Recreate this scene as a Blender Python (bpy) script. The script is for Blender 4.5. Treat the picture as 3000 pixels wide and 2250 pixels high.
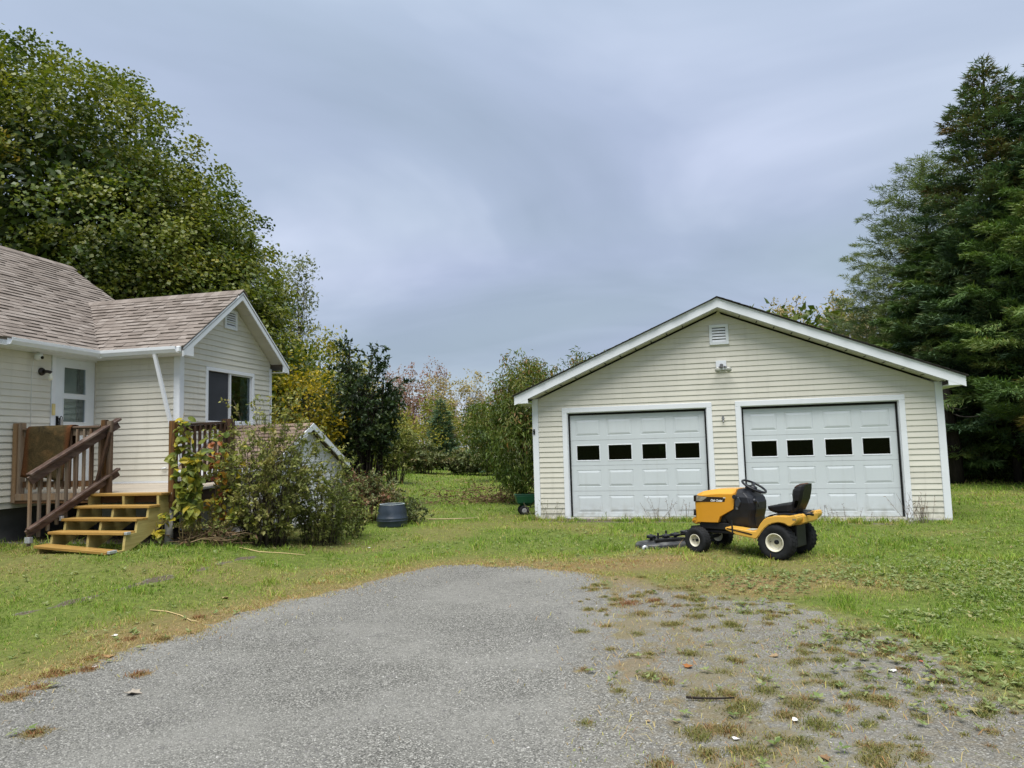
import bpy, bmesh, math, random
import numpy as np
from mathutils import Vector, Matrix

random.seed(11)
RNG = np.random.default_rng(11)
scene = bpy.context.scene
for o in list(bpy.data.objects):
    bpy.data.objects.remove(o)

# ---------------------------------------------------------------- camera
CAM_H, PITCH, ROLL, FPX = 1.468, 0.0864, -0.02755, 2080.0
cp, sp = math.cos(PITCH), math.sin(PITCH)
fw = Vector((0, cp, sp)); r0 = Vector((1, 0, 0)); u0 = Vector((0, -sp, cp))
rt = r0 * math.cos(ROLL) + u0 * math.sin(ROLL)
up = -r0 * math.sin(ROLL) + u0 * math.cos(ROLL)
cd = bpy.data.cameras.new('camera'); cam = bpy.data.objects.new('camera', cd)
scene.collection.objects.link(cam)
cd.sensor_width = 36; cd.sensor_fit = 'HORIZONTAL'; cd.lens = 36 * FPX / 3000
cd.clip_start = 0.1; cd.clip_end = 3000
mw = Matrix.Identity(4)
for i in range(3):
    mw[i][0] = rt[i]; mw[i][1] = up[i]; mw[i][2] = -fw[i]
mw[2][3] = CAM_H
cam.matrix_world = mw
scene.camera = cam

# ---------------------------------------------------------------- sky, sun, exposure
scene.view_settings.view_transform = 'Standard'
scene.view_settings.look = 'None'
scene.view_settings.gamma = 1.0
scene.view_settings.use_curve_mapping = False
EXPO = 2.0
scene.view_settings.exposure = EXPO
SUN_EL, SUN_AZ = math.radians(69), math.radians(190)      # azimuth clockwise from +Y
SUN_STRENGTH, SUN_ANGLE = 1.5, math.radians(50)
world = bpy.data.worlds.new('World'); scene.world = world; world.use_nodes = True
nt = world.node_tree; nt.nodes.clear()
def wn(t, **k):
    n = nt.nodes.new(t)
    for a, b in k.items(): setattr(n, a, b)
    return n
out = wn('ShaderNodeOutputWorld')
sky = wn('ShaderNodeTexSky'); sky.sky_type = 'NISHITA'; sky.sun_disc = False
sky.sun_elevation = SUN_EL; sky.sun_rotation = SUN_AZ
bg1 = wn('ShaderNodeBackground'); bg1.inputs['Strength'].default_value = 0.05
nt.links.new(sky.outputs[0], bg1.inputs['Color'])
tc = wn('ShaderNodeTexCoord')
sep = wn('ShaderNodeSeparateXYZ'); nt.links.new(tc.outputs['Generated'], sep.inputs[0])
def wmath(op, a, b=None):
    n = wn('ShaderNodeMath', operation=op)
    for i, s in enumerate((a, b)):
        if s is None: continue
        if isinstance(s, (int, float)): n.inputs[i].default_value = s
        else: nt.links.new(s, n.inputs[i])
    return n.outputs[0]
zz = wmath('ADD', wmath('MAXIMUM', sep.outputs[2], 0.0), 0.16)
cx = wmath('DIVIDE', sep.outputs[0], zz); cy = wmath('DIVIDE', sep.outputs[1], zz)
comb = wn('ShaderNodeCombineXYZ'); nt.links.new(cx, comb.inputs[0]); nt.links.new(cy, comb.inputs[1])
def wnoise(scale, detail, dist, off):
    mp = wn('ShaderNodeMapping'); mp.inputs['Location'].default_value = off
    nt.links.new(comb.outputs[0], mp.inputs[0])
    n = wn('ShaderNodeTexNoise'); n.inputs['Scale'].default_value = scale
    n.inputs['Detail'].default_value = detail; n.inputs['Distortion'].default_value = dist
    n.inputs['Roughness'].default_value = 0.5
    nt.links.new(mp.outputs[0], n.inputs['Vector']); return n.outputs['Fac']
n1 = wnoise(0.75, 5, 0.6, (3.1, 1.7, 0)); n2 = wnoise(1.1, 3, 0.7, (9.4, 4.2, 2)); n3 = wnoise(0.5, 2, 0.3, (2.2, 8.2, 5))
r1 = wn('ShaderNodeValToRGB'); nt.links.new(n1, r1.inputs[0])
r1.color_ramp.elements[0].position = 0.33; r1.color_ramp.elements[0].color = (0.365, 0.44, 0.575, 1)
r1.color_ramp.elements[1].position = 0.70; r1.color_ramp.elements[1].color = (0.63, 0.70, 0.88, 1)
e = r1.color_ramp.elements.new(0.5); e.color = (0.435, 0.51, 0.675, 1)
r2 = wn('ShaderNodeValToRGB'); nt.links.new(n2, r2.inputs[0])
r2.color_ramp.elements[0].position = 0.3; r2.color_ramp.elements[0].color = (0.95, 0.955, 0.965, 1)
r2.color_ramp.elements[1].position = 0.72; r2.color_ramp.elements[1].color = (1.07, 1.065, 1.05, 1)
r3 = wn('ShaderNodeValToRGB'); nt.links.new(n3, r3.inputs[0])
r3.color_ramp.elements[0].position = 0.35; r3.color_ramp.elements[0].color = (1.01, 0.985, 1.04, 1)
r3.color_ramp.elements[1].position = 0.65; r3.color_ramp.elements[1].color = (0.97, 1.01, 0.95, 1)
re = wn('ShaderNodeValToRGB'); nt.links.new(sep.outputs[2], re.inputs[0])
re.color_ramp.elements[0].position = 0.0; re.color_ramp.elements[0].color = (1.28, 1.24, 1.10, 1)
re.color_ramp.elements[1].position = 1.0; re.color_ramp.elements[1].color = (1.45, 1.45, 1.4, 1)
e = re.color_ramp.elements.new(0.12); e.color = (1.0, 1.0, 0.96, 1)
e = re.color_ramp.elements.new(0.45); e.color = (1.06, 1.06, 1.06, 1)
def wmul(a, b):
    m = wn('ShaderNodeMix', data_type='RGBA', blend_type='MULTIPLY'); m.inputs[0].default_value = 1
    nt.links.new(a, m.inputs[6]); nt.links.new(b, m.inputs[7]); return m.outputs[2]
bg2 = wn('ShaderNodeBackground'); bg2.inputs['Strength'].default_value = 1.0 / 2 ** EXPO
nt.links.new(wmul(wmul(wmul(r1.outputs[0], r2.outputs[0]), r3.outputs[0]), re.outputs[0]), bg2.inputs['Color'])
ms = wn('ShaderNodeMixShader'); ms.inputs[0].default_value = 0.93
nt.links.new(bg1.outputs[0], ms.inputs[1]); nt.links.new(bg2.outputs[0], ms.inputs[2])
nt.links.new(ms.outputs[0], out.inputs['Surface'])
sl = bpy.data.lights.new('sun', 'SUN'); so = bpy.data.objects.new('sun', sl); scene.collection.objects.link(so)
sl.energy = SUN_STRENGTH; sl.angle = SUN_ANGLE; sl.color = (1.0, 0.97, 0.93)
sd = Vector((math.sin(SUN_AZ) * math.cos(SUN_EL), math.cos(SUN_AZ) * math.cos(SUN_EL), math.sin(SUN_EL)))
so.rotation_euler = sd.to_track_quat('Z', 'Y').to_euler(); so.location = (0, -20, 30)

# ---------------------------------------------------------------- helpers
COL = scene.collection
def mesh_obj(name, me, mat=None, parent=None):
    o = bpy.data.objects.new(name, me); COL.objects.link(o)
    if mat is not None and len(me.materials) == 0: me.materials.append(mat)
    if parent is not None: o.parent = parent
    return o
def tag(o, label, cat, group=None, kind=None):
    o['label'] = label; o['category'] = cat
    if group: o['group'] = group
    if kind: o['kind'] = kind
    return o
def empty(name, loc, rz=0.0):
    o = bpy.data.objects.new(name, None); COL.objects.link(o)
    o.location = loc; o.rotation_euler = (0, 0, rz); o.empty_display_size = 0.2
    return o
def copy_tree(o, parent=None):
    c = o.copy(); COL.objects.link(c); c.parent = parent
    for ch in list(o.children): copy_tree(ch, c)
    return c

class MB:
    """collects faces; build() makes one mesh object"""
    def __init__(s): s.v = []; s.f = []; s.sm = []
    def add(s, vs, fs, smooth=False):
        b = len(s.v); s.v += [tuple(map(float, p)) for p in vs]
        s.f += [tuple(b + i for i in f) for f in fs]; s.sm += [smooth] * len(fs)
    def box(s, x0, x1, y0, y1, z0, z1):
        s.add([(x0,y0,z0),(x1,y0,z0),(x1,y1,z0),(x0,y1,z0),(x0,y0,z1),(x1,y0,z1),(x1,y1,z1),(x0,y1,z1)],
              [(0,3,2,1),(4,5,6,7),(0,1,5,4),(1,2,6,5),(2,3,7,6),(3,0,4,7)])
    def bar(s, a, b, w, h, upv=(0,0,1)):
        """rectangular bar from a to b: width w sideways, h along up"""
        a = Vector(a); b = Vector(b); d = (b - a).normalized(); U = Vector(upv)
        side = d.cross(U)
        if side.length < 1e-5: side = d.cross(Vector((1, 0, 0)))
        side.normalize(); U = side.cross(d).normalized()
        vs = []
        for p in (a, b):
            for sx, sy in ((-1,-1),(1,-1),(1,1),(-1,1)):
                vs.append(p + side * (sx * w / 2) + U * (sy * h / 2))
        s.add(vs, [(3,2,1,0),(4,5,6,7),(0,1,5,4),(1,2,6,5),(2,3,7,6),(3,0,4,7)])
    def prism(s, poly, d, axis='y', smooth=False):
        """poly of 2-D points extruded: axis y -> poly in xz from y=d0 to d1 ; z -> poly in xy ; x -> poly in yz"""
        d0, d1 = d; n = len(poly)
        def P(p, q):
            return {'y': (p[0], q, p[1]), 'z': (p[0], p[1], q), 'x': (q, p[0], p[1])}[axis]
        vs = [P(p, d0) for p in poly] + [P(p, d1) for p in poly]
        fs = [tuple(range(n)), tuple(range(2 * n - 1, n - 1, -1))]
        fs += [(i, i + n, (i + 1) % n + n, (i + 1) % n) for i in range(n)]
        s.add(vs, fs, smooth)
    def tube(s, pts, rad, n=6, cap=True, smooth=True):
        pts = [Vector(p) for p in pts]
        if isinstance(rad, (int, float)): rad = [rad] * len(pts)
        ref = None; rings = []
        for i, p in enumerate(pts):
            d = (pts[min(i + 1, len(pts) - 1)] - pts[max(i - 1, 0)])
            d = d.normalized() if d.length > 1e-9 else Vector((0, 0, 1))
            if ref is None: ref = d.orthogonal().normalized()
            ref = (ref - d * ref.dot(d))
            ref = ref.normalized() if ref.length > 1e-6 else d.orthogonal().normalized()
            b = d.cross(ref)
            rings.append([p + (ref * math.cos(2 * math.pi * k / n) + b * math.sin(2 * math.pi * k / n)) * rad[i] for k in range(n)])
        vs = [q for r in rings for q in r]; fs = []
        for i in range(len(pts) - 1):
            for k in range(n):
                fs.append((i*n+k, i*n+(k+1) % n, (i+1)*n+(k+1) % n, (i+1)*n+k))
        s.add(vs, fs, smooth)
        if cap:
            b = len(s.v) - len(vs)
            s.f += [tuple(b + k for k in range(n - 1, -1, -1)), tuple(b + (len(pts)-1)*n + k for k in range(n))]
            s.sm += [False, False]
    def lathe(s, prof, n=24, M=None, smooth=True, closed=False):
        """prof [(r, h)] about local z, optional matrix"""
        vs = []; m = len(prof)
        for k in range(n):
            a = 2 * math.pi * k / n
            for r, h in prof:
                p = Vector((r * math.cos(a), r * math.sin(a), h)); vs.append(M @ p if M else p)
        fs = []
        for k in range(n):
            k2 = (k + 1) % n
            for i in range(m - 1 if not closed else m):
                j = (i + 1) % m
                fs.append((k*m+i, k2*m+i, k2*m+j, k*m+j))
        s.add(vs, fs, smooth)
    def build(s, name, mat, parent=None, bevel=0, seg=2, fix=True):
        me = bpy.data.meshes.new(name); me.from_pydata(s.v, [], s.f); me.update()
        if fix or bevel:
            bm = bmesh.new(); bm.from_mesh(me)
            for f, q in zip(bm.faces, s.sm): f.smooth = q
            bmesh.ops.recalc_face_normals(bm, faces=bm.faces)
            if bevel:
                es = [e for e in bm.edges if len(e.link_faces) == 2 and e.calc_face_angle(0) > 0.6]
                bmesh.ops.bevel(bm, geom=es, offset=bevel, segments=seg, affect='EDGES', clamp_overlap=True)
            bm.to_mesh(me); bm.free()
        return mesh_obj(name, me, mat, parent)

def np_mesh(name, V, F, mat, parent=None, attrs=None, smooth=False):
    """V (n,3), F (m,3) triangles"""
    me = bpy.data.meshes.new(name)
    V = np.asarray(V, np.float32); F = np.asarray(F, np.int32)
    me.vertices.add(len(V)); me.vertices.foreach_set('co', V.ravel())
    me.loops.add(F.size); me.loops.foreach_set('vertex_index', F.ravel())
    me.polygons.add(len(F)); me.polygons.foreach_set('loop_start', np.arange(0, F.size, F.shape[1], dtype=np.int32))
    if smooth: me.polygons.foreach_set('use_smooth', np.ones(len(F), bool))
    for k, a in (attrs or {}).items():
        at = me.attributes.new(k, 'FLOAT', 'POINT'); at.data.foreach_set('value', np.asarray(a, np.float32))
    me.update(calc_edges=True)
    return mesh_obj(name, me, mat, parent)

# value noise, vectorised
def _h(ix, iy, seed):
    n = (ix.astype(np.int64) * 374761393 + iy.astype(np.int64) * 668265263 + seed * 2147483647) & 0xffffffff
    n = ((n ^ (n >> 13)) * 1274126177) & 0xffffffff
    return ((n ^ (n >> 16)) & 0xffff) / 65535.0
def vnoise(x, y, seed=0):
    x = np.asarray(x, float); y = np.asarray(y, float)
    ix = np.floor(x); iy = np.floor(y); fx = x - ix; fy = y - iy
    fx = fx * fx * (3 - 2 * fx); fy = fy * fy * (3 - 2 * fy)
    a = _h(ix, iy, seed); b = _h(ix + 1, iy, seed); c = _h(ix, iy + 1, seed); d = _h(ix + 1, iy + 1, seed)
    return (a * (1 - fx) + b * fx) * (1 - fy) + (c * (1 - fx) + d * fx) * fy
def fbm(x, y, seed=0, o=3):
    s = 0; a = 0.5; t = 0
    for i in range(o):
        s = s + a * vnoise(np.asarray(x) * 2 ** i, np.asarray(y) * 2 ** i, seed + i * 7); t += a; a *= 0.5
    return s / t
def sstep(a, b, x):
    t = np.clip((np.asarray(x, float) - a) / (b - a), 0, 1); return t * t * (3 - 2 * t)

# ---------------------------------------------------------------- materials
class NB:
    def __init__(s, name):
        s.m = bpy.data.materials.new(name); s.m.use_nodes = True; s.t = s.m.node_tree; s.t.nodes.clear()
        s.o = s.n('ShaderNodeOutputMaterial')
    def n(s, ty, **k):
        q = s.t.nodes.new(ty)
        for a, b in k.items(): setattr(q, a, b)
        return q
    def l(s, a, b): s.t.links.new(a, b)
    def coord(s, which='Object', scale=(1,1,1)):
        c = s.n('ShaderNodeTexCoord'); m = s.n('ShaderNodeMapping'); m.inputs['Scale'].default_value = scale
        s.l(c.outputs[which], m.inputs[0]); return m.outputs[0]
    def noise(s, vec, scale, detail=3, rough=0.55, dist=0):
        q = s.n('ShaderNodeTexNoise'); q.inputs['Scale'].default_value = scale; q.inputs['Detail'].default_value = detail
        q.inputs['Roughness'].default_value = rough; q.inputs['Distortion'].default_value = dist
        if vec is not None: s.l(vec, q.inputs['Vector'])
        return q.outputs['Fac']
    def ramp(s, fac, stops, interp='LINEAR'):
        q = s.n('ShaderNodeValToRGB'); cr = q.color_ramp; cr.interpolation = interp
        while len(cr.elements) < len(stops): cr.elements.new(0.5)
        for el, (p, c) in zip(cr.elements, stops):
            el.position = p; el.color = (c[0], c[1], c[2], 1) if not isinstance(c, (int, float)) else (c, c, c, 1)
        s.l(fac, q.inputs[0]); return q.outputs[0]
    def mix(s, fac, a, b, mode='MIX'):
        q = s.n('ShaderNodeMix', data_type='RGBA', blend_type=mode)
        for i, v in ((0, fac), (6, a), (7, b)):
            if isinstance(v, (int, float)): q.inputs[i].default_value = v
            elif isinstance(v, tuple): q.inputs[i].default_value = (v[0], v[1], v[2], 1)
            else: s.l(v, q.inputs[i])
        return q.outputs[2]
    def math(s, op, a, b=0.0):
        q = s.n('ShaderNodeMath', operation=op)
        for i, v in enumerate((a, b)):
            if isinstance(v, (int, float)): q.inputs[i].default_value = v
            else: s.l(v, q.inputs[i])
        return q.outputs[0]
    def attr(s, name):
        q = s.n('ShaderNodeAttribute'); q.attribute_name = name; return q.outputs['Fac']
    def rand(s):
        return s.n('ShaderNodeObjectInfo').outputs['Random']
    def bump(s, h, strength=0.3, dist=0.01):
        q = s.n('ShaderNodeBump'); q.inputs['Strength'].default_value = strength; q.inputs['Distance'].default_value = dist
        s.l(h, q.inputs['Height']); return q.outputs[0]
    def bsdf(s, col, rough=0.6, spec=0.3, metal=0.0, normal=None, trans=None, **k):
        q = s.n('ShaderNodeBsdfPrincipled')
        for nm, v in (('Base Color', col), ('Roughness', rough), ('Specular IOR Level', spec), ('Metallic', metal)):
            if isinstance(v, tuple): q.inputs[nm].default_value = (v[0], v[1], v[2], 1)
            elif isinstance(v, (int, float)): q.inputs[nm].default_value = v
            else: s.l(v, q.inputs[nm])
        for nm, v in k.items(): q.inputs[nm].default_value = v
        if normal is not None: s.l(normal, q.inputs['Normal'])
        return q.outputs[0]
    def done(s, sh): s.l(sh, s.o.inputs['Surface']); return s.m

def simple(name, c, rough=0.6, spec=0.3, var=0.12, scale=4.0, bump=0.0, bscale=60, metal=0.0, orand=0.0, stretch=(1,1,1), dirt=None, **k):
    b = NB(name); v = b.coord('Object', stretch)
    f = b.noise(v, scale, 4)
    lo = tuple(x * (1 - var) for x in c); hi = tuple(min(1, x * (1 + var)) for x in c)
    col = b.ramp(f, [(0.3, lo), (0.7, hi)])
    if orand:
        col = b.mix(1.0, col, b.ramp(b.rand(), [(0, (1 - orand,) * 3), (1, (1 + orand,) * 3)]), 'MULTIPLY')
    if dirt:
        g = b.noise(v, dirt[1], 5, 0.65); col = b.mix(b.ramp(g, [(dirt[2], 0.0), (dirt[2] + 0.2, dirt[3])]), col, dirt[0])
    nrm = b.bump(b.noise(v, bscale, 3), bump, 0.01) if bump else None
    return b.done(b.bsdf(col, rough, spec, metal, nrm, **k))

def wood(name, c1, c2, rough=0.6, axis=0, orand=0.25, scale=1.0, c3=None):
    b = NB(name); st = [22 * scale] * 3; st[axis] = 1.6 * scale
    v = b.coord('Object', tuple(st))
    inf = b.n('ShaderNodeObjectInfo'); add = b.n('ShaderNodeVectorMath', operation='ADD'); b.l(v, add.inputs[0])
    cmb = b.n('ShaderNodeCombineXYZ'); rr = b.math('MULTIPLY', inf.outputs['Random'], 57.0)
    for i in range(3): b.l(rr, cmb.inputs[i])
    b.l(cmb.outputs[0], add.inputs[1])
    f = b.noise(add.outputs[0], 1.0, 5, 0.65, 0.6)
    col = b.ramp(f, [(0.28, c1), (0.68, c2)])
    if c3:
        g = b.noise(add.outputs[0], 0.28, 3); col = b.mix(b.ramp(g, [(0.5, 0.0), (0.66, 0.8)]), col, c3)
    col = b.mix(1.0, col, b.ramp(inf.outputs['Random'], [(0, (1 - orand,) * 3), (1, (1 + orand,) * 3)]), 'MULTIPLY')
    return b.done(b.bsdf(col, rough, 0.3, 0, b.bump(f, 0.5, 0.004)))

def leafmat(name, stops, rough=0.5, trans=0.3, spec=0.25):
    b = NB(name); col = b.ramp(b.attr('tint'), stops)
    pr = b.bsdf(col, rough, spec)
    if trans <= 0: return b.done(pr)
    tr = b.n('ShaderNodeBsdfTranslucent'); b.l(b.mix(1.0, col, (1.15, 1.25, 0.6), 'MULTIPLY'), tr.inputs[0])
    m = b.n('ShaderNodeMixShader'); m.inputs[0].default_value = trans
    b.l(pr, m.inputs[1]); b.l(tr.outputs[0], m.inputs[2]); return b.done(m.outputs[0])

def glassmat(name, tint=(0.6, 0.65, 0.65), refl=1.0):
    b = NB(name)
    t = b.n('ShaderNodeBsdfTransparent'); t.inputs[0].default_value = (*tint, 1)
    g = b.n('ShaderNodeBsdfGlossy'); g.inputs['Roughness'].default_value = 0.02; g.inputs[0].default_value = (0.9, 0.95, 1, 1)
    fr = b.n('ShaderNodeFresnel'); fr.inputs[0].default_value = 1.5
    m = b.n('ShaderNodeMixShader'); b.l(b.math('MULTIPLY', fr.outputs[0], refl), m.inputs[0])
    b.l(t.outputs[0], m.inputs[1]); b.l(g.outputs[0], m.inputs[2]); return b.done(m.outputs[0])

CREAM = (0.59, 0.57, 0.487)
def sidingmat():
    b = NB('vinyl_siding_cream'); v = b.coord('Object'); f = b.noise(v, 1.2, 4); g = b.noise(v, 1.1, 5, 0.65); st = b.noise(b.coord('Object', (9, 9, 0.8)), 1.0, 4)
    col = b.ramp(f, [(0.3, tuple(x * 0.95 for x in CREAM)), (0.7, tuple(x * 1.05 for x in CREAM))])
    col = b.mix(1.0, col, b.ramp(b.rand(), [(0, (0.96,) * 3), (1, (1.04,) * 3)]), 'MULTIPLY')
    col = b.mix(b.ramp(g, [(0.55, 0.0), (0.75, 0.22)]), col, (0.36, 0.36, 0.29))
    col = b.mix(b.ramp(st, [(0.52, 0.0), (0.75, 0.20)]), col, (0.33, 0.32, 0.26))
    sx = b.n('ShaderNodeSeparateXYZ'); b.l(v, sx.inputs[0])
    spl = b.math('MULTIPLY', b.ramp(sx.outputs[2], [(0.0, 1.0), (0.38, 0.0)]), b.ramp(b.noise(v, 7, 4), [(0.35, 0.0), (0.7, 0.75)]))
    col = b.mix(spl, col, (0.20, 0.19, 0.13))
    return b.done(b.bsdf(col, 0.45, 0.35, 0, b.bump(b.noise(b.coord('Object', (1, 1, 6)), 1.6, 2), 0.08, 0.02)))
M_SIDING = sidingmat()
M_WHITE = simple('white_vinyl_trim', (0.69, 0.715, 0.735), 0.4, 0.4, 0.04, 2.0, dirt=((0.45, 0.46, 0.44), 3.0, 0.6, 0.3))
M_SOFFIT = simple('soffit_vinyl', (0.52, 0.51, 0.45), 0.5, 0.3, 0.06, 3)
def gdoormat():
    b = NB('garage_door_paint'); v = b.coord('Object'); c = (0.545, 0.585, 0.595)
    col = b.ramp(b.noise(v, 1.5, 4), [(0.3, tuple(x * 0.96 for x in c)), (0.7, tuple(x * 1.03 for x in c))])
    col = b.mix(b.ramp(b.noise(b.coord('Object', (11, 11, 0.9)), 1.0, 4), [(0.54, 0.0), (0.78, 0.16)]), col, (0.33, 0.33, 0.29))
    sx = b.n('ShaderNodeSeparateXYZ'); b.l(v, sx.inputs[0])
    spl = b.math('MULTIPLY', b.ramp(sx.outputs[2], [(0.0, 1.0), (0.30, 0.0)]), b.ramp(b.noise(v, 8, 4), [(0.38, 0.0), (0.72, 0.6)]))
    col = b.mix(spl, col, (0.24, 0.22, 0.16))
    return b.done(b.bsdf(col, 0.38, 0.4, 0, b.bump(b.noise(v, 140, 3), 0.04, 0.01)))
M_GDOOR = gdoormat()
M_BLACK = simple('black_rubber_seal', (0.012, 0.012, 0.012), 0.7, 0.2)
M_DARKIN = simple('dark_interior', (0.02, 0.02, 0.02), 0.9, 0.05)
M_CONC = simple('weathered_concrete', (0.36, 0.35, 0.32), 0.85, 0.2, 0.25, 8, 0.3, 40)
M_SHED = simple('white_shed_siding', (0.70, 0.70, 0.69), 0.5, 0.3, 0.06, 2.0, orand=0.05, dirt=((0.42, 0.43, 0.38), 1.6, 0.52, 0.4))
def shinglemat(name, cols):
    b = NB(name); v = b.coord('Object')
    fine = b.noise(v, 260, 2); med = b.noise(v, 7, 3)
    col = b.ramp(b.rand(), cols)
    col = b.mix(1.0, col, b.ramp(fine, [(0.3, 0.72), (0.7, 1.3)]), 'MULTIPLY')
    col = b.mix(1.0, col, b.ramp(med, [(0.3, 0.88), (0.7, 1.12)]), 'MULTIPLY')
    return b.done(b.bsdf(col, 0.9, 0.15, 0, b.bump(fine, 0.5, 0.003)))
M_SHINGLE = shinglemat('asphalt_shingle_tan', [(0, (0.150, 0.126, 0.108)), (0.3, (0.182, 0.154, 0.133)), (0.7, (0.205, 0.176, 0.153)), (1, (0.232, 0.202, 0.178))])
M_SHINGLE2 = shinglemat('asphalt_shingle_brown', [(0, (0.13, 0.095, 0.07)), (0.5, (0.20, 0.15, 0.11)), (1, (0.16, 0.12, 0.095))])
M_GLASS = glassmat('window_glass', (0.55, 0.60, 0.59), 0.8)
M_GLASSD = glassmat('dirty_dark_glass', (0.16, 0.18, 0.17), 0.35)
M_SCREEN = simple('insect_screen', (0.035, 0.038, 0.045), 0.55, 0.35, 0.15, 3, bump=0.2, bscale=600)
M_CURTAIN = simple('lace_curtain', (0.50, 0.54, 0.50), 0.9, 0.1, 0.08, 9)
def shinglestuff():
    b = NB('asphalt_shingle_row'); v = b.coord('Object')
    fine = b.noise(v, 260, 2); at = b.attr('tint')
    col = b.ramp(at, [(0, (0.150, 0.126, 0.108)), (0.3, (0.182, 0.154, 0.133)), (0.7, (0.205, 0.176, 0.153)), (1, (0.232, 0.202, 0.178))])
    col = b.mix(1.0, col, b.ramp(fine, [(0.3, 0.72), (0.7, 1.3)]), 'MULTIPLY')
    return b.done(b.bsdf(col, 0.9, 0.15, 0, b.bump(fine, 0.5, 0.003)))
M_SHINGLE_T = shinglestuff()
# ---------------------------------------------------------------- frames
HC = Vector((-5.728, 12.170, 0)); HA = -0.21565          # house: outer corner of the gable bump-out
GC = Vector((0.4165, 14.393, 0)); GA = -0.25739          # garage: front left corner
def HW(s, t, z=0.0):
    return Vector((HC.x + s * math.cos(HA) - t * math.sin(HA), HC.y + s * math.sin(HA) + t * math.cos(HA), z))
def GW(s, t, z=0.0):
    return Vector((GC.x + s * math.cos(GA) - t * math.sin(GA), GC.y + s * math.sin(GA) + t * math.cos(GA), z))
def to_h(x, y):
    dx = x - HC.x; dy = y - HC.y
    return dx * math.cos(HA) + dy * math.sin(HA), -dx * math.sin(HA) + dy * math.cos(HA)
def to_g(x, y):
    dx = x - GC.x; dy = y - GC.y
    return dx * math.cos(GA) + dy * math.sin(GA), -dx * math.sin(GA) + dy * math.cos(GA)
GW_W, GW_D = 7.39, 7.3

# ---------------------------------------------------------------- ground
def gz(x, y):
    x = np.asarray(x, float); y = np.asarray(y, float)
    z = -0.07 + 0.27 * sstep(-2.2, -5.2, x) * sstep(6.5, 9.6, y)
    z = z + 0.06 * sstep(11.0, 14.0, y) * (1 - sstep(-2.2, -5.2, x))
    z = z + 0.05 * (fbm(x * 0.35, y * 0.35, 3) - 0.5) * sstep(2.0, 5.0, np.abs(y - 12))
    return z
GRAV = np.array([(-3.42,4.82),(-3.33,5.14),(-3.18,5.44),(-3.05,5.86),(-2.74,6.25),(-2.69,6.81),(-2.48,7.48),(-2.08,7.77),(-1.69,8.3),(-1.35,8.9),(-1.12,9.3),(-.7,9.4),(-.1,9.3),(.48,9.0),(1.0,8.5),(1.02,7.5),(.92,6.5),(.68,5.5),(.58,4.7),(.58,4.1),(.75,3.5),(1.0,0.0),(1.0,-8.0),(-5.0,-8.0),(-4.6,0.0),(-4.1,3.4)])
PATCH = np.array([(0.9,8.5),(1.35,8.15),(1.8,7.6),(2.4,7.0),(2.85,6.2),(3.0,5.4),(2.95,4.4),(3.3,3.0),(3.6,0.0),(3.8,-8.0),(0.3,-8.0),(0.3,4.0)])
def sdist(poly, x, y):
    """positive inside"""
    x = np.asarray(x, float); y = np.asarray(y, float)
    d = np.full(x.shape, 1e9); inside = np.zeros(x.shape, bool); n = len(poly)
    for i in range(n):
        ax, ay = poly[i]; bx, by = poly[(i + 1) % n]
        ex, ey = bx - ax, by - ay; t = np.clip(((x - ax) * ex + (y - ay) * ey) / (ex * ex + ey * ey), 0, 1)
        d = np.minimum(d, np.hypot(x - ax - t * ex, y - ay - t * ey))
        c = ((ay > y) != (by > y)) & (x < (bx - ax) * (y - ay) / (by - ay + 1e-12) + ax)
        inside ^= c
    return np.where(inside, d, -d)
def px(u_, v_, z=-0.06):      # a photograph point carried to the ground
    d = fw + rt * ((u_ - 1500) / FPX) - up * ((v_ - 1125) / FPX); t = (z - CAM_H) / d.z; return d.x * t, d.y * t
_r = np.random.default_rng(5); TUFTS = []
for (a_, b_) in [(500,950),(610,935),(460,1330),(600,1265),(670,1280),(790,1510),(860,1490),(945,1500),(1140,1530),(1255,1550),(1020,1390),(980,1410),(1270,1370),(1190,1430),(1325,1470),(1100,1330),(840,1600),(980,1590),(1060,1590),(1600,1640),(645,1650),(540,1085),(790,1010),(770,1170),(980,1200),(1110,1040),(1490,1180),(1600,1180),(950,1050),(680,1045),(820,1345),(930,1335),(1640,1560),(1580,1600),(1230,1390),(1540,1560),(1400,1160),(1660,1150),(560,1000),(800,930)]:
    q = px(1500 + a_ * 0.678, 1125 + b_ * 0.678); TUFTS.append((q[0], q[1], _r.uniform(0.06, 0.13), _r.uniform(0.42, 0.72)))
TUFTS[0] = (*TUFTS[0][:3], 0.95); TUFTS[1] = (*TUFTS[1][:3], 0.93)
_c = np.stack([_r.uniform(0.3, 3.5, 1500), _r.uniform(2.4, 8.7, 1500)], 1)
_in = sdist(PATCH, _c[:, 0], _c[:, 1]) > -0.1
_p = (0.10 + 0.42 * sstep(0.9, 2.8, _c[:, 0]) + 0.40 * sstep(5.6, 8.0, _c[:, 1])) * sstep(0.30, 0.62, fbm(_c[:, 0] * 1.4, _c[:, 1] * 1.4, 88))
for q in _c[_in & (_r.random(1500) < _p)]: TUFTS.append((q[0], q[1], _r.uniform(0.025, 0.085), _r.uniform(0.35, 0.75)))
for (a_, b_) in [(150,1510),(60,1350),(170,1310),(400,1180),(380,1230),(600,1250),(240,1250),(700,1100),(560,1100),(860,1010)]:
    q = px(a_ * 0.678, 1125 + b_ * 0.678); TUFTS.append((q[0], q[1], _r.uniform(0.07, 0.13), _r.uniform(0.75, 0.95)))
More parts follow.
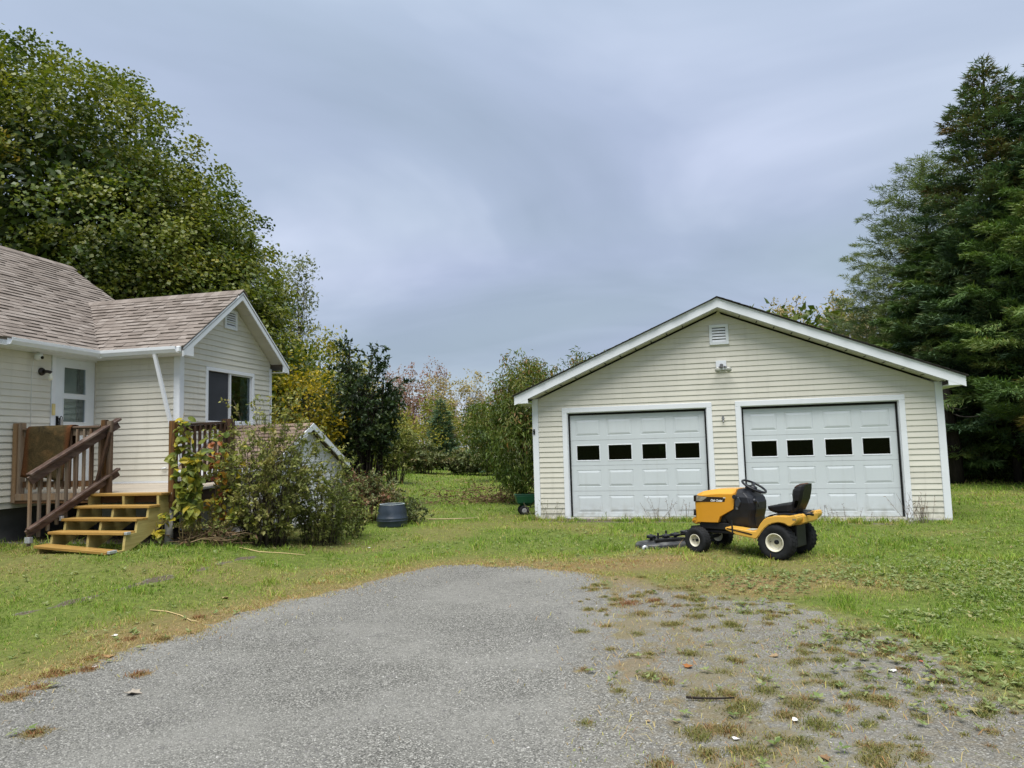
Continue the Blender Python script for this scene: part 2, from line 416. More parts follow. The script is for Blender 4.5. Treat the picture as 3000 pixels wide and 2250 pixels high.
def tuft_field(x, y):
    o = np.zeros(x.shape); k = np.where((np.abs(x) < 4.5) & (y > 2) & (y < 9.5))
    if len(k[0]) == 0: return o
    xs, ys = x[k], y[k]; w = np.zeros(xs.shape)
    for tx, ty, tr, _ in TUFTS: w = np.maximum(w, np.exp(-((xs - tx) ** 2 + (ys - ty) ** 2) / (tr * 0.95) ** 2))
    o[k] = w; return o
TRACK = [px(30, 1812), px(240, 1775), px(420, 1735), px(590, 1700), px(746, 1654)]
def track_field(x, y):
    d = np.full(x.shape, 9.0)
    for (ax, ay), (bx, by) in zip(TRACK[:-1], TRACK[1:]):
        ex, ey = bx - ax, by - ay; t = np.clip(((x - ax) * ex + (y - ay) * ey) / (ex * ex + ey * ey), 0, 1); d = np.minimum(d, np.hypot(x - ax - t * ex, y - ay - t * ey))
    return 0.9 * sstep(0.10, 0.02, d + (fbm(x * 4, y * 4, 3) - 0.42) * 0.34)
def ground_fields(x, y):
    """veg 0..1, dry 0..1, dirt 0..1"""
    x = np.asarray(x, float); y = np.asarray(y, float)
    wob = (fbm(x * 1.3, y * 1.3, 21) - 0.5) * 0.7 + (fbm(x * 5, y * 5, 23) - 0.5) * 0.35
    g = sdist(GRAV, x, y) + wob * 0.6
    p = sdist(PATCH, x, y) + wob
    grav = sstep(-0.20, 0.16, g)
    tk = tuft_field(x, y)
    tuft = fbm(x * 5.5, y * 4.6, 41, 3) * 0.72 + vnoise(x * 0.9, y * 0.9, 77) * 0.28
    thr = 0.56 - 0.16 * sstep(0.9, 3.0, x) - 0.10 * sstep(0.9, 0.0, p) - 0.10 * sstep(6.3, 8.0, y)
    vp = np.maximum(np.maximum(tk, 0.14 + 0.32 * sstep(0.42, 0.62, tuft)), sstep(0.60, 0.72, tuft + 0.35 * sstep(0.55, 0.0, p) + 0.12 * sstep(7.0, 8.2, y) + 0.10 * sstep(2.3, 3.0, x)))
    inp = sstep(-0.12, 0.12, p)
    veg = (1 - grav) * ((1 - inp) + inp * vp)
    # a few stray tufts on the gravel edge
    veg = np.maximum(veg, tk)
    rim = np.exp(-np.maximum(-g, 0) / 0.62) * (1 - inp) * (x < 0.9) * (0.75 + 0.5 * fbm(x * 2.1, y * 2.1, 61))
    dry = 0.95 * rim
    dry = dry + 1.05 * np.exp(-(((x - 1.3) / 1.5) ** 2 + ((y - 9.1) / 0.75) ** 2)) * (0.35 + 1.1 * fbm(x * 1.6, y * 1.6, 5))
    dry = dry + 0.75 * np.exp(-(((x - 2.9) / 1.4) ** 2 + ((y - 7.7) / 0.6) ** 2))
    dry = dry + 0.55 * np.exp(-(((x + 6.6) / 1.6) ** 2 + ((y - 8.9) / 1.1) ** 2)) * (0.3 + 1.2 * fbm(x * 2, y * 2, 9))
    dry = dry + 0.42 * sstep(0.48, 0.72, fbm(x * 0.8, y * 0.8, 15)) + inp * (0.28 + 0.5 * sstep(2.2, 0.8, x))
    gl, gt = to_g(x, y)
    front = sstep(-1.0, -0.25, gt) * (gl > 0.3) * (gl < 7.1)
    dirt = front * 0.85 * (0.4 + fbm(x * 1.8, y * 1.8, 8)) * sstep(7.2, 6.4, gl)
    dirt = np.maximum(dirt, sstep(0.9, 0.2, np.hypot((x - 3.0) / 1.2, (y - 3.3) / 0.8)) * 0.9)
    dirt = np.maximum(dirt, track_field(x, y))
    hs, ht = to_h(x, y)
    under = sstep(-1.9, -1.3, ht) * sstep(1.6, 1.2, hs) * (hs > -8) * (ht < 3)
    veg = veg * (1 - 0.9 * under)
    dirt = np.maximum(dirt, 0.9 * under)
    veg = veg * (1 - 0.85 * np.clip(dirt, 0, 1))
    return np.clip(veg, 0, 1), np.clip(dry, 0, 1), np.clip(dirt, 0, 1)
def axis_pts(lo, hi, step, far, n):
    core = np.arange(lo, hi + 1e-6, step)
    g = np.geomspace(step, far, n); c = np.cumsum(g) * (far / np.sum(g))
    return np.concatenate([(lo - c)[::-1], core, hi + c])
gx = axis_pts(-7, 8, 0.085, 500, 46); gy = axis_pts(2.2, 13, 0.085, 500, 46)
X, Y = np.meshgrid(gx, gy); xf, yf = X.ravel(), Y.ravel()
vg, dr, di = ground_fields(xf, yf)
zf = gz(xf, yf) + (0.012 * (fbm(xf * 6, yf * 6, 2) - 0.5) + 0.02 * vg * (fbm(xf * 3, yf * 3, 12) - 0.3)) * (np.hypot(xf, yf - 7) < 14)
nx, ny = len(gx), len(gy)
idx = np.arange(nx * ny).reshape(ny, nx)
a, b_, c_, d_ = idx[:-1, :-1].ravel(), idx[:-1, 1:].ravel(), idx[1:, 1:].ravel(), idx[1:, :-1].ravel()
F = np.concatenate([np.stack([a, b_, c_], 1), np.stack([a, c_, d_], 1)])
def groundmat():
    b = NB('lawn_and_gravel'); v = b.coord('Object')
    big = b.noise(v, 0.9, 4); fine = b.noise(v, 90, 3, 0.7); mid = b.noise(v, 14, 4, 0.6)
    vor = b.n('ShaderNodeTexVoronoi'); vor.inputs['Scale'].default_value = 120; b.l(v, vor.inputs['Vector'])
    vor2 = b.n('ShaderNodeTexVoronoi'); vor2.inputs['Scale'].default_value = 38; b.l(v, vor2.inputs['Vector'])
    sepc = b.n('ShaderNodeSeparateColor'); b.l(vor.outputs['Color'], sepc.inputs[0])
    stone = b.ramp(sepc.outputs[0], [(0.0, (0.074, 0.073, 0.065)), (0.4, (0.158, 0.155, 0.138)), (0.8, (0.232, 0.226, 0.202)), (1.0, (0.43, 0.42, 0.38))])
    gap = b.ramp(vor.outputs['Distance'], [(0.25, 1.0), (0.8, 0.68)])
    grav = b.mix(1.0, stone, gap, 'MULTIPLY')
    dust = b.ramp(big, [(0.42, 0.0), (0.62, 0.85)])
    grav = b.mix(b.math('MULTIPLY', dust, b.ramp(mid, [(0.35, 0.35), (0.65, 0.9)])), grav, (0.222, 0.217, 0.195))
    grav = b.mix(1.0, grav, b.ramp(b.noise(v, 0.35, 3), [(0.3, 0.90), (0.7, 1.10)]), 'MULTIPLY')
    grav = b.mix(b.math('MULTIPLY', b.ramp(b.attr('near_patch'), [(0, 0.0), (1, 0.6)]), b.ramp(mid, [(0.4, 0.2), (0.6, 1.0)])), grav, (0.165, 0.145, 0.105))
    soil = b.ramp(mid, [(0.3, (0.062, 0.085, 0.016)), (0.7, (0.135, 0.175, 0.036))])
    thatch = b.ramp(fine, [(0.3, (0.10, 0.065, 0.03)), (0.7, (0.27, 0.195, 0.095))])
    lawn0 = b.mix(b.math('MULTIPLY', b.attr('dry'), b.ramp(mid, [(0.3, 0.55), (0.6, 1.0)])), soil, thatch)
    lawn = b.mix(b.ramp(b.attr('near_patch'), [(0.2, 0.0), (0.8, 0.72)]), lawn0, b.mix(0.4, grav, (0.16, 0.125, 0.075)))
    vf = b.math('ADD', b.attr('veg'), b.math('MULTIPLY', b.math('SUBTRACT', mid, 0.5), 0.9))
    col = b.mix(b.ramp(vf, [(0.35, 0.0), (0.62, 1.0)]), grav, lawn)
    dirt = b.ramp(fine, [(0.3, (0.05, 0.038, 0.026)), (0.7, (0.14, 0.115, 0.085))])
    df = b.math('ADD', b.attr('dirt'), b.math('MULTIPLY', b.math('SUBTRACT', mid, 0.5), 0.7))
    col = b.mix(b.ramp(df, [(0.40, 0.0), (0.70, 1.0)]), col, dirt)
    h = b.math('ADD', b.math('MULTIPLY', vor.outputs['Distance'], -0.6), b.math('MULTIPLY', fine, 0.5))
    h = b.math('ADD', h, b.math('MULTIPLY', vor2.outputs['Distance'], -0.4))
    return b.done(b.bsdf(col, 0.92, 0.15, 0, b.bump(h, 0.9, 0.010)))
nearp = np.clip(sstep(-0.3, 0.6, sdist(PATCH, xf, yf)) * 0.9, 0, 1)
ground = np_mesh('ground', np.stack([xf, yf, zf], 1), F, groundmat(), None, {'veg': vg, 'dry': dr, 'dirt': di, 'near_patch': nearp}, True)
ground['kind'] = 'structure'
ground['label'] = 'lawn ground with a worn grey gravel driveway running through it'

# ---------------------------------------------------------------- generic wall / siding
def wall_slab(mb, fr, l0, l1, z0, z1, openings, thick, off=0.0):
    """boxes round openings. fr(l,o,z)->local point; o positive outward"""
    ls = sorted({l0, l1, *[q for a in openings for q in a[:2]]}); zs = sorted({z0, z1, *[q for a in openings for q in a[2:]]})
    ls = [q for q in ls if l0 <= q <= l1]; zs = [q for q in zs if z0 <= q <= z1]
    for i in range(len(ls) - 1):
        run = None
        for j in range(len(zs) - 1):
            cl, cz = (ls[i] + ls[i+1]) / 2, (zs[j] + zs[j+1]) / 2
            hole = any(a[0] < cl < a[1] and a[2] < cz < a[3] for a in openings)
            if not hole:
                if run is None: run = zs[j]
            if (hole or j == len(zs) - 2) and run is not None:
                top = zs[j] if hole else zs[j+1]
                vs = [fr(l, o, z) for o in (off, off - thick) for (l, z) in ((ls[i], run), (ls[i+1], run), (ls[i+1], top), (ls[i], top))]
                mb.add(vs, [(0,1,2,3),(7,6,5,4),(0,4,5,1),(1,5,6,2),(2,6,7,3),(3,7,4,0)])
                run = None
def siding(parent, fr, z0, z1, row, limits, openings, mat, lip=0.0145, name='siding_board'):
    """limits(z)->(l0,l1). every board is an object"""
    n = 0; z = z0
    while z < z1 - 0.01:
        zt = min(z + row, z1)
        la0, la1 = limits(z); lb0, lb1 = limits(zt)
        if la1 - la0 < 0.05: break
        if lb1 - lb0 < 0.02: lb0 = lb1 = (la0 + la1) / 2
        cuts = [a for a in openings if a[2] < zt - 1e-4 and a[3] > z + 1e-4]
        segs = []  # (l0,l1, zlo,zhi, is_first, is_last)
        cur = None
        xs = sorted(cuts)
        L = [('e', None)]
        pos = None; pieces = []; start = 'A'
        for a in xs:
            pieces.append((start, a[0], z, zt))
            if a[2] > z + 0.012: pieces.append((a[0], a[1], z, a[2]))
            if a[3] < zt - 0.012: pieces.append((a[0], a[1], a[3], zt))
            start = a[1]
        pieces.append((start, 'B', z, zt))
        for p0, p1, q0, q1 in pieces:
            f0 = (q0 - z) / row; f1 = (q1 - z) / row
            x00 = la0 if p0 == 'A' else p0; x01 = lb0 if p0 == 'A' else p0
            x10 = la1 if p1 == 'B' else p1; x11 = lb1 if p1 == 'B' else p1
            if x10 - x00 < 0.015: continue
            x01 = min(x01, x11); 
            o0 = lip * (1 - f0) + 0.003; o1 = lip * (1 - f1) + 0.003
            jit = random.uniform(-0.0012, 0.0012)
            vs = [fr(x00, 0.0, q0), fr(x10, 0.0, q0), fr(x11, 0.0, q1), fr(x01, 0.0, q1),
                  fr(x00, o0 + jit, q0), fr(x10, o0 + jit, q0), fr(x11, o1, q1), fr(x01, o1, q1)]
            m = MB(); m.add(vs, [(0,1,2,3),(4,5,6,7),(0,1,5,4),(1,2,6,5),(2,3,7,6),(3,0,4,7)])
            m.build(name, mat, parent); n += 1
        z = zt
    return n
def casing(mb, fr, l0, l1, z0, z1, w, o0, o1, sides='LRTB'):
    def bx(a, b, c, d):
        vs = [fr(l, o, z) for o in (o1, o0) for (l, z) in ((a, c), (b, c), (b, d), (a, d))]
        mb.add(vs, [(0,1,2,3),(7,6,5,4),(0,4,5,1),(1,5,6,2),(2,6,7,3),(3,7,4,0)])
    zb = z0 - w if 'B' in sides else z0
    zt = z1
    if 'L' in sides: bx(l0 - w, l0, z0, z1)
    if 'R' in sides: bx(l1, l1 + w, z0, z1)
    if 'T' in sides: bx(l0 - w, l1 + w, z1, z1 + w)
    if 'B' in sides: bx(l0 - w, l1 + w, z0 - w, z0)
def frame_y(y0, sgn=-1):   # wall in the local xz plane at y=y0, outward = sgn*y
    return lambda l, o, z: (l, y0 + sgn * o, z)
def frame_x(x0, sgn=1):    # wall in the local yz plane at x=x0, outward = sgn*x
    return lambda l, o, z: (x0 + sgn * o, l, z)

# ---------------------------------------------------------------- garage
garage = tag(empty('garage', GC, GA), 'detached two-door garage with cream vinyl siding and low gable roof', 'garage')
PK, EZ, PITCHG = 3.67, 2.455, 0.4184            # ridge s, eave-tip z (top of roof), slope
def g_roof(s): return EZ + PITCHG * ((s + 0.30) if s < PK else (7.68 - s)) * (1 if True else 1)
WT = 0.24                                        # roof build-up above wall line (vertical)
def g_under(s): return g_roof(s) - WT
D1 = (0.687, 3.385, 0.02, 2.085); D2 = (4.005, 6.70, 0.02, 2.085)
frg = frame_y(0.0)
mb = MB()
wall_slab(mb, frg, 0.0, GW_W, 0.0, 2.30, [D1, D2], 0.12)
mb.prism([(0.0, 2.30), (GW_W, 2.30), (GW_W, g_under(GW_W)), (PK, g_under(PK)), (0.0, g_under(0.0))], (0.0, 0.12), 'y')
gwall = mb.build('wall', M_SIDING, garage)
def glim(z):
    if z <= g_under(0.1): return (0.10, GW_W - 0.10)
    d = (z + WT - EZ) / PITCHG
    return (max(0.10, d - 0.30 + 0.01), min(GW_W - 0.10, 7.68 - d - 0.01))
CW = 0.10
VENT = (3.505, 3.86, 3.275, 3.66)
siding(gwall, frg, 0.0, 3.95, 0.1016, glim, [(D1[0]-CW+.004, D1[1]+CW-.004, -1, D1[3]+CW-.004), (D2[0]-CW+.004, D2[1]+CW-.004, -1, D2[3]+CW-.004)], M_SIDING)
m = MB(); m.box(0, 0.12, 0.12, GW_D, 0, 2.5); m.build('wall', M_SIDING, garage)
m = MB(); m.box(GW_W-0.12, GW_W, 0.12, GW_D, 0, 2.5); m.build('wall', M_SIDING, garage)
# rear wall with two small windows
frb = frame_y(GW_D, 1)
RW = [(2.05, 2.55, 1.15, 1.95), (3.95, 4.40, 1.15, 1.95)]
m = MB(); wall_slab(m, frb, 0, GW_W, 0, 2.30, RW, 0.12)
m.prism([(0.0, 2.30), (GW_W, 2.30), (GW_W, g_under(GW_W)), (PK, g_under(PK)), (0.0, g_under(0.0))], (GW_D - 0.12, GW_D), 'y')
rw = m.build('wall', M_DARKIN, garage)
for a in RW:
    m = MB(); m.box(a[0], a[1], GW_D-0.07, GW_D-0.06, a[2], a[3]); m.build('window_pane', M_GLASS, rw)
m = MB(); m.box(0.125, GW_W-0.125, 0.125, GW_D-0.125, -0.10, 0.0); m.build('floor', M_DARKIN, garage)
m = MB(); m.box(0.125, GW_W-0.125, 0.125, GW_D-0.13, 2.32, 2.36); m.build('ceiling', M_DARKIN, garage)
m = MB(); m.box(-0.02, GW_W+0.02, -0.03, 0.11, -0.30, -0.003); m.build('foundation', M_CONC, garage, 0.01, 1)
m = MB(); m.box(D1[0]-0.05, D1[1]+0.05, -0.22, -0.034, -0.30, -0.022); m.build('threshold', M_CONC, garage, 0.015, 2)
m = MB(); m.box(D2[0]-0.05, D2[1]+0.05, -0.22, -0.034, -0.30, -0.022); m.build('threshold', M_CONC, garage, 0.015, 2)
# corner trim
for s0, s1 in ((-0.022, 0.098), (GW_W-0.098, GW_W+0.022)):
    m = MB(); m.box(s0, s1, -0.024, 0.10, -0.004, g_under(0.0) + (0.05 if s0 < 0 else 0.05)); m.build('corner_trim', M_WHITE, garage, 0.006, 2)
# roof: two slabs, dark shingle edge, white fascia, soffits
OH = 0.36
def rp(s0, s1, dz0, dz1):
    return [(s0, g_roof(s0) + dz0), (s1, g_roof(s1) + dz0), (s1, g_roof(s1) + dz1), (s0, g_roof(s0) + dz1)]
M_ROOFG = shinglemat('garage_shingle_dark', [(0, (0.035, 0.032, 0.03)), (1, (0.06, 0.055, 0.05))])
for s0, s1 in ((-0.33, PK), (PK, 7.71)):
    m = MB(); m.prism(rp(s0, s1, -0.012, 0.006), (-OH - 0.035, GW_D + 0.35), 'y'); rf = m.build('roof', M_ROOFG, garage)
    # shingle courses along the rake edge
    L = abs(s1 - s0); n = int(L / 0.135)
    for k in range(n):
        a = s0 + (s1 - s0) * k / n; c = s0 + (s1 - s0) * (k + 1) / n
        za = g_roof(a) + 0.007; zc = g_roof(c) + 0.007
        e = random.uniform(0.002, 0.02)
        m = MB(); lo = 0.010
        if s0 < 0: pl = [(a, za), (c, zc), (c, zc + 0.003), (a, za + lo)]
        else: pl = [(a, za), (c, zc), (c, zc + lo), (a, za + 0.003)]
        m.prism(pl, (-OH - 0.04 - e, -OH + 0.3), 'y'); m.build('shingle', M_ROOFG, rf)
    m = MB(); m.prism(rp(s0 if s0 > 0 else -0.30, s1 if s1 < 5 else 7.68, -0.19, -0.014), (-OH, -OH + 0.022), 'y')
    m.build('fascia', M_WHITE, garage)
    m = MB(); a0 = s0 if s0 > 0 else -0.30; a1 = s1 if s1 < 5 else 7.68
    m.prism(rp(a0, a1, -0.045, -0.016), (-OH - 0.008, -OH - 0.0008), 'y'); m.build('drip_edge', M_WHITE, garage)
    m = MB(); m.prism(rp(a0 + (0.30 if s0 < 0 else 0), a1 - (0.30 if s0 > 0 else 0), -0.205, -0.192), (-OH + 0.0225, -0.004), 'y')
    sf = m.build('soffit', M_SOFFIT, garage)
    k = 0.32
    while k < L - 0.4:
        a = (a0 + k) if s0 < 0 else (a1 - k)
        m = MB(); m.prism(rp(a - 0.008, a + 0.008, -0.209, -0.2055), (-OH + 0.06, -0.08), 'y'); m.build('soffit_seam', M_BLACK, sf)
        k += 0.3
# eave returns (boxed ends)
for a, c in ((-0.30, -0.024), (GW_W + 0.024, 7.68)):
    m = MB()
    lo = g_roof(-0.30) - 0.155
    if a < 0: pl = [(a, lo), (c, lo), (c, g_roof(c) - 0.014 - 0.176 - 0.0), (a, g_roof(a) - 0.185)]
    else: pl = [(a, lo), (c, lo), (c, g_roof(c) - 0.185), (a, g_roof(a) - 0.19)]
    z_top = [g_roof(a) - 0.1905, g_roof(c) - 0.1905]
    m.prism([(a, lo - 0.006), (c, lo - 0.006), (c, max(z_top[1], lo + 0.004)), (a, max(z_top[0], lo + 0.004))], (-OH + 0.002, -OH + 0.03), 'y')
    m.box(a, c, -OH + 0.031, GW_D, lo - 0.006, lo + 0.012)
    m.build('eave_return', M_WHITE, garage)
# casings and doors
M_PANE_FR = M_WHITE
def garage_door(D):
    a, c, z0, z1 = D; w = c - a
    m = MB(); casing(m, frg, a, c, 0.0, z1, 0.098, -0.002, 0.028, 'LRT'); m.build('door_casing', M_WHITE, garage, 0.005, 1)
    m = MB()
    for q in ((a + 0.001, a + 0.012), (c - 0.012, c - 0.001)): m.box(q[0], q[1], -0.001, 0.119, 0.0, z1 - 0.001)
    m.box(a + 0.012, c - 0.012, -0.001, 0.119, z1 - 0.013, z1 - 0.001); m.build('door_jamb', M_WHITE, garage)
    m = MB()
    m.box(a + 0.013, a + 0.045, 0.062, 0.075, 0.0, z1 - 0.014); m.box(c - 0.045, c - 0.013, 0.062, 0.075, 0.0, z1 - 0.014)
    m.box(a + 0.045, c - 0.045, 0.062, 0.075, z1 - 0.052, z1 - 0.014); m.build('door_seal', M_BLACK, garage)
    gd = empty('garage_door', (a + 0.03, 0.085, 0.025)); gd.parent = garage
    W = w - 0.06; Hh = z1 - 0.055 - 0.025; sh = Hh / 4; yf = 0.0
    pitch = W / 4; pw, ph = 0.485, 0.325; ww, wh = 0.50, 0.325
    for k in range(4):
        zb = k * sh + 0.002; zt = (k + 1) * sh - 0.002
        holes = []
        for i in range(4):
            xc = pitch * (i + 0.5) + (0.03 if i == 0 else -0.03 if i == 3 else 0)
            zc = (zb + zt) / 2
            holes.append((xc - pw/2, xc + pw/2, zc - ph/2, zc + ph/2))
        m = MB(); wall_slab(m, lambda l, o, z: (l, -o, z), 0, W, zb, zt, holes, 0.035); m.build('door_section', M_GDOOR, gd)
        for (x0, x1, q0, q1) in holes:
            if k == 2:
                m = MB()
                for (e0, y0), (e1, y1) in (((0, 0.0), (0.004, -0.006)), ((0.004, -0.006), (0.015, -0.006)), ((0.015, -0.006), (0.021, 0.004)), ((0.021, 0.004), (0.021, 0.02))):
                    r0_ = [(x0+e0, y0, q0+e0), (x1-e0, y0, q0+e0), (x1-e0, y0, q1-e0), (x0+e0, y0, q1-e0)]
                    r1_ = [(x0+e1, y1, q0+e1), (x1-e1, y1, q0+e1), (x1-e1, y1, q1-e1), (x0+e1, y1, q1-e1)]
                    m.add(r0_ + r1_, [(i, (i+1) % 4, (i+1) % 4 + 4, i + 4) for i in range(4)])
                m.build('window_frame', M_WHITE, gd)
                m = MB(); m.box(x0 + 0.019, x1 - 0.019, 0.012, 0.016, q0 + 0.019, q1 - 0.019); m.build('window_pane', M_GLASSD, gd)
            else:
                m = MB()
                prof = [(0, 0.0), (0.005, 0.006), (0.007, 0.006), (0.050, -0.005)]
                rings = [[(x0+e, y, q0+e), (x1-e, y, q0+e), (x1-e, y, q1-e), (x0+e, y, q1-e)] for e, y in prof]
                vs = [p for r in rings for p in r]; fs = []
                for r in range(3): fs += [(r*4+i, r*4+(i+1) % 4, r*4+(i+1) % 4+4, r*4+i+4) for i in range(4)]
                fs.append((12, 13, 14, 15)); m.add(vs, fs); m.build('raised_panel', M_GDOOR, gd)
    m = MB(); m.box(0, W, -0.002, 0.03, -0.02, 0.0); m.build('bottom_seal', M_BLACK, gd)
garage_door(D1); garage_door(D2)
# gable vent
def louvre_vent(parent, fr, a, n=5):
    l0, l1, z0, z1 = a; fwd = 0.045; t = 0.055
    m = MB(); casing(m, fr, l0 + t, l1 - t, z0 + t, z1 - t, t, 0.0, fwd, 'LRTB')
    v = m.build('vent', M_WHITE, parent, 0.004, 1)
    m = MB(); wall_slab(m, fr, l0 + t, l1 - t, z0 + t, z1 - t, [], 0.006, 0.014); m.build('vent_back', M_DARKIN, v)
    hh = (z1 - z0 - 2 * t) / n
    for i in range(n):
        zb = z0 + t + i * hh
        vs = [fr(l0+t, 0.036, zb + 0.004), fr(l1-t, 0.036, zb + 0.004), fr(l1-t, 0.018, zb + hh*0.74), fr(l0+t, 0.018, zb + hh*0.74),
              fr(l0+t, 0.030, zb), fr(l1-t, 0.030, zb), fr(l1-t, 0.014, zb + hh*0.70), fr(l0+t, 0.014, zb + hh*0.70)]
        m = MB(); m.add(vs, [(0,1,2,3),(4,5,6,7),(0,1,5,4),(1,2,6,5),(2,3,7,6),(3,0,4,7)]); m.build('slat', M_WHITE, v)
louvre_vent(garage, frg, VENT)
# flood light above the doors
M_CLEAR = simple('clear_bulb_glass', (0.42, 0.42, 0.38), 0.12, 0.6, 0.2, 20)
M_METAL = simple('dull_metal', (0.35, 0.35, 0.36), 0.35, 0.5, 0.15, 12, metal=0.8)
fl = tag(empty('flood_light', GW(3.695, -0.018, 2.85), GA), 'twin-bulb flood light fixture on the garage gable below the vent', 'light')
m = MB(); m.box(-0.095, 0.095, -0.035, 0.0, -0.065, 0.115); m.build('back_plate', M_WHITE, fl, 0.008, 2)
m = MB(); m.box(-0.025, 0.035, -0.085, -0.035, -0.03, 0.05); m.build('sensor', simple('sensor_grey', (0.12, 0.12, 0.12), 0.5), fl, 0.01, 2)
for sx in (-0.07, 0.13):
    m = MB(); m.tube([(sx * 0.4, -0.04, 0.0), (sx * 0.8, -0.08, -0.02), (sx, -0.11, -0.045)], 0.014, 8); m.build('arm', M_METAL, fl)
    mat = Matrix.Translation((sx, -0.11, -0.045)) @ Matrix.Rotation(math.radians(115), 4, 'X')
    m = MB(); m.lathe([(0.001, -0.02), (0.022, -0.018), (0.028, 0.01), (0.048, 0.055), (0.052, 0.075), (0.04, 0.088), (0.001, 0.094)], 16, mat); m.build('bulb', M_CLEAR, fl)
# small bracket on the strip between the doors, doorbell camera on the corner
br = tag(empty('wall_bracket', GW(3.68, -0.02, 1.87), GA), 'small metal bracket on the siding strip between the garage doors', 'bracket')
m = MB(); m.box(-0.018, 0.018, -0.012, 0, -0.05, 0.05); m.build('plate', M_METAL, br, 0.004, 1)
m = MB(); m.tube([(0, -0.01, 0.02), (0, -0.05, 0.035), (0.0, -0.065, 0.06)], 0.008, 6); m.tube([(-0.03, -0.03, 0.0), (0.035, -0.03, 0.0)], 0.007, 6); m.tube([(0, -0.012, -0.03), (0, -0.04, -0.06), (0.01, -0.04, -0.085)], 0.009, 6); m.build('hook', M_METAL, br)
bc = tag(empty('door_camera', GW(0.012, -0.024, 1.73), GA), 'small black door camera on the garage corner trim', 'camera')
m = MB(); m.box(-0.022, 0.022, -0.025, 0.0, -0.06, 0.06); m.build('body', simple('black_plastic_gloss', (0.012, 0.012, 0.014), 0.25, 0.5), bc, 0.015, 3)
m = MB(); m.lathe([(0.001, -0.004), (0.011, -0.003), (0.013, 0.003), (0.001, 0.004)], 12, Matrix.Translation((0, -0.027, 0.03)) @ Matrix.Rotation(math.pi/2, 4, 'X')); m.build('lens', M_METAL, bc)
# ---------------------------------------------------------------- house
house = tag(empty('house', HC, HA), 'cream sided house with tan shingle roof and a gabled bump-out beside its deck', 'house')
LW, GWD = 1.702, 2.86                       # length of the bump-out side wall, width of its gable wall
ZB, ZBD, ZS = 1.03, 0.82, 3.165             # siding bottoms, soffit height
RM, RA = 0.70, 0.76                         # roof slopes main / bump-out
EZH = 3.285                                 # roof edge height
RIDT, RIDZ = 1.40, EZH + RA * 1.70
MS0 = -LW + 0.35                            # main eave line (s)
RIDS = -4.92; RIDMZ = EZH + RM * (MS0 - RIDS)
RT1 = 2.60                                  # end of main roof (t)
def z_add(t): return EZH + RA * ((t + 0.30) if t < RIDT else (3.10 - t))
def z_main(s): return EZH + RM * (MS0 - s)
def valley_s(t): return MS0 - (z_add(t) - EZH) / RM
WOFF = 0.13
# gable wall of the bump-out (plane s=0, faces +s)
frG = frame_x(0.0, 1)
WIN = (0.69 + 0.07, 2.235 - 0.07, 2.0 + 0.07, 3.06 - 0.07)
m = MB(); wall_slab(m, frG, 0.0, GWD, ZB - 0.6, ZS, [WIN], 0.14)
def gu_(t): return z_add(t) - WOFF
tl = (ZS + WOFF - EZH) / RA - 0.30
m.prism([(0.0, ZS), (GWD, ZS), (GWD, max(ZS, gu_(GWD))), (RIDT, gu_(RIDT)), (0.0, max(ZS, gu_(0.0)))], (-0.14, 0.0), 'x')
gw_ = m.build('wall', M_SIDING, house)
def glimH(z):
    if z < gu_(0.1): return (0.10, GWD - 0.06)
    d = (z + WOFF - EZH) / RA
    return (max(0.10, d - 0.30 + 0.015), min(GWD - 0.06, 3.10 - d - 0.015))
siding(gw_, frG, ZB, 4.6, 0.1016, glimH, [(0.692, 2.233, 2.002, 3.058)], M_SIDING)
# side wall by the deck (plane t=0, faces -t)
frS = frame_y(0.0, -1)
m = MB(); wall_slab(m, frS, -LW, -0.142, ZB - 0.6, ZS, [], 0.14); sw_ = m.build('wall', M_SIDING, house)
siding(sw_, frS, ZB, ZS - 0.01, 0.1016, lambda z: (-LW + 0.02, -0.10), [], M_SIDING)
# far side wall of the bump-out (plane t=GWD)
m = MB(); m.box(-4.0, -0.142, GWD - 0.14, GWD - 0.001, 0.3, ZS); m.build('wall', M_SIDING, house)
# door wall (plane s=-LW, faces +s)
frD = frame_x(-LW, 1)
DOOR = (-0.86, -0.03, 1.04, 3.135)
m = MB(); wall_slab(m, frD, -6.0, 0.0, ZBD - 0.1, ZS, [DOOR], 0.14); dw_ = m.build('wall', M_SIDING, house)
siding(dw_, frD, ZBD, ZS - 0.01, 0.1016, lambda z: (-3.2, -0.03), [(-0.94, -0.028, 1.04, 3.3)], M_SIDING)
# remaining outer walls
m = MB(); m.box(-8.14, -LW - 0.142, 2.31, 2.45, 0.3, ZS); m.prism([(-8.14, ZS + .002), (-LW - 0.142, ZS + .002), (RIDS, RIDMZ - 0.2)], (2.31, 2.45), 'y'); m.build('wall', M_SIDING, house)
m = MB(); m.box(-8.14, -8.0, -6.0, 2.309, 0.3, ZS); m.box(-7.999, -LW - 0.142, -6.0, -5.86, 0.3, ZS); m.build('wall', M_SIDING, house)
# foundation, set back
m = MB(); m.box(-8.0, -LW - 0.15, -5.8, 2.2, -0.3, ZBD - 0.11); m.box(-1.8, -0.15, 0.15, GWD - 0.15, -0.3, ZB - 0.61); m.build('foundation', simple('dark_foundation', (0.10, 0.10, 0.095), 0.9, 0.1, 0.2, 3), house)
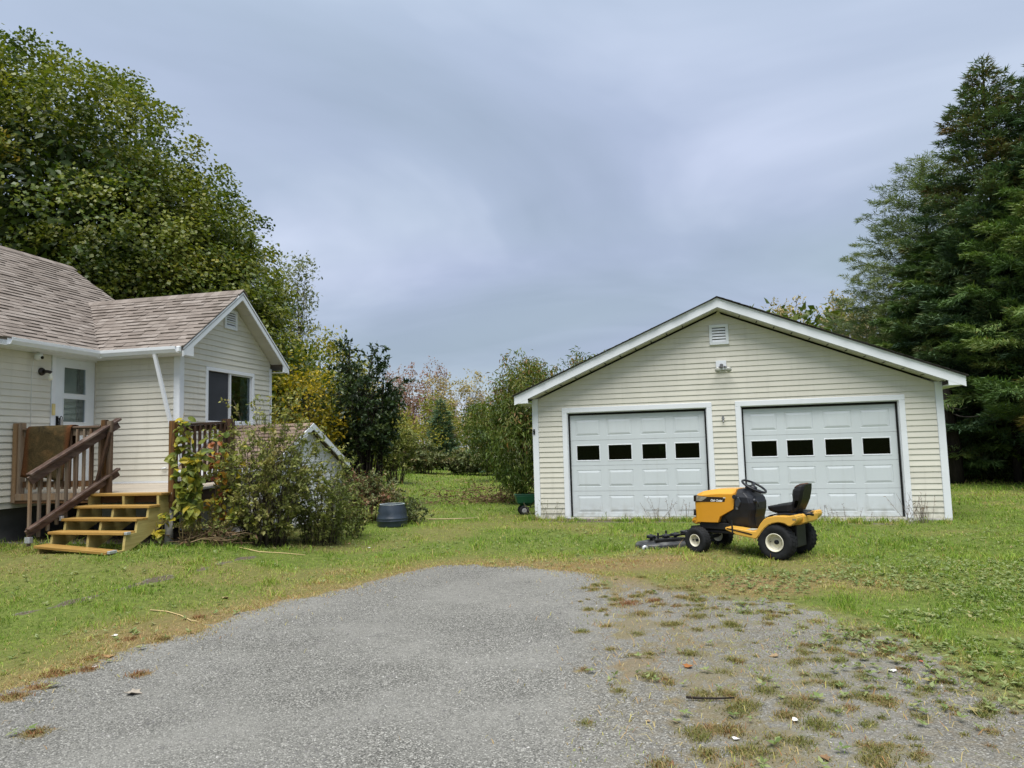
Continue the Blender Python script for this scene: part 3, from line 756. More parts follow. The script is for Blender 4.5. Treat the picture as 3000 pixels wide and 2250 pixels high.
# dark rooms behind the glass
m = MB()
def room(s0, s1, t0, t1, z0, z1):
    m.add([(s0,t0,z0),(s1,t0,z0),(s1,t1,z0),(s0,t1,z0),(s0,t0,z1),(s1,t0,z1),(s1,t1,z1),(s0,t1,z1)], [(0,1,2,3),(7,6,5,4),(4,5,1,0),(6,7,3,2),(7,4,0,3)])
room(-1.68, -0.145, 0.145, GWD - 0.145, ZB + 0.02, ZS - 0.02)
m.build('inner_room', simple('room_paint', (0.06, 0.07, 0.065), 0.9, 0.1), house, fix=False)
m = MB(); m.box(-3.0, -2.95, -1.6, 0.9, ZB + 0.02, ZS - 0.01); m.build('inner_partition', simple('hall_paint', (0.045, 0.045, 0.045), 0.9, 0.1), house)
# corner trims
m = MB(); m.box(-0.098, 0.024, -0.024, 0.098, ZB - 0.012, ZS); m.build('corner_trim', M_WHITE, house, 0.006, 2)
m = MB(); m.box(-0.05, 0.024, GWD - 0.058, GWD + 0.024, ZB - 0.6, 3.22); m.build('corner_trim', M_WHITE, house, 0.006, 2)
m = MB(); m.box(-LW + 0.002, -LW + 0.022, -0.026, -0.002, ZB, ZS); m.build('corner_trim', M_SIDING, house)
# skirt board along the deck
m = MB(); m.box(-LW + 0.03, -0.10, -0.030, -0.002, ZB - 0.035, ZB - 0.002); m.build('skirt_board', M_WHITE, house)
# window in the gable wall
win = empty('window', (0, 0, 0)); win.parent = house
a = WIN
m = MB(); casing(m, frG, a[0], a[1], a[2], a[3], 0.068, -0.05, 0.030); m.build('frame', M_WHITE, win, 0.006, 1)
midl = (a[0] + a[1]) / 2 - 0.02
m = MB(); wall_slab(m, frG, midl - 0.025, midl + 0.025, a[2], a[3], [], 0.05, 0.012); m.build('mullion', M_WHITE, win)
m = MB(); casing(m, frG, midl + 0.046, a[1] - 0.02, a[2] + 0.02, a[3] - 0.02, 0.0195, -0.06, -0.005); m.build('sash', M_WHITE, win)
m = MB(); wall_slab(m, frG, a[0] + 0.001, midl - 0.026, a[2] + 0.001, a[3] - 0.001, [], 0.004, -0.02); m.build('screen', M_SCREEN, win)
m = MB(); wall_slab(m, frG, midl + 0.047, a[1] - 0.021, a[2] + 0.021, a[3] - 0.021, [], 0.004, -0.03); m.build('pane', M_GLASS, win)
m = MB(); m.box(-0.085, -0.07, a[1] - 0.26, a[1] - 0.022, a[2] + 0.022, a[3] - 0.022); m.build('curtain', simple('pale_curtain', (0.62, 0.68, 0.66), 0.9, 0.1), win)
louvre_vent(house, frG, (1.22, 1.62, 3.845, 4.225), 6)
# storm door
sd_ = empty('storm_door', (0, 0, 0)); sd_.parent = house
M_DOORW = simple('storm_door_white', (0.66, 0.70, 0.72), 0.4, 0.4, 0.05, 3, dirt=((0.35, 0.34, 0.30), 6, 0.6, 0.4))
a = DOOR
m = MB(); casing(m, frD, a[0], a[1] - 0.001, a[2], a[3], 0.075, -0.002, 0.030, 'LT')
m.build('casing', M_WHITE, sd_, 0.005, 1)
GLA = [(-0.705, -0.215, 2.52, 3.0), (-0.705, -0.215, 2.05, 2.46)]
GLA = [(-0.70, -0.215, 2.535, 3.0), (-0.70, -0.215, 2.055, 2.475)]
m = MB(); wall_slab(m, frD, a[0] + 0.004, a[1] - 0.005, a[2] + 0.01, a[3] - 0.004, GLA, 0.035, 0.015); m.build('door_leaf', M_DOORW, sd_)
for g in GLA:
    m = MB(); casing(m, frD, g[0] + 0.014, g[1] - 0.014, g[2] + 0.014, g[3] - 0.014, 0.0135, -0.02, 0.022); m.build('glass_trim', M_WHITE, sd_)
    m = MB(); wall_slab(m, frD, g[0] + 0.002, g[1] - 0.002, g[2] + 0.002, g[3] - 0.002, [], 0.004, -0.002); m.build('pane', glassmat('door_glass', (0.72, 0.76, 0.74), 0.6) if g is GLA[0] else bpy.data.materials['door_glass'], sd_)
# lace curtain: a pleated sheet
m = MB(); n = 40; vs = []; 
for i in range(n + 1):
    l = -0.76 + 0.44 * i / n
    for z in (1.6, 3.09): vs.append((-LW - 0.07 + 0.012 * math.sin(i * 1.9) + 0.006 * math.sin(i * 0.7), l, z))
m.add(vs, [(2*i, 2*i+2, 2*i+3, 2*i+1) for i in range(n)], True); m.build('curtain', M_CURTAIN, sd_)
m = MB(); m.box(-LW - 0.075, -LW - 0.05, -0.33, -0.29, 2.0, 3.09); m.box(-LW - 0.075, -LW - 0.06, -0.27, -0.21, 2.53, 2.72); m.build('inner_trim', simple('dark_sash', (0.05, 0.05, 0.05), 0.6), sd_)
m = MB(); m.box(-LW + 0.016, -LW + 0.028, a[0] + 0.03, a[0] + 0.07, 2.0, 2.16); m.tube([(-LW + 0.03, a[0] + 0.05, 2.13), (-LW + 0.065, a[0] + 0.05, 2.12), (-LW + 0.065, a[0] + 0.05, 2.02), (-LW + 0.03, a[0] + 0.05, 2.01)], 0.009, 8); m.build('handle', M_BLACK, sd_, 0.0)
m = MB(); m.box(-LW + 0.031, -LW + 0.05, a[0] - 0.075, a[0] - 0.01, 2.17, 2.36); m.build('switch_box', simple('aged_yellow_plastic', (0.60, 0.50, 0.22), 0.5), sd_, 0.006, 2)
lb = tag(empty('lock_box', HW(-LW + 0.055, a[0] + 0.10, 2.06), HA), 'grey key lock box hanging on the storm door handle', 'lock box')
m = MB(); m.box(-0.018, 0.018, -0.032, 0.032, -0.065, 0.045); m.build('body', M_METAL, lb, 0.008, 2)
m = MB(); m.tube([(0, -0.02, 0.04), (0, -0.02, 0.085), (0, 0, 0.10), (0, 0.02, 0.085), (0, 0.02, 0.04)], 0.006, 8); m.build('shackle', M_BLACK, lb)
# ---- roofs
def slab(pts, th, name, mat, par):
    m = MB(); n = len(pts)
    m.add([p for p in pts] + [(p[0], p[1], p[2] - th) for p in pts], [tuple(range(n)), tuple(range(2*n-1, n-1, -1))] + [(i, i+n, (i+1) % n+n, (i+1) % n) for i in range(n)])
    return m.build(name, mat, par)
E = 0.006
roofM = slab([(MS0, -6.3, z_main(MS0)-E), (MS0, RT1, z_main(MS0)-E), (RIDS, RT1, RIDMZ-E), (RIDS, -6.3, RIDMZ-E)], 0.10, 'roof', M_SHINGLE, house)
slab([(RIDS, -6.3, RIDMZ-E-.001), (RIDS, RT1, RIDMZ-E-.001), (2*RIDS-MS0, RT1, EZH-E), (2*RIDS-MS0, -6.3, EZH-E)], 0.10, 'roof', M_SHINGLE, house)
S1 = 0.30
roofL = slab([(S1, -0.30, EZH-E), (S1, RIDT, RIDZ-E), (valley_s(RIDT)-0.05, RIDT, RIDZ-E), (MS0-0.05, -0.30, EZH-E)], 0.07, 'roof', M_SHINGLE, house)
slab([(S1, RIDT+.001, RIDZ-E-.001), (S1, 3.10, EZH-E), (-3.4, 3.10, EZH-E), (-3.4, RIDT+.001, RIDZ-E-.001)], 0.07, 'roof', M_SHINGLE, house)
def shingle_mesh(P, axis, upv, nrm, w, d, th):
    """P lower-left corner; axis along course, upv up-slope"""
    A, U, N = Vector(axis), Vector(upv), Vector(nrm); P = Vector(P)
    b = [P, P + A * w, P + A * w + U * d, P + U * d]
    t = [b[0] + N * th, b[1] + N * th, b[2] + N * 0.0035, b[3] + N * 0.0035]
    return b + t
SF = [(4,5,6,7),(0,1,5,4),(1,2,6,5),(3,0,4,7)]
def lay(parent, origin, axis, upv, nrm, length_fn, n_rows, expo, keep, mat, single, tabw=(0.18, 0.42), limit=300, stuffmat=None):
    cnt = 0; SV = []; SFc = []; ST = []
    for r in range(n_rows):
        l0, l1 = length_fn(r * expo + expo / 2); l = l0 - random.uniform(0, 0.3)
        while l < l1:
            w = random.uniform(*tabw); a0 = max(l, l0); a1 = min(l + w, l1); l += w
            if a1 - a0 < 0.03: continue
            P = Vector(origin) + Vector(axis) * a0 + Vector(upv) * (r * expo)
            if not keep(P + Vector(axis) * ((a1 - a0) / 2) + Vector(upv) * expo * 0.5): continue
            th = random.choice((0.013, 0.014, 0.024, 0.026))
            vs = shingle_mesh(P, axis, upv, nrm, a1 - a0 - 0.002, expo + 0.01, th)
            if single(P) and cnt < limit:
                m = MB(); m.add(vs, SF); m.build('shingle', mat, parent); cnt += 1
            else:
                b = len(SV); SV += vs; SFc += [tuple(b + i for i in f) for f in SF]; ST += [random.random()] * 8
    if SV:
        me = bpy.data.meshes.new('shingle_field'); me.from_pydata([tuple(v) for v in SV], [], SFc)
        at = me.attributes.new('tint', 'FLOAT', 'POINT'); at.data.foreach_set('value', np.array(ST, np.float32))
        o = mesh_obj('shingle_field', me, stuffmat or M_SHINGLE_T, parent); o['kind'] = 'stuff'
    return cnt
LM = math.sqrt(1 + RM * RM); LA = math.sqrt(1 + RA * RA)
uM = Vector((-1/LM, 0, RM/LM)); nM = Vector((RM/LM, 0, 1/LM))
uA = Vector((0, 1/LA, RA/LA)); nA = Vector((0, -RA/LA, 1/LA))
expo = 0.135
rows_m = int((MS0 - RIDS) * LM / expo)
def keepM(P):
    return not (P.x > -3.3 and -0.3 < P.y < 3.1 and z_main(P.x) < z_add(P.y) - 0.05)
lay(roofM, (MS0 + 0.02, 0, z_main(MS0 + 0.02)), (0, 1, 0), uM, nM, lambda d: (-3.2, RT1 + 0.02), rows_m, expo, keepM, M_SHINGLE, lambda P: P.y > -2.4, (0.16, 0.30))
rows_a = int(1.70 * LA / expo)
lay(roofL, (0, -0.32, z_add(-0.32)), (1, 0, 0), uA, nA, lambda d: (valley_s(-0.32 + d / LA) - 0.02, S1 + 0.02), rows_a, expo, lambda P: True, M_SHINGLE, lambda P: True, (0.15, 0.28))
# ridge caps
k = valley_s(RIDT)
while k < S1 - 0.02:
    w = min(0.16, S1 + 0.02 - k)
    m = MB(); z = RIDZ + 0.012 + random.uniform(0, 0.003)
    pl = [(RIDT - 0.14, z - 0.14*RA), (RIDT, z), (RIDT + 0.14, z - 0.14*RA), (RIDT + 0.14, z - 0.14*RA + 0.012), (RIDT, z + 0.014), (RIDT - 0.14, z - 0.14*RA + 0.012)]
    m.prism(pl, (k, k + w + 0.004), 'x'); m.build('ridge_cap', M_SHINGLE, roofL); k += w
k = -2.6
while k < RT1:
    w = 0.19; m = MB(); z = RIDMZ + 0.012 + random.uniform(0, 0.004)
    pl = [(RIDS - 0.14, z - 0.14*RM), (RIDS, z), (RIDS + 0.14, z - 0.14*RM), (RIDS + 0.14, z - 0.14*RM + 0.012), (RIDS, z + 0.014), (RIDS - 0.14, z - 0.14*RM + 0.012)]
    m.prism(pl, (k, k + w + 0.004), 'y'); m.build('ridge_cap', M_SHINGLE, roofM); k += w
# fascias / soffits / rakes
def rakeA(t0, t1, dz0, dz1): return [(t0, z_add(t0) + dz0), (t1, z_add(t1) + dz0), (t1, z_add(t1) + dz1), (t0, z_add(t0) + dz1)]
for t0, t1 in ((-0.30, RIDT), (RIDT, 3.10)):
    m = MB(); m.prism(rakeA(t0, t1, -0.175, -0.018), (S1 - 0.022, S1), 'x'); m.build('rake_board', M_WHITE, house)
    m = MB(); m.prism(rakeA(t0, t1, -0.055, -0.022), (S1 + 0.001, S1 + 0.010), 'x'); m.build('drip_edge', M_WHITE, house)
    a0 = max(t0, -0.03); a1 = min(t1, GWD + 0.03)
    m = MB(); m.prism(rakeA(a0, a1, -0.130, -0.115), (0.002, S1 - 0.0225), 'x'); sf = m.build('soffit', M_SOFFIT, house)
    L = a1 - a0; kk = 0.2
    while kk < L:
        t = a0 + kk
        m = MB(); m.prism(rakeA(t - 0.004, t + 0.004, -0.136, -0.1305), (0.02, S1 - 0.025), 'x'); m.build('soffit_seam', M_SOFFIT, sf); kk += 0.16
for a0, a1 in ((-0.30, -0.03), (GWD + 0.03, 3.10)):
    m = MB(); zz0 = ZS - 0.025; za, zb2 = z_add(a0) - 0.1755, z_add(a1) - 0.1755
    m.prism([(a0, zz0), (a1, zz0), (a1, max(zb2, zz0 + .003)), (a0, max(za, zz0 + .003))], (S1 - 0.030, S1 - 0.002), 'x')
    if a0 > 0: m.box(-3.0, S1 - 0.031, a0, a1, zz0, zz0 + 0.015)
    m.build('eave_return', M_WHITE, house)
m = MB(); m.box(-LW + 0.352, S1 - 0.031, -0.30, -0.002, ZS - 0.002, ZS + 0.014); m.box(-LW + 0.002, -LW + 0.35, -6.0, -0.002, ZS - 0.002, ZS + 0.014); m.build('soffit', M_WHITE, house)
m = MB(); m.box(-LW + 0.37, S1 - 0.031, -0.300, -0.278, ZS + 0.016, EZH - 0.03); m.box(-LW + 0.328, -LW + 0.350, -6.0, -0.302, ZS + 0.016, EZH - 0.045); m.build('fascia', M_WHITE, house)
# gutters (K profile) : bump-out and main
def gutter(axis, a0, a1, off):
    prof = [(0.0, 0.10), (0.0, 0.0), (0.055, 0.0), (0.072, 0.03), (0.085, 0.055), (0.088, 0.10), (0.094, 0.10), (0.094, 0.092), (0.09, 0.05), (0.074, 0.024), (0.058, -0.005), (-0.002, -0.005), (-0.002, 0.10)]
    zb = EZH - 0.105; m = MB(); pts = []
    for q in (a0, a1):
        for (o, z) in prof:
            pts.append((q, -0.302 - o, zb + z) if axis == 'x' else (-LW + 0.352 + o, q, zb + z))
    n = len(prof); m.add(pts, [(i, (i+1) % n, (i+1) % n + n, i + n) for i in range(n)] + [tuple(range(n)), tuple(range(2*n-1, n-1, -1))])
    return m.build('gutter', M_WHITE, house)
gutter('x', -LW + 0.352 + 0.05, S1 - 0.09, 0); gutter('y', -2.06, -0.302 - 0.05, 0)
m = MB(); m.box(S1 - 0.088, S1 - 0.03, -0.375, -0.302, EZH - 0.10, EZH - 0.006); m.build('gutter_end', M_WHITE, house, 0.01, 1)
# downspout leaning from the gutter to the corner post
m = MB(); m.bar((-0.22, -0.345, EZH - 0.115), (-0.06, -0.075, 1.85), 0.055, 0.045, (0, 1, 0)); m.bar((-0.06, -0.075, 1.85), (-0.03, -0.075, 1.06), 0.055, 0.045, (0, 1, 0)); m.build('downspout', M_WHITE, house)
m = MB(); m.tube([(-0.30, -0.04, 1.235), (-0.24, -0.05, 1.245), (-0.20, -0.045, 1.25)], 0.012, 6); m.build('pipe_stub', M_WHITE, house)
# wall lamp and camera by the door
wl = tag(empty('wall_lamp', HW(-LW + 0.02, -1.13, 2.87), HA), 'dark bronze wall lamp with a bare bulb beside the storm door', 'lamp')
M_BRONZE = simple('dark_bronze', (0.022, 0.015, 0.012), 0.45, 0.5, 0.2, 20)
m = MB(); m.lathe([(0.001, 0.035), (0.05, 0.03), (0.062, 0.012), (0.066, 0.0)], 20, Matrix.Rotation(math.pi/2, 4, 'Y')); m.build('back_plate', M_BRONZE, wl)
m = MB(); m.tube([(0.03, 0, 0), (0.09, 0.03, 0.0), (0.13, 0.06, -0.02)], [0.026, 0.024, 0.03], 10); m.build('arm', M_BRONZE, wl)
m = MB(); m.lathe([(0.02, 0.03), (0.022, 0.0), (0.034, -0.03), (0.036, -0.06), (0.022, -0.085), (0.001, -0.09)], 14, Matrix.Translation((0.12, 0.055, -0.055))); m.build('bulb', simple('frosted_bulb', (0.8, 0.78, 0.66), 0.3, 0.5), wl)
sc = tag(empty('security_camera', HW(-LW + 0.11, -1.28, ZS - 0.07), HA), 'round white security camera under the eave near the door', 'camera')
m = MB(); m.lathe([(0.001, 0.062), (0.03, 0.055), (0.05, 0.03), (0.056, 0.0), (0.05, -0.035), (0.03, -0.055), (0.001, -0.062)], 20, Matrix.Rotation(math.radians(70), 4, 'Y') @ Matrix.Scale(1.15, 4, (0, 0, 1))); m.build('housing', M_WHITE, sc)
m = MB(); m.lathe([(0.026, 0.0), (0.024, 0.012), (0.001, 0.016)], 16, Matrix.Translation((0.062, 0.004, -0.02)) @ Matrix.Rotation(math.radians(100), 4, 'Y')); m.build('lens', M_BLACK, sc)
m = MB(); m.tube([(0, 0, 0.04), (0, 0, 0.068)], 0.022, 10); m.build('mount', M_WHITE, sc)
m = MB(); m.tube([(-0.05, -0.03, -0.02), (-0.085, -0.035, -0.2), (-0.085, -0.03, -1.2)], 0.0035, 5); m.build('cable', M_WHITE, sc)
# ---- lean-to cellar entry with its own little gable roof, against the gable wall
shed = tag(empty('cellar_entry', HW(0, 0, 0), HA), 'low white sided cellar entry with brown shingle gable roof against the house', 'shed')
SHS, SR, SRZ, SRS = 1.62, 1.40, 1.99, 0.51      # wall end, ridge t, ridge z, slope
def z_sh(t): return SRZ - SRS * abs(t - SR)
frE = frame_x(SHS, 1)
m = MB(); m.prism([(0.0, -0.1), (2.8, -0.1), (2.8, z_sh(2.8) - 0.07), (SR, SRZ - 0.07), (0.0, z_sh(0) - 0.07)], (SHS - 0.1, SHS), 'x'); ew = m.build('wall', M_SHED, shed)
def slim(z):
    if z < z_sh(0) - 0.08: return (0.06, 2.74)
    d = (SRZ - 0.085 - z) / SRS; return (SR - d, SR + d)
siding(ew, frE, 0.05, 1.9, 0.1016, slim, [(2.25, 2.45, 0.42, 0.62)], M_SHED)
m = MB(); m.box(0.03, SHS - 0.101, 0.0, 0.1, -0.1, z_sh(0) - 0.06); ew2 = m.build('wall', M_SHED, shed)
siding(ew2, frame_y(0.0, -1), 0.05, z_sh(0) - 0.08, 0.1016, lambda z: (0.04, SHS - 0.05), [], M_SHED)
m = MB(); m.box(0.03, SHS - 0.101, 2.7, 2.8, -0.1, z_sh(2.8) - 0.06); m.build('wall', M_SHED, shed)
m = MB(); m.box(SHS + 0.002, SHS + 0.02, 2.26, 2.44, 0.43, 0.61); m.build('vent_cover', M_BLACK, shed)
for q in ((-0.012, 0.06), (2.74, 2.812)):
    m = MB(); m.box(SHS - 0.06, SHS + 0.022, q[0], q[1], -0.1, z_sh(0) - 0.085); m.build('corner_trim', M_WHITE, shed)
LS = math.sqrt(1 + SRS * SRS)
for sg in (-1, 1):
    e0 = SR + sg * 1.5
    rs = slab([(0.028, e0, z_sh(e0)), (1.76, e0, z_sh(e0)), (1.76, SR, SRZ), (0.028, SR, SRZ)], 0.05, 'roof', M_SHINGLE2, shed)
    lay(rs, (0, e0 + sg * 0.015, z_sh(e0 + sg * 0.015)), (1, 0, 0), Vector((0, -sg / LS, SRS / LS)), Vector((0, sg * SRS / LS, 1 / LS)), lambda d: (0.03, 1.775), 12, 0.14, lambda P: True, M_SHINGLE2, lambda P: True, (0.2, 0.4))
    t0, t1 = sorted((SR, e0))
    m = MB(); m.prism([(t0, z_sh(t0) - 0.12), (t1, z_sh(t1) - 0.12), (t1, z_sh(t1) - 0.012), (t0, z_sh(t0) - 0.012)], (1.762, 1.785), 'x'); m.build('rake_board', M_WHITE, shed)
    m = MB(); m.prism([(t0, z_sh(t0) + 0.016), (t1, z_sh(t1) + 0.016), (t1, z_sh(t1) + 0.06), (t0, z_sh(t0) + 0.06)], (0.020, 0.030), 'x'); m.build('flashing', M_WHITE, shed)
    m = MB(); m.box(0.03, 1.76, min(e0, e0 + sg*0.02), max(e0, e0 + sg*0.02), z_sh(e0) - 0.11, z_sh(e0) - 0.01); m.build('fascia', M_WHITE, shed)
# ---------------------------------------------------------------- deck
M_WOODOLD = wood('weathered_grey_wood', (0.10, 0.07, 0.048), (0.26, 0.20, 0.145), 0.75, 2, 0.2, c3=(0.22, 0.13, 0.06))
M_WOODDK = wood('dark_stained_wood', (0.020, 0.012, 0.008), (0.085, 0.045, 0.024), 0.6, 2, 0.25)
M_WOODDKY = wood('dark_stained_wood_long', (0.022, 0.013, 0.009), (0.095, 0.052, 0.03), 0.6, 1, 0.25)
M_RAILG = wood('peeling_brown_wood', (0.022, 0.012, 0.009), (0.105, 0.060, 0.042), 0.55, 1, 0.2, c3=(0.17, 0.125, 0.10))
M_BALU = wood('patchy_baluster_wood', (0.035, 0.018, 0.010), (0.17, 0.10, 0.055), 0.7, 2, 0.3, c3=(0.24, 0.19, 0.14))
M_POSTY = wood('stained_post_wood', (0.035, 0.016, 0.006), (0.20, 0.095, 0.024), 0.6, 2, 0.15, c3=(0.045, 0.026, 0.016))
M_TREAD = wood('new_cedar_stain', (0.20, 0.112, 0.026), (0.40, 0.245, 0.070), 0.45, 0, 0.12)
M_STRG = wood('treated_lumber', (0.24, 0.185, 0.06), (0.40, 0.33, 0.125), 0.7, 1, 0.15)
M_RIM = wood('rim_joist_wood', (0.05, 0.026, 0.012), (0.17, 0.085, 0.035), 0.65, 0, 0.15)
M_FLOORB = wood('grey_deck_board', (0.24, 0.205, 0.16), (0.42, 0.37, 0.30), 0.75, 0, 0.12)
deck = tag(empty('wooden_deck', HW(0, 0, 0), HA), 'weathered wooden deck with dark railings in the corner of the house', 'deck')
DT, DS0, DS1 = -1.55, -1.66, 1.14
def dz(t): return 1.0 + 0.045 * (t - 0.0) / 1.0            # sags towards the steps
# floor boards run along s
t = -0.035
while t > DT - 0.01:
    t2 = t - 0.138; s1 = DS1 if t < -0.05 else DS1
    vs = [(DS0, t2, dz(t2)), (s1, t2, dz(t2)), (s1, t, dz(t)), (DS0, t, dz(t))]
    m = MB(); m.add([(p[0], p[1], p[2] - 0.028) for p in vs] + vs, [(0,3,2,1),(4,5,6,7),(0,1,5,4),(1,2,6,5),(2,3,7,6),(3,0,4,7)])
    m.build('deck_board', M_FLOORB, deck); t = t2 - 0.006
m = MB(); m.box(DS0, DS1, DT - 0.07, DT - 0.032, 0.79, dz(DT) - 0.032); m.build('rim_joist', M_RIM, deck, 0.004, 1)
m = MB(); m.add([(DS1, DT - 0.03, 0.74), (DS1 + 0.04, DT - 0.03, 0.74), (DS1 + 0.04, -0.05, 0.80), (DS1, -0.05, 0.80), (DS1, DT - 0.03, dz(DT) - 0.035), (DS1 + 0.04, DT - 0.03, dz(DT) - 0.035), (DS1 + 0.04, -0.05, dz(0) - 0.035), (DS1, -0.05, dz(0) - 0.035)], [(0,3,2,1),(4,5,6,7),(0,1,5,4),(1,2,6,5),(2,3,7,6),(3,0,4,7)]); m.build('rim_joist', M_WOODDKY, deck)
m = MB(); m.bar((DS1 + 0.03, DT + 0.02, dz(DT) - 0.012), (DS1 + 0.03, -0.08, dz(0) - 0.012), 0.05, 0.03); m.build('edge_board', simple('grey_edge', (0.42, 0.42, 0.40), 0.7, 0.2, 0.2, 6), deck)
for s in (-1.2, -0.7, -0.2, 0.3, 0.8):
    m = MB(); m.box(s - 0.02, s + 0.02, DT - 0.03, -0.05, 0.78, 0.895); m.build('joist', M_WOODDKY, deck)
# posts
def gnd(s, t):
    p = HW(s, t); return float(gz(p.x, p.y))
def post(s, t, z0, z1, w=0.09, d=0.09, mat=M_WOODDK, par=None, name='post'):
    m = MB(); m.box(s - w/2, s + w/2, t - d/2, t + d/2, z0, z1); return m.build(name, mat, par or deck, 0.006, 2)
post(-1.63, DT - 0.02, 0.80, 2.02, 0.08, 0.12, M_WOODOLD)
post(-1.55, DT - 0.02, 0.86, 2.02, 0.055, 0.10, M_WOODOLD)
post(1.115, DT - 0.01, 0.70, 1.965, 0.095, 0.095, M_POSTY)
post(-0.06, DT - 0.02, 0.84, 2.02, 0.10, 0.05, M_POSTY)
post(0.035, DT - 0.02, 0.84, 2.00, 0.085, 0.05, M_BALU)
post(1.10, -0.28, 0.78, 2.03, 0.10, 0.10, M_WOODDK)
post(1.205, -0.30, 0.78, 2.03, 0.09, 0.10, M_WOODDK)
m = MB(); m.lathe([(0.001, gnd(1.06, DT) - 0.1), (0.06, gnd(1.06, DT) - 0.1), (0.055, 0.70), (0.001, 0.70)], 14, Matrix.Translation((1.05, DT + 0.0, 0))); m.build('concrete_pier', M_CONC, deck)
for s, t in ((0.96, -0.75), (1.05, -0.30)):
    post(s, t, gnd(s, t) - 0.1, 0.78, 0.05, 0.05, M_BALU)
# front rail, left of the steps
m = MB(); m.box(-1.515, -0.115, DT - 0.055, DT + 0.055, 1.905, 1.94); m.build('top_rail', wood('rail_cap_wood', (0.05, 0.03, 0.02), (0.17, 0.115, 0.08), 0.65, 0, 0.1), deck, 0.005, 1)
m = MB(); m.box(-1.515, -0.115, DT - 0.02, DT + 0.018, 1.80, 1.904); m.build('rail_board', M_WOODOLD, deck)
m = MB(); m.box(-1.515, -0.115, DT - 0.02, DT + 0.018, 1.03, 1.12); m.build('bottom_rail', M_RIM, deck)
m = MB(); m.box(-1.585, -0.115, DT - 0.085, DT - 0.071, dz(DT) - 0.09, dz(DT) + 0.01); m.build('toe_board', M_WOODOLD, deck)
s = -1.40
while s < -0.15:
    m = MB(); j = random.uniform(-0.008, 0.008)
    m.bar((s, DT - 0.038, 1.00), (s + j, DT - 0.038, 1.89), 0.036, 0.036, (0, 1, 0)); m.build('baluster', M_WOODOLD if s < -1.0 else M_BALU, deck, 0.003, 1); s += 0.125
# side rail
t0, t1 = DT + 0.045, -0.34
m = MB(); m.bar((1.125, t0, 1.90), (1.125, t1, 1.975), 0.09, 0.035); m.build('top_rail', M_WOODDKY, deck)
m = MB(); m.bar((1.125, t0, 1.835), (1.125, t1, 1.91), 0.035, 0.09); m.build('rail_board', M_WOODDKY, deck)
m = MB(); m.bar((1.125, t0, 1.03), (1.125, t1, 1.09), 0.035, 0.09); m.build('bottom_rail', M_WOODDKY, deck)
t = t0 + 0.10
while t < t1 - 0.03:
    f = (t - t0) / (t1 - t0)
    m = MB(); m.bar((1.165, t, 0.985 + 0.06 * f), (1.165 + random.uniform(-.006, .006), t, 1.875 + 0.075 * f), 0.036, 0.036, (0, 1, 0)); m.build('baluster', M_WOODDK, deck, 0.003, 1); t += 0.125
# rug hung over the front rail
rug = empty('rug', HW(0, 0, 0), HA); tag(rug, 'stained brown rug hung over the deck railing', 'rug')
def rugmat():
    b = NB('stained_rug'); v = b.coord('Object')
    f = b.noise(v, 4.5, 5, 0.6, 0.8); g = b.noise(v, 60, 3)
    col = b.ramp(f, [(0.33, (0.012, 0.011, 0.010)), (0.45, (0.045, 0.034, 0.016)), (0.54, (0.055, 0.040, 0.019)), (0.70, (0.10, 0.062, 0.027))])
    edge = b.n('ShaderNodeSeparateXYZ'); b.l(v, edge.inputs[0])
    e = b.math('ABSOLUTE', b.math('ADD', edge.outputs[0], 1.02), 0)
    col = b.mix(b.ramp(e, [(0.30, 0.0), (0.36, 0.85)]), col, (0.085, 0.034, 0.014))
    col = b.mix(1.0, col, b.ramp(g, [(0.3, 0.75), (0.7, 1.25)]), 'MULTIPLY')
    return b.done(b.bsdf(col, 0.95, 0.05, 0, b.bump(g, 0.6, 0.004)))
m = MB(); nx_, nz_ = 18, 22; vs = []
path = [(DT + 0.085, 1.55), (DT + 0.08, 1.75), (DT + 0.075, 1.92), (DT + 0.05, 1.957), (DT, 1.963), (DT - 0.05, 1.957), (DT - 0.082, 1.92)]
for i in range(nz_ - 6): path.append((DT - 0.09 - 0.0012 * i, 1.90 - 0.70 * (i + 1) / (nz_ - 6)))
for (tt, z) in path:
    for i in range(nx_ + 1):
        f = i / nx_; sx = -1.40 + 0.80 * f
        low = max(0, 1.9 - z) if tt < DT else 0
        sx += -0.12 * low + 0.02 * math.sin(6 * z + f * 3) * low
        vs.append((sx, tt - 0.012 * math.sin(f * 11 + z * 3) * min(1, low * 3), z - 0.10 * f * low - 0.02 * math.sin(f * 9) * low))
w = nx_ + 1
m.add(vs, [(r*w+i, r*w+i+1, (r+1)*w+i+1, (r+1)*w+i) for r in range(len(path)-1) for i in range(nx_)], True)
ro = m.build('cloth', rugmat(), rug); md = ro.modifiers.new('thickness', 'SOLIDIFY'); md.thickness = 0.008; md.offset = 0

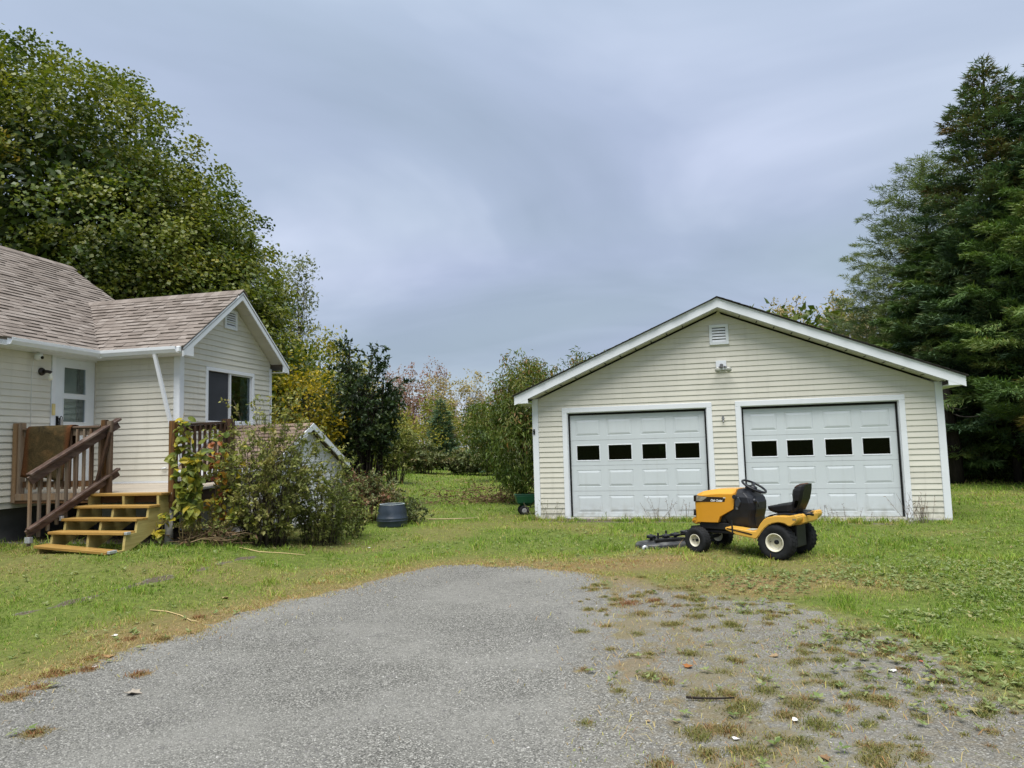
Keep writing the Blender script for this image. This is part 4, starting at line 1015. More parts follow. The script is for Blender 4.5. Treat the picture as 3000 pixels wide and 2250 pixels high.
# ---------------------------------------------------------------- steps
steps = tag(empty('wooden_steps', HW(0, 0, 0), HA), 'five fresh orange-stained wooden steps with a weathered leaning handrail', 'stairs')
RISE, RUN = 0.155, 0.215
TZ = [0.935 - RISE * k for k in range(5)]; TT = [DT - 0.075 - RUN * k + 0.03 * (k > 0) for k in range(5)]
SL, SRr = -0.10, 1.10
for k in range(5):
    zl = TZ[k]; zr = TZ[k] - (0.075 if k == 4 else 0.004 * k); tw = 0.25
    for j in range(2):
        ta = TT[k] - 0.113 * j + (0.0 if k else 0.03); tb = ta - 0.109
        sk = (0.05 if k == 4 else 0)
        vs = [(SL - 0.03, tb, zl), (SRr + 0.03 - 0.02 * k, tb - sk, zr), (SRr + 0.03 - 0.02 * k, ta - sk, zr), (SL - 0.03, ta, zl)]
        m = MB(); m.add([(p[0], p[1], p[2] - 0.036) for p in vs] + vs, [(0,3,2,1),(4,5,6,7),(0,1,5,4),(1,2,6,5),(2,3,7,6),(3,0,4,7)])
        m.build('tread', M_TREAD, steps, 0.004, 1)
for s in (SL + 0.02, (SL + SRr) / 2, SRr - 0.03):
    poly = []
    for k in range(5):
        top = TZ[k] - 0.037 - (0.05 if k == 4 and s > 0.3 else 0.0)
        poly += [(TT[k] + 0.0 if k else TT[0] + 0.04, top), (TT[k] - 0.19, top)]
    g1 = gnd(s, TT[4] - 0.2) - 0.02
    poly += [(TT[4] - 0.19, g1), (TT[4] + 0.02, g1), (DT - 0.075 + 0.04, TZ[0] - 0.40)]
    m = MB(); m.prism(poly, (s - 0.019, s + 0.019), 'x'); m.build('stringer', M_STRG, steps)
# skewed handrail: A low end, B high end
A = Vector((-0.30, -2.62, 0)); B = Vector((0.045, -1.41, 0)); 
def rl(f, z): p = A.lerp(B, f); return Vector((p.x, p.y, z))
m = MB(); m.bar(rl(0, 1.245), rl(1, 2.035), 0.13, 0.036); m.build('handrail', M_RAILG, steps, 0.005, 1)
m = MB(); m.bar(rl(0.01, 1.165), rl(0.99, 1.955), 0.038, 0.115); m.build('rail_board', M_RAILG, steps, 0.004, 1)
m = MB(); m.bar(rl(0.0, 0.455), rl(1.0, 1.225), 0.038, 0.10); m.build('lower_rail', M_RAILG, steps, 0.004, 1)
m = MB(); m.bar(rl(0.0, 0.515) + Vector((0.03, -0.02, 0)), rl(1.0, 1.285) + Vector((0.03, -0.02, 0)), 0.09, 0.03); m.build('lower_rail', M_RAILG, steps, 0.004, 1)
for i in range(10):
    f = 0.03 + i * 0.095
    j = Vector((random.uniform(-0.01, 0.01), 0, 0)); ex = -0.16 if i < 5 else 0.0
    m = MB(); m.bar(rl(f, 0.46 + 0.77 * f + ex * (1 if i else 1.2)) + Vector((-0.035, 0.02, 0)), rl(f, 1.23 + 0.79 * f - 0.01) + j + Vector((-0.035, 0.02, 0)), 0.038, 0.038, (0, 1, 0)); m.build('baluster', M_BALU if i % 3 else M_WOODOLD, steps, 0.003, 1)
m = MB(); m.bar(rl(0.74, 1.07), rl(0.80, 1.83) + Vector((0.09, 0.05, 0)), 0.04, 0.04, (0, 1, 0)); m.build('loose_baluster', M_WOODDK, steps)
M_GALV = simple('galvanised_bracket', (0.50, 0.52, 0.54), 0.4, 0.5, 0.15, 30, metal=0.5)
for k in (1, 2):
    m = MB(); m.box(SL - 0.07, SL - 0.032, TT[k] - 0.215, TT[k] - 0.165, TZ[k] - 0.03, TZ[k] + 0.035); m.build('bracket', M_GALV, steps, 0.003, 1)
m = MB(); p = rl(0.02, 0.36); m.box(p.x - 0.04, p.x + 0.04, p.y - 0.03, p.y + 0.03, 0.335, 0.415); m.build('bracket', M_GALV, steps, 0.004, 1)
for k, e in ((4, 0.07), (3, 0.015)):
    m = MB(); m.box(SRr + 0.032 - 0.02 * k, SRr + 0.075 - 0.02 * k, TT[k] - 0.21 - (0.05 if k == 4 else 0), TT[k] - 0.13, TZ[k] - 0.03 - e, TZ[k] + 0.006 - e); m.build('bracket', M_GALV, steps, 0.003, 1)

# ---------------------------------------------------------------- riding mower
M_YEL = simple('mower_yellow_hood', (0.60, 0.275, 0.018), 0.3, 0.5, 0.04, 3, dirt=((0.45, 0.24, 0.04), 9, 0.62, 0.35), **{'Coat Weight': 0.25})
M_YEL2 = simple('mower_yellow_fender', (0.64, 0.36, 0.055), 0.35, 0.5, 0.05, 3, dirt=((0.42, 0.28, 0.09), 8, 0.6, 0.4), **{'Coat Weight': 0.2})
M_PLAS = simple('black_plastic', (0.010, 0.011, 0.014), 0.42, 0.35, 0.25, 10)
M_SEAT = simple('black_seat_vinyl', (0.006, 0.006, 0.007), 0.5, 0.3, 0.2, 12, bump=0.15, bscale=120)
M_TYRE = simple('tyre_rubber', (0.016, 0.017, 0.018), 0.85, 0.2, 0.3, 18)
M_RIMW = simple('cream_wheel_rim', (0.66, 0.63, 0.50), 0.4, 0.4, 0.08, 10, dirt=((0.25, 0.2, 0.12), 16, 0.58, 0.5))
M_FRAME = simple('black_frame_steel', (0.012, 0.012, 0.013), 0.55, 0.4, 0.3, 15)
MZ = -0.07; MH = math.radians(180 - 43)
mower = tag(empty('riding_mower', (3.529, 9.471, MZ), MH), 'yellow and black riding lawn mower parked before the garage', 'mower')
def wheel(x, y, R, W, rr, turn=0.0, sgn=1):
    """sgn +1: outer face towards +y"""
    M0 = Matrix.Translation((x, y, R - 0.012)) @ Matrix.Rotation(turn, 4, 'Z') @ Matrix.Rotation(-math.pi / 2 * sgn, 4, 'X')
    h = W / 2
    prof = [(rr*0.98, -h*0.72), (rr*1.06, -h*0.86), (R*0.80, -h), (R*0.93, -h*0.90), (R*0.985, -h*0.62), (R, -h*0.25), (R, h*0.25), (R*0.985, h*0.62), (R*0.93, h*0.90), (R*0.80, h), (rr*1.06, h*0.86), (rr*0.98, h*0.72)]
    m = MB(); m.lathe(prof, 40, M0)
    # tread lugs
    nl = 26
    for k in range(nl):
        for sd in (-1, 1):
            a = 2 * math.pi * (k + (0.5 if sd > 0 else 0)) / nl; da = 0.075
            pts = []
            for rad in (R*0.985, R*1.018):
                for (aa, hh) in ((a - da, 0.05*h*sd), (a + da*0.4, 0.05*h*sd), (a + da*1.5, 0.80*h*sd), (a + da*0.1, 0.80*h*sd)):
                    rr2 = rad * (1 - 0.02 * abs(hh / h) ** 2 * 1.6)
                    pts.append(M0 @ Vector((rr2*math.cos(aa), rr2*math.sin(aa), hh)))
            m.add(pts, [(4,5,6,7),(0,1,5,4),(1,2,6,5),(2,3,7,6),(3,0,4,7)])
    wo = m.build('wheel', M_TYRE, mower)
    m = MB(); m.lathe([(rr*1.07, h*0.88), (rr*1.08, h*0.98), (rr*1.0, h*0.98), (rr*0.93, h*0.80), (rr*0.90, h*0.30), (rr*0.86, h*0.05), (rr*0.55, h*-0.02), (rr*0.50, h*0.12), (rr*0.24, h*0.16), (rr*0.2, h*0.16)], 36, M0)
    m.lathe([(rr*1.07, -h*0.88), (rr*1.08, -h*0.98), (rr*0.95, -h*0.9), (rr*0.9, -h*0.3), (rr*0.2, -h*0.1)], 30, M0); m.build('rim', M_RIMW, wo)
    m = MB(); m.lathe([(rr*0.27, h*0.10), (rr*0.27, h*0.34), (rr*0.20, h*0.42), (0.001, h*0.44)], 16, M0); m.build('hub', M_PLAS, wo)
    m = MB(); q = M0 @ Vector((rr*0.72, 0.0, h*0.1)); q2 = M0 @ Vector((rr*0.72, 0.0, h*0.5)); m.tube([q, q2], 0.006, 6); m.build('valve', M_PLAS, wo)
    return wo
wheel(-0.035, 0.335, 0.232, 0.185, 0.108, 0, 1); wheel(-0.035, -0.335, 0.232, 0.185, 0.108, 0, -1)
wheel(1.085, 0.335, 0.180, 0.145, 0.078, math.radians(-9), 1); wheel(1.085, -0.335, 0.180, 0.145, 0.078, math.radians(-9), -1)
# hood: loft of cross sections along x (half-width profile mirrored)
def loft(secs, name, mat, bev=0.0, cap=True):
    """secs: list of rings (same length)"""
    m = MB(); n = len(secs[0]); vs = [p for s in secs for p in s]; fs = []
    for i in range(len(secs) - 1):
        for k in range(n): fs.append((i*n+k, i*n+(k+1) % n, (i+1)*n+(k+1) % n, (i+1)*n+k))
    if cap: fs += [tuple(range(n)), tuple(range((len(secs)-1)*n, len(secs)*n))]
    m.add(vs, fs, False); return m.build(name, mat, mower, bev, 3)
def hood_ring(x, w, zt, zb, zs=None, shoulder=0.05, belly=None):
    zs = zs if zs is not None else zt - 0.055
    b = belly if belly is not None else w
    return [(x, b, zb), (x, w, (zb+zs)/2), (x, w, zs), (x, w - shoulder, zt - 0.006), (x, 0, zt), (x, -(w - shoulder), zt - 0.006), (x, -w, zs), (x, -w, (zb+zs)/2), (x, -b, zb)]
secs = [hood_ring(1.165, 0.215, 0.775, 0.47, 0.74, 0.06), hood_ring(1.14, 0.235, 0.795, 0.40, 0.755, 0.07), hood_ring(1.05, 0.243, 0.832, 0.405, 0.772, 0.075), hood_ring(0.90, 0.245, 0.858, 0.408, 0.79, 0.075), hood_ring(0.815, 0.246, 0.866, 0.412, 0.797, 0.075), hood_ring(0.785, 0.246, 0.868, 0.49, 0.80, 0.075), hood_ring(0.585, 0.248, 0.873, 0.600, 0.803, 0.07), hood_ring(0.545, 0.248, 0.874, 0.80, 0.823, 0.05)]
loft(secs, 'hood', M_YEL, 0.012)
# lower bumper lip
m = MB(); m.prism([(1.235, 0.395), (1.15, 0.362), (1.09, 0.402), (1.02, 0.412), (1.02, 0.47), (1.17, 0.475), (1.215, 0.46)], (-0.225, 0.225), 'y'); m.build('bumper', M_YEL, mower, 0.018, 3)
m = MB(); m.prism([(1.145, 0.49), (1.182, 0.49), (1.178, 0.58), (1.150, 0.565)], (-0.20, 0.244), 'y'); m.build('grille_slot', M_PLAS, mower, 0.004, 1)
m = MB(); m.prism([(1.168, 0.685), (1.120, 0.682), (0.70, 0.692), (0.685, 0.757), (0.96, 0.757), (1.12, 0.772), (1.168, 0.768)], (-0.2475, 0.2475), 'y'); m.build('hood_decal', simple('decal_brown_black', (0.016, 0.010, 0.008), 0.3, 0.5), mower, 0.002, 1)
for sg in (1, -1):
    y0, y1 = sorted((sg * 0.2482, sg * 0.2505))
    m = MB(); m.prism([(1.125, 0.697), (1.04, 0.696), (0.975, 0.738), (0.962, 0.752), (1.12, 0.765)], (y0, y1), 'y'); m.build('headlight', simple('headlight_lens', (0.26, 0.24, 0.20), 0.12, 0.7, 0.3, 25), mower)
    m = MB(); m.prism([(0.725, 0.744), (0.688, 0.742), (0.686, 0.755), (0.72, 0.755)], (y0, y1), 'y'); m.build('decal_tab', M_RIMW, mower)
def lettering(txt, size, loc, mat, shear=0.25, name='lettering', sx=1.0, par=None, rot=None):
    cu = bpy.data.curves.new('t', 'FONT'); cu.body = txt; cu.size = size; cu.shear = shear; cu.extrude = 0.0008; cu.align_x = 'CENTER'; cu.align_y = 'CENTER'; cu.resolution_u = 3; cu.offset = 0.0012
    o = bpy.data.objects.new('t', cu); COL.objects.link(o)
    dg = bpy.context.evaluated_depsgraph_get(); me = bpy.data.meshes.new_from_object(o.evaluated_get(dg)); me.name = name
    bpy.data.objects.remove(o); bpy.data.curves.remove(cu)
    q = mesh_obj(name, me, mat, par or mower); q.location = loc; q.rotation_euler = rot or (math.pi/2, 0, math.pi); q.scale = (sx, 1, 1); return q
M_LETW = simple('lettering_white', (0.85, 0.85, 0.82), 0.5); M_LETB = simple('lettering_dark', (0.05, 0.02, 0.01), 0.5)
lettering('Cub Cadet', 0.040, (0.825, 0.2500, 0.709), M_LETW, 0.35, sx=0.98)
lettering('XT1', 0.026, (1.185, 0.2265, 0.408), M_LETB, 0.2, sx=1.05)
# dash tower
secs = []
for z, x0, x1, w in ((0.36, 0.655, 0.325, 0.20), (0.50, 0.735, 0.325, 0.225), (0.60, 0.60, 0.30, 0.235), (0.69, 0.585, 0.30, 0.242), (0.765, 0.575, 0.325, 0.236), (0.82, 0.57, 0.395, 0.20), (0.868, 0.56, 0.45, 0.15)):
    secs.append([(x0, w, z), (x1 + 0.05, w, z), (x1, w - 0.06, z), (x1, -(w - 0.06), z), (x1 + 0.05, -w, z), (x0, -w, z)])
loft(secs, 'dash_tower', M_PLAS, 0.014)
m = MB(); m.prism([(0.55, 0.64), (0.50, 0.62), (0.46, 0.70), (0.49, 0.77), (0.545, 0.78), (0.56, 0.72)], (0.238, 0.262), 'y'); m.build('dash_pod', simple('slate_plastic', (0.03, 0.036, 0.046), 0.35, 0.5), mower, 0.012, 3)
m = MB(); m.tube([(0.545, 0.255, 0.765), (0.545, 0.285, 0.77)], [0.03, 0.028], 16); m.build('choke_knob', M_PLAS, mower)
m = MB(); m.box(0.515, 0.545, 0.238, 0.25, 0.60, 0.665); m.build('label_plate', simple('grey_label', (0.12, 0.13, 0.14), 0.4), mower)
m = MB(); m.lathe([(0.001, 0.03), (0.028, 0.026), (0.034, 0.0)], 14, Matrix.Translation((0.315, 0.17, 0.715)) @ Matrix.Rotation(math.radians(-90), 4, 'Y')); m.build('ignition', M_PLAS, mower)
m = MB(); m.tube([(0.29, 0.17, 0.715), (0.265, 0.175, 0.70), (0.262, 0.18, 0.64)], 0.008, 6); m.build('key', M_FRAME, mower)
m = MB(); m.tube([(0.47, 0, 0.84), (0.40, 0, 0.865)], [0.075, 0.05], 14); m.tube([(0.41, 0, 0.862), (0.385, 0, 0.90)], 0.032, 12); m.build('steering_column', M_PLAS, mower)
# steering wheel
SWM = Matrix.Translation((0.385, 0, 0.895)) @ Matrix.Rotation(math.radians(-29), 4, 'Y')
m = MB(); R0, r0s = 0.165, 0.0155; ring = []
for k in range(36):
    a = 2*math.pi*k/36
    for j in range(8):
        b = 2*math.pi*j/8; ring.append(SWM @ Vector(((R0 + r0s*math.cos(b))*math.cos(a), (R0 + r0s*math.cos(b))*math.sin(a), r0s*math.sin(b))))
m.add(ring, [(k*8+j, ((k+1) % 36)*8+j, ((k+1) % 36)*8+(j+1) % 8, k*8+(j+1) % 8) for k in range(36) for j in range(8)], True)
m.build('steering_wheel', M_PLAS, mower)
m = MB()
for a in (math.radians(60), math.radians(180), math.radians(-60)):
    m.bar(SWM @ Vector((0.03*math.cos(a), 0.03*math.sin(a), -0.03)), SWM @ Vector((0.158*math.cos(a), 0.158*math.sin(a), 0.0)), 0.045, 0.016)
m.lathe([(0.001, 0.008), (0.045, 0.002), (0.055, -0.03), (0.04, -0.05)], 18, SWM); m.build('wheel_spokes', M_PLAS, mower)
# seat
M_TORN = simple('torn_foam', (0.11, 0.045, 0.025), 0.9, 0.1, 0.4, 25)
secs = []
for x, w, zt, zb in ((0.150, 0.13, 0.628, 0.600), (0.12, 0.18, 0.658, 0.588), (0.05, 0.215, 0.672, 0.572), (-0.05, 0.225, 0.690, 0.562), (-0.14, 0.225, 0.705, 0.565), (-0.20, 0.20, 0.72, 0.58)):
    secs.append([(x, w*0.8, zb), (x, w, zb + 0.03), (x, w, zt - 0.02), (x, w*0.72, zt), (x, 0.0, zt - 0.018), (x, -w*0.72, zt), (x, -w, zt - 0.02), (x, -w, zb + 0.03), (x, -w*0.8, zb)])
loft(secs, 'seat', M_SEAT, 0.008)
secs = []
for z, x0, x1, w in ((0.60, -0.150, -0.235, 0.17), (0.68, -0.170, -0.275, 0.175), (0.75, -0.185, -0.305, 0.175), (0.81, -0.180, -0.320, 0.175), (0.865, -0.190, -0.332, 0.17), (0.91, -0.225, -0.342, 0.155), (0.940, -0.265, -0.348, 0.135)):
    secs.append([(x0 + 0.0, w*0.75, z), (x0 - 0.035, w, z), (x1 + 0.03, w, z), (x1, w*0.8, z), (x1, -w*0.8, z), (x1 + 0.03, -w, z), (x0 - 0.035, -w, z), (x0, -w*0.75, z), (x0 - 0.03, 0, z)])
bk = loft(secs, 'backrest', M_SEAT, 0.0)
# arm-hole in the shell of the backrest
cut = MB(); cut.prism([(-0.205, 0.645), (-0.232, 0.632), (-0.272, 0.725), (-0.258, 0.742), (-0.228, 0.735)], (-0.5, 0.5), 'y'); co = cut.build('cutter', None, None)
bm_ = bk.modifiers.new('hole', 'BOOLEAN'); bm_.object = co; bm_.operation = 'DIFFERENCE'; bm_.solver = 'EXACT'
bk.parent = None
dg = bpy.context.evaluated_depsgraph_get(); nme = bpy.data.meshes.new_from_object(bk.evaluated_get(dg)); bk.modifiers.clear(); bk.data = nme; bk.parent = mower
bpy.data.objects.remove(co)
m = MB(); m.prism([(-0.200, 0.895), (-0.24, 0.925), (-0.29, 0.950), (-0.31, 0.94), (-0.25, 0.905)], (-0.13, 0.13), 'y'); m.build('torn_patch', M_TORN, mower, 0.006, 2)
m = MB(); m.box(-0.34, -0.05, -0.16, 0.16, 0.545, 0.575); m.tube([(-0.28, 0.15, 0.56), (-0.40, 0.15, 0.575), (-0.42, 0.10, 0.56)], 0.02, 8); m.build('seat_base', M_PLAS, mower, 0.008, 2)
# fender: profile in xz, extruded across, with wheel arch
fen = [(0.175, 0.385), (0.135, 0.45), (0.085, 0.508), (0.04, 0.535), (-0.03, 0.553), (-0.127, 0.562), (-0.21, 0.560), (-0.27, 0.571), (-0.325, 0.583), (-0.345, 0.555), (-0.342, 0.512), (-0.30, 0.470), (-0.255, 0.440), (-0.225, 0.440), (-0.18, 0.468), (-0.101, 0.478), (-0.03, 0.463), (0.03, 0.436), (0.08, 0.395), (0.125, 0.345), (0.165, 0.290), (0.205, 0.25), (0.26, 0.258), (0.46, 0.285), (0.62, 0.345), (0.63, 0.37), (0.61, 0.383), (0.46, 0.375), (0.26, 0.352), (0.20, 0.352)]
m = MB(); m.prism(fen, (0.24, 0.432), 'y'); m.build('fender', M_YEL2, mower, 0.010, 3)
m = MB(); m.prism(fen, (-0.432, -0.24), 'y'); m.build('fender', M_YEL2, mower, 0.010, 3)
m = MB(); m.prism([(0.10, 0.49), (0.04, 0.53), (-0.03, 0.548), (-0.127, 0.557), (-0.21, 0.555), (-0.27, 0.566), (-0.325, 0.578), (-0.355, 0.55), (-0.352, 0.47), (-0.30, 0.44), (-0.20, 0.43), (0.05, 0.42)], (-0.239, 0.239), 'y'); m.build('rear_body', M_YEL2, mower, 0.006, 2)
m = MB(); m.prism([(0.135, 0.462), (0.09, 0.512), (0.04, 0.541), (-0.03, 0.559), (-0.13, 0.566), (-0.26, 0.563), (-0.25, 0.577), (-0.12, 0.582), (-0.02, 0.574), (0.05, 0.554), (0.105, 0.522), (0.15, 0.468)], (0.20, 0.33), 'y'); m.build('fender_pad', M_PLAS, mower, 0.006, 2)
m = MB(); m.prism([(0.135, 0.462), (0.09, 0.512), (0.04, 0.541), (-0.03, 0.559), (-0.13, 0.566), (-0.26, 0.563), (-0.25, 0.577), (-0.12, 0.582), (-0.02, 0.574), (0.05, 0.554), (0.105, 0.522), (0.15, 0.468)], (-0.33, -0.20), 'y'); m.build('fender_pad', M_PLAS, mower, 0.006, 2)
m = MB(); m.box(-0.335, -0.285, 0.4325, 0.4345, 0.515, 0.536); m.build('reflector', simple('reflector_smoke', (0.25, 0.2, 0.1), 0.25, 0.5), mower)
m = MB(); m.prism([(0.60, 0.372), (0.59, 0.355), (0.26, 0.295), (0.245, 0.31), (0.30, 0.325)], (0.4326, 0.4350), 'y'); m.build('step_stripe', simple('dark_stripe', (0.03, 0.018, 0.01), 0.6), mower)
m = MB(); m.box(0.19, 0.62, -0.239, 0.239, 0.30, 0.345); m.build('foot_deck', M_YEL2, mower, 0.006, 1)
m = MB(); m.box(0.24, 0.34, 0.24, 0.40, 0.3535, 0.362); m.build('tread_mat', simple('grey_grip', (0.30, 0.29, 0.24), 0.7), mower)
m = MB(); m.bar((0.52, 0.437, 0.47), (0.515, 0.437, 0.30), 0.018, 0.012, (0, 1, 0)); m.build('pedal_arm', M_FRAME, mower)
# chassis, axles, engine mass
m = MB(); m.box(0.10, 1.16, -0.17, 0.17, 0.255, 0.305); m.box(0.62, 1.12, -0.20, 0.20, 0.31, 0.405); m.box(0.72, 1.1, -0.18, 0.18, 0.41, 0.62); m.box(-0.22, 0.22, -0.15, 0.15, 0.14, 0.42); m.build('chassis', M_FRAME, mower, 0.01, 1)
m = MB(); m.tube([(-0.035, -0.28, 0.22), (-0.035, 0.28, 0.22)], 0.03, 10); m.build('axle', M_FRAME, mower)
m = MB(); m.tube([(1.085, -0.27, 0.17), (1.085, 0.27, 0.17)], 0.025, 10); m.bar((1.085, 0.0, 0.17), (1.085, 0.0, 0.28), 0.06, 0.05, (0, 1, 0)); m.build('axle', M_FRAME, mower)
m = MB(); m.bar((1.10, 0.20, 0.32), (1.24, 0.20, 0.30), 0.03, 0.08); m.bar((1.10, -0.20, 0.32), (1.24, -0.20, 0.30), 0.03, 0.08); m.box(1.23, 1.245, -0.22, 0.22, 0.27, 0.33); m.build('front_bar', M_FRAME, mower)

# ---------------------------------------------------------------- mower deck lying in the grass
mdk = tag(empty('mower_deck', (2.26, 10.62, -0.095), math.radians(14)), 'detached black mower cutting deck lying in the grass', 'mower deck')
M_DECKM = simple('dusty_black_steel', (0.022, 0.023, 0.024), 0.4, 0.45, 0.35, 7, dirt=((0.16, 0.16, 0.15), 6, 0.5, 0.6))
m = MB(); n = 28; outline = []
for cxx, r, a0, a1 in ((-0.34, 0.30, 90, 270), (0.34, 0.30, -90, 90)):
    for k in range(n // 2 + 1):
        a = math.radians(a0 + (a1 - a0) * k / (n // 2)); outline.append((cxx + r * math.cos(a), r * math.sin(a) * (1.05 if k % 2 else 1.05)))
N = len(outline); vs = []
for sc_, z in ((1.0, 0.04), (1.0, 0.085), (0.96, 0.115), (0.5, 0.165)):
    vs += [(x * sc_, y * sc_, z) for x, y in outline]
m.add(vs, [(r*N+i, r*N+(i+1) % N, (r+1)*N+(i+1) % N, (r+1)*N+i) for r in range(3) for i in range(N)] + [tuple(range(3*N, 4*N))], True); m.build('shell', M_DECKM, mdk)
for x, y, r in ((-0.10, -0.05, 0.075), (0.14, 0.06, 0.085), (0.42, 0.16, 0.12), (-0.36, 0.0, 0.09)):
    m = MB(); m.lathe([(0.001, 0.165), (0.03, 0.165), (0.03, 0.19), (r*0.85, 0.195), (r, 0.20), (r*0.86, 0.218), (r, 0.238), (r*0.85, 0.243), (0.025, 0.243), (0.02, 0.262), (0.001, 0.264)], 24, Matrix.Translation((x, y, 0.0 if x < 0.3 else 0.02))); m.build('pulley', M_PLAS, mdk)
for x, y, h in ((-0.30, -0.16, 0.30), (0.02, 0.18, 0.29)):
    m = MB(); m.box(x - 0.016, x + 0.016, y - 0.012, y + 0.012, 0.16, h); m.build('hanger_post', M_FRAME, mdk, 0.004, 1)
m = MB(); m.bar((-0.38, -0.20, 0.178), (0.34, -0.20, 0.185), 0.06, 0.03); m.bar((-0.33, 0.2, 0.178), (0.55, 0.22, 0.20), 0.05, 0.03); m.bar((-0.34, -0.18, 0.18), (-0.2, 0.2, 0.185), 0.05, 0.025); m.build('bracket', M_FRAME, mdk)
m = MB(); m.tube([(-0.10, -0.127, 0.225), (0.14, -0.025, 0.225), (0.44, 0.04, 0.245), (0.54, 0.16, 0.245), (0.42, 0.28, 0.245), (0.14, 0.145, 0.225), (-0.12, 0.03, 0.225)], 0.008, 6); m.build('belt', M_BLACK, mdk)
for sx in (-0.68, 0.55):
    m = MB(); m.lathe([(0.02, -0.02), (0.055, -0.022), (0.06, 0.0), (0.055, 0.022), (0.02, 0.02)], 16, Matrix.Translation((sx * 0.86, -0.22, 0.05)) @ Matrix.Rotation(math.pi/2, 4, 'X')); m.build('gauge_wheel', M_GALV if sx < 0 else M_PLAS, mdk)
m = MB(); m.box(0.42, 0.50, -0.30, -0.22, 0.05, 0.22); m.build('side_bracket', M_FRAME, mdk, 0.005, 1)

mdk.scale = (0.82, 0.82, 0.82)
# ---------------------------------------------------------------- barrel and spreader
bz = float(gz(-2.36, 13.75))
barrel = tag(empty('barrel', (-2.36, 13.75, bz)), 'open dark blue plastic half barrel standing on the lawn', 'barrel')
M_BAR = simple('blue_grey_plastic', (0.022, 0.032, 0.045), 0.32, 0.45, 0.2, 5, dirt=((0.16, 0.17, 0.17), 6, 0.6, 0.3))
m = MB(); R = 0.29
m.lathe([(0.001, 0.02), (R*0.96, 0.0), (R*0.99, 0.03), (R*0.985, 0.10), (R*1.03, 0.115), (R*1.03, 0.13), (R*0.99, 0.14), (R*1.03, 0.155), (R*1.03, 0.17), (R*0.985, 0.185), (R*0.96, 0.26), (R*0.90, 0.34), (R*0.81, 0.405), (R*0.80, 0.42), (R*0.77, 0.42), (R*0.77, 0.40), (R*0.86, 0.33), (R*0.92, 0.25), (R*0.93, 0.05), (0.001, 0.04)], 40); m.build('shell', M_BAR, barrel)
m = MB(); m.lathe([(R*0.765, 0.418), (R*0.815, 0.419), (R*0.818, 0.428), (R*0.765, 0.429)], 40, closed=True); m.build('cut_rim', simple('pale_cut_edge', (0.36, 0.42, 0.44), 0.6), barrel)
sz = float(gz(0.19, 15.35))
spr = tag(empty('spreader', (0.20, 15.35, sz), math.radians(8)), 'green push spreader beside the garage corner', 'spreader')
M_GRN = simple('dark_green_plastic', (0.008, 0.075, 0.035), 0.4, 0.45, 0.15, 6)
m = MB(); ra = [(-0.19, -0.15, 0.44), (0.30, -0.15, 0.44), (0.30, 0.15, 0.44), (-0.19, 0.15, 0.44)]; rb = [(-0.20, -0.16, 0.40), (0.30, -0.16, 0.40), (0.30, 0.16, 0.40), (-0.20, 0.16, 0.40)]; rc = [(-0.17, -0.13, 0.26), (0.16, -0.13, 0.26), (0.16, 0.13, 0.26), (-0.17, 0.13, 0.26)]; rd = [(-0.06, -0.05, 0.18), (0.05, -0.05, 0.18), (0.05, 0.05, 0.18), (-0.06, 0.05, 0.18)]
m.add(rd + rc + rb + ra, [(0,3,2,1)] + [(r*4+i, r*4+(i+1) % 4, r*4+(i+1) % 4+4, r*4+i+4) for r in range(3) for i in range(4)] + [(12,13,14,15)]); m.build('hopper', M_GRN, spr, 0.008, 2)
m = MB(); m.box(-0.21, 0.31, -0.17, 0.17, 0.425, 0.44); m.build('hopper_rim', M_GRN, spr, 0.004, 1)
for sy in (-0.13, 0.13):
    Mw = Matrix.Translation((-0.03, sy, 0.10)) @ Matrix.Rotation(math.pi/2, 4, 'X')
    m = MB(); m.lathe([(0.06, -0.025), (0.09, -0.028), (0.105, -0.012), (0.105, 0.012), (0.09, 0.028), (0.06, 0.025)], 24, Mw); wo = m.build('wheel', M_TYRE, spr)
    m = MB(); m.lathe([(0.001, 0.02), (0.03, 0.026), (0.062, 0.018), (0.062, -0.018), (0.03, -0.026), (0.001, -0.02)], 20, Mw); m.build('rim', simple('grey_hub', (0.3, 0.3, 0.3), 0.5), wo)
m = MB(); m.tube([(-0.03, -0.13, 0.10), (-0.03, 0.13, 0.10)], 0.012, 8); m.bar((-0.03, 0, 0.10), (0.0, 0, 0.20), 0.08, 0.05, (0, 1, 0)); m.tube([(0.0, -0.08, 0.14), (0.20, -0.08, 0.17), (0.30, -0.08, 0.02)], 0.011, 6); m.tube([(0.1, 0.08, 0.17), (0.45, 0.08, 0.75), (0.5, 0.0, 0.85), (0.45, -0.08, 0.75), (0.1, -0.08, 0.17)], 0.012, 6); m.build('frame', M_FRAME, spr)
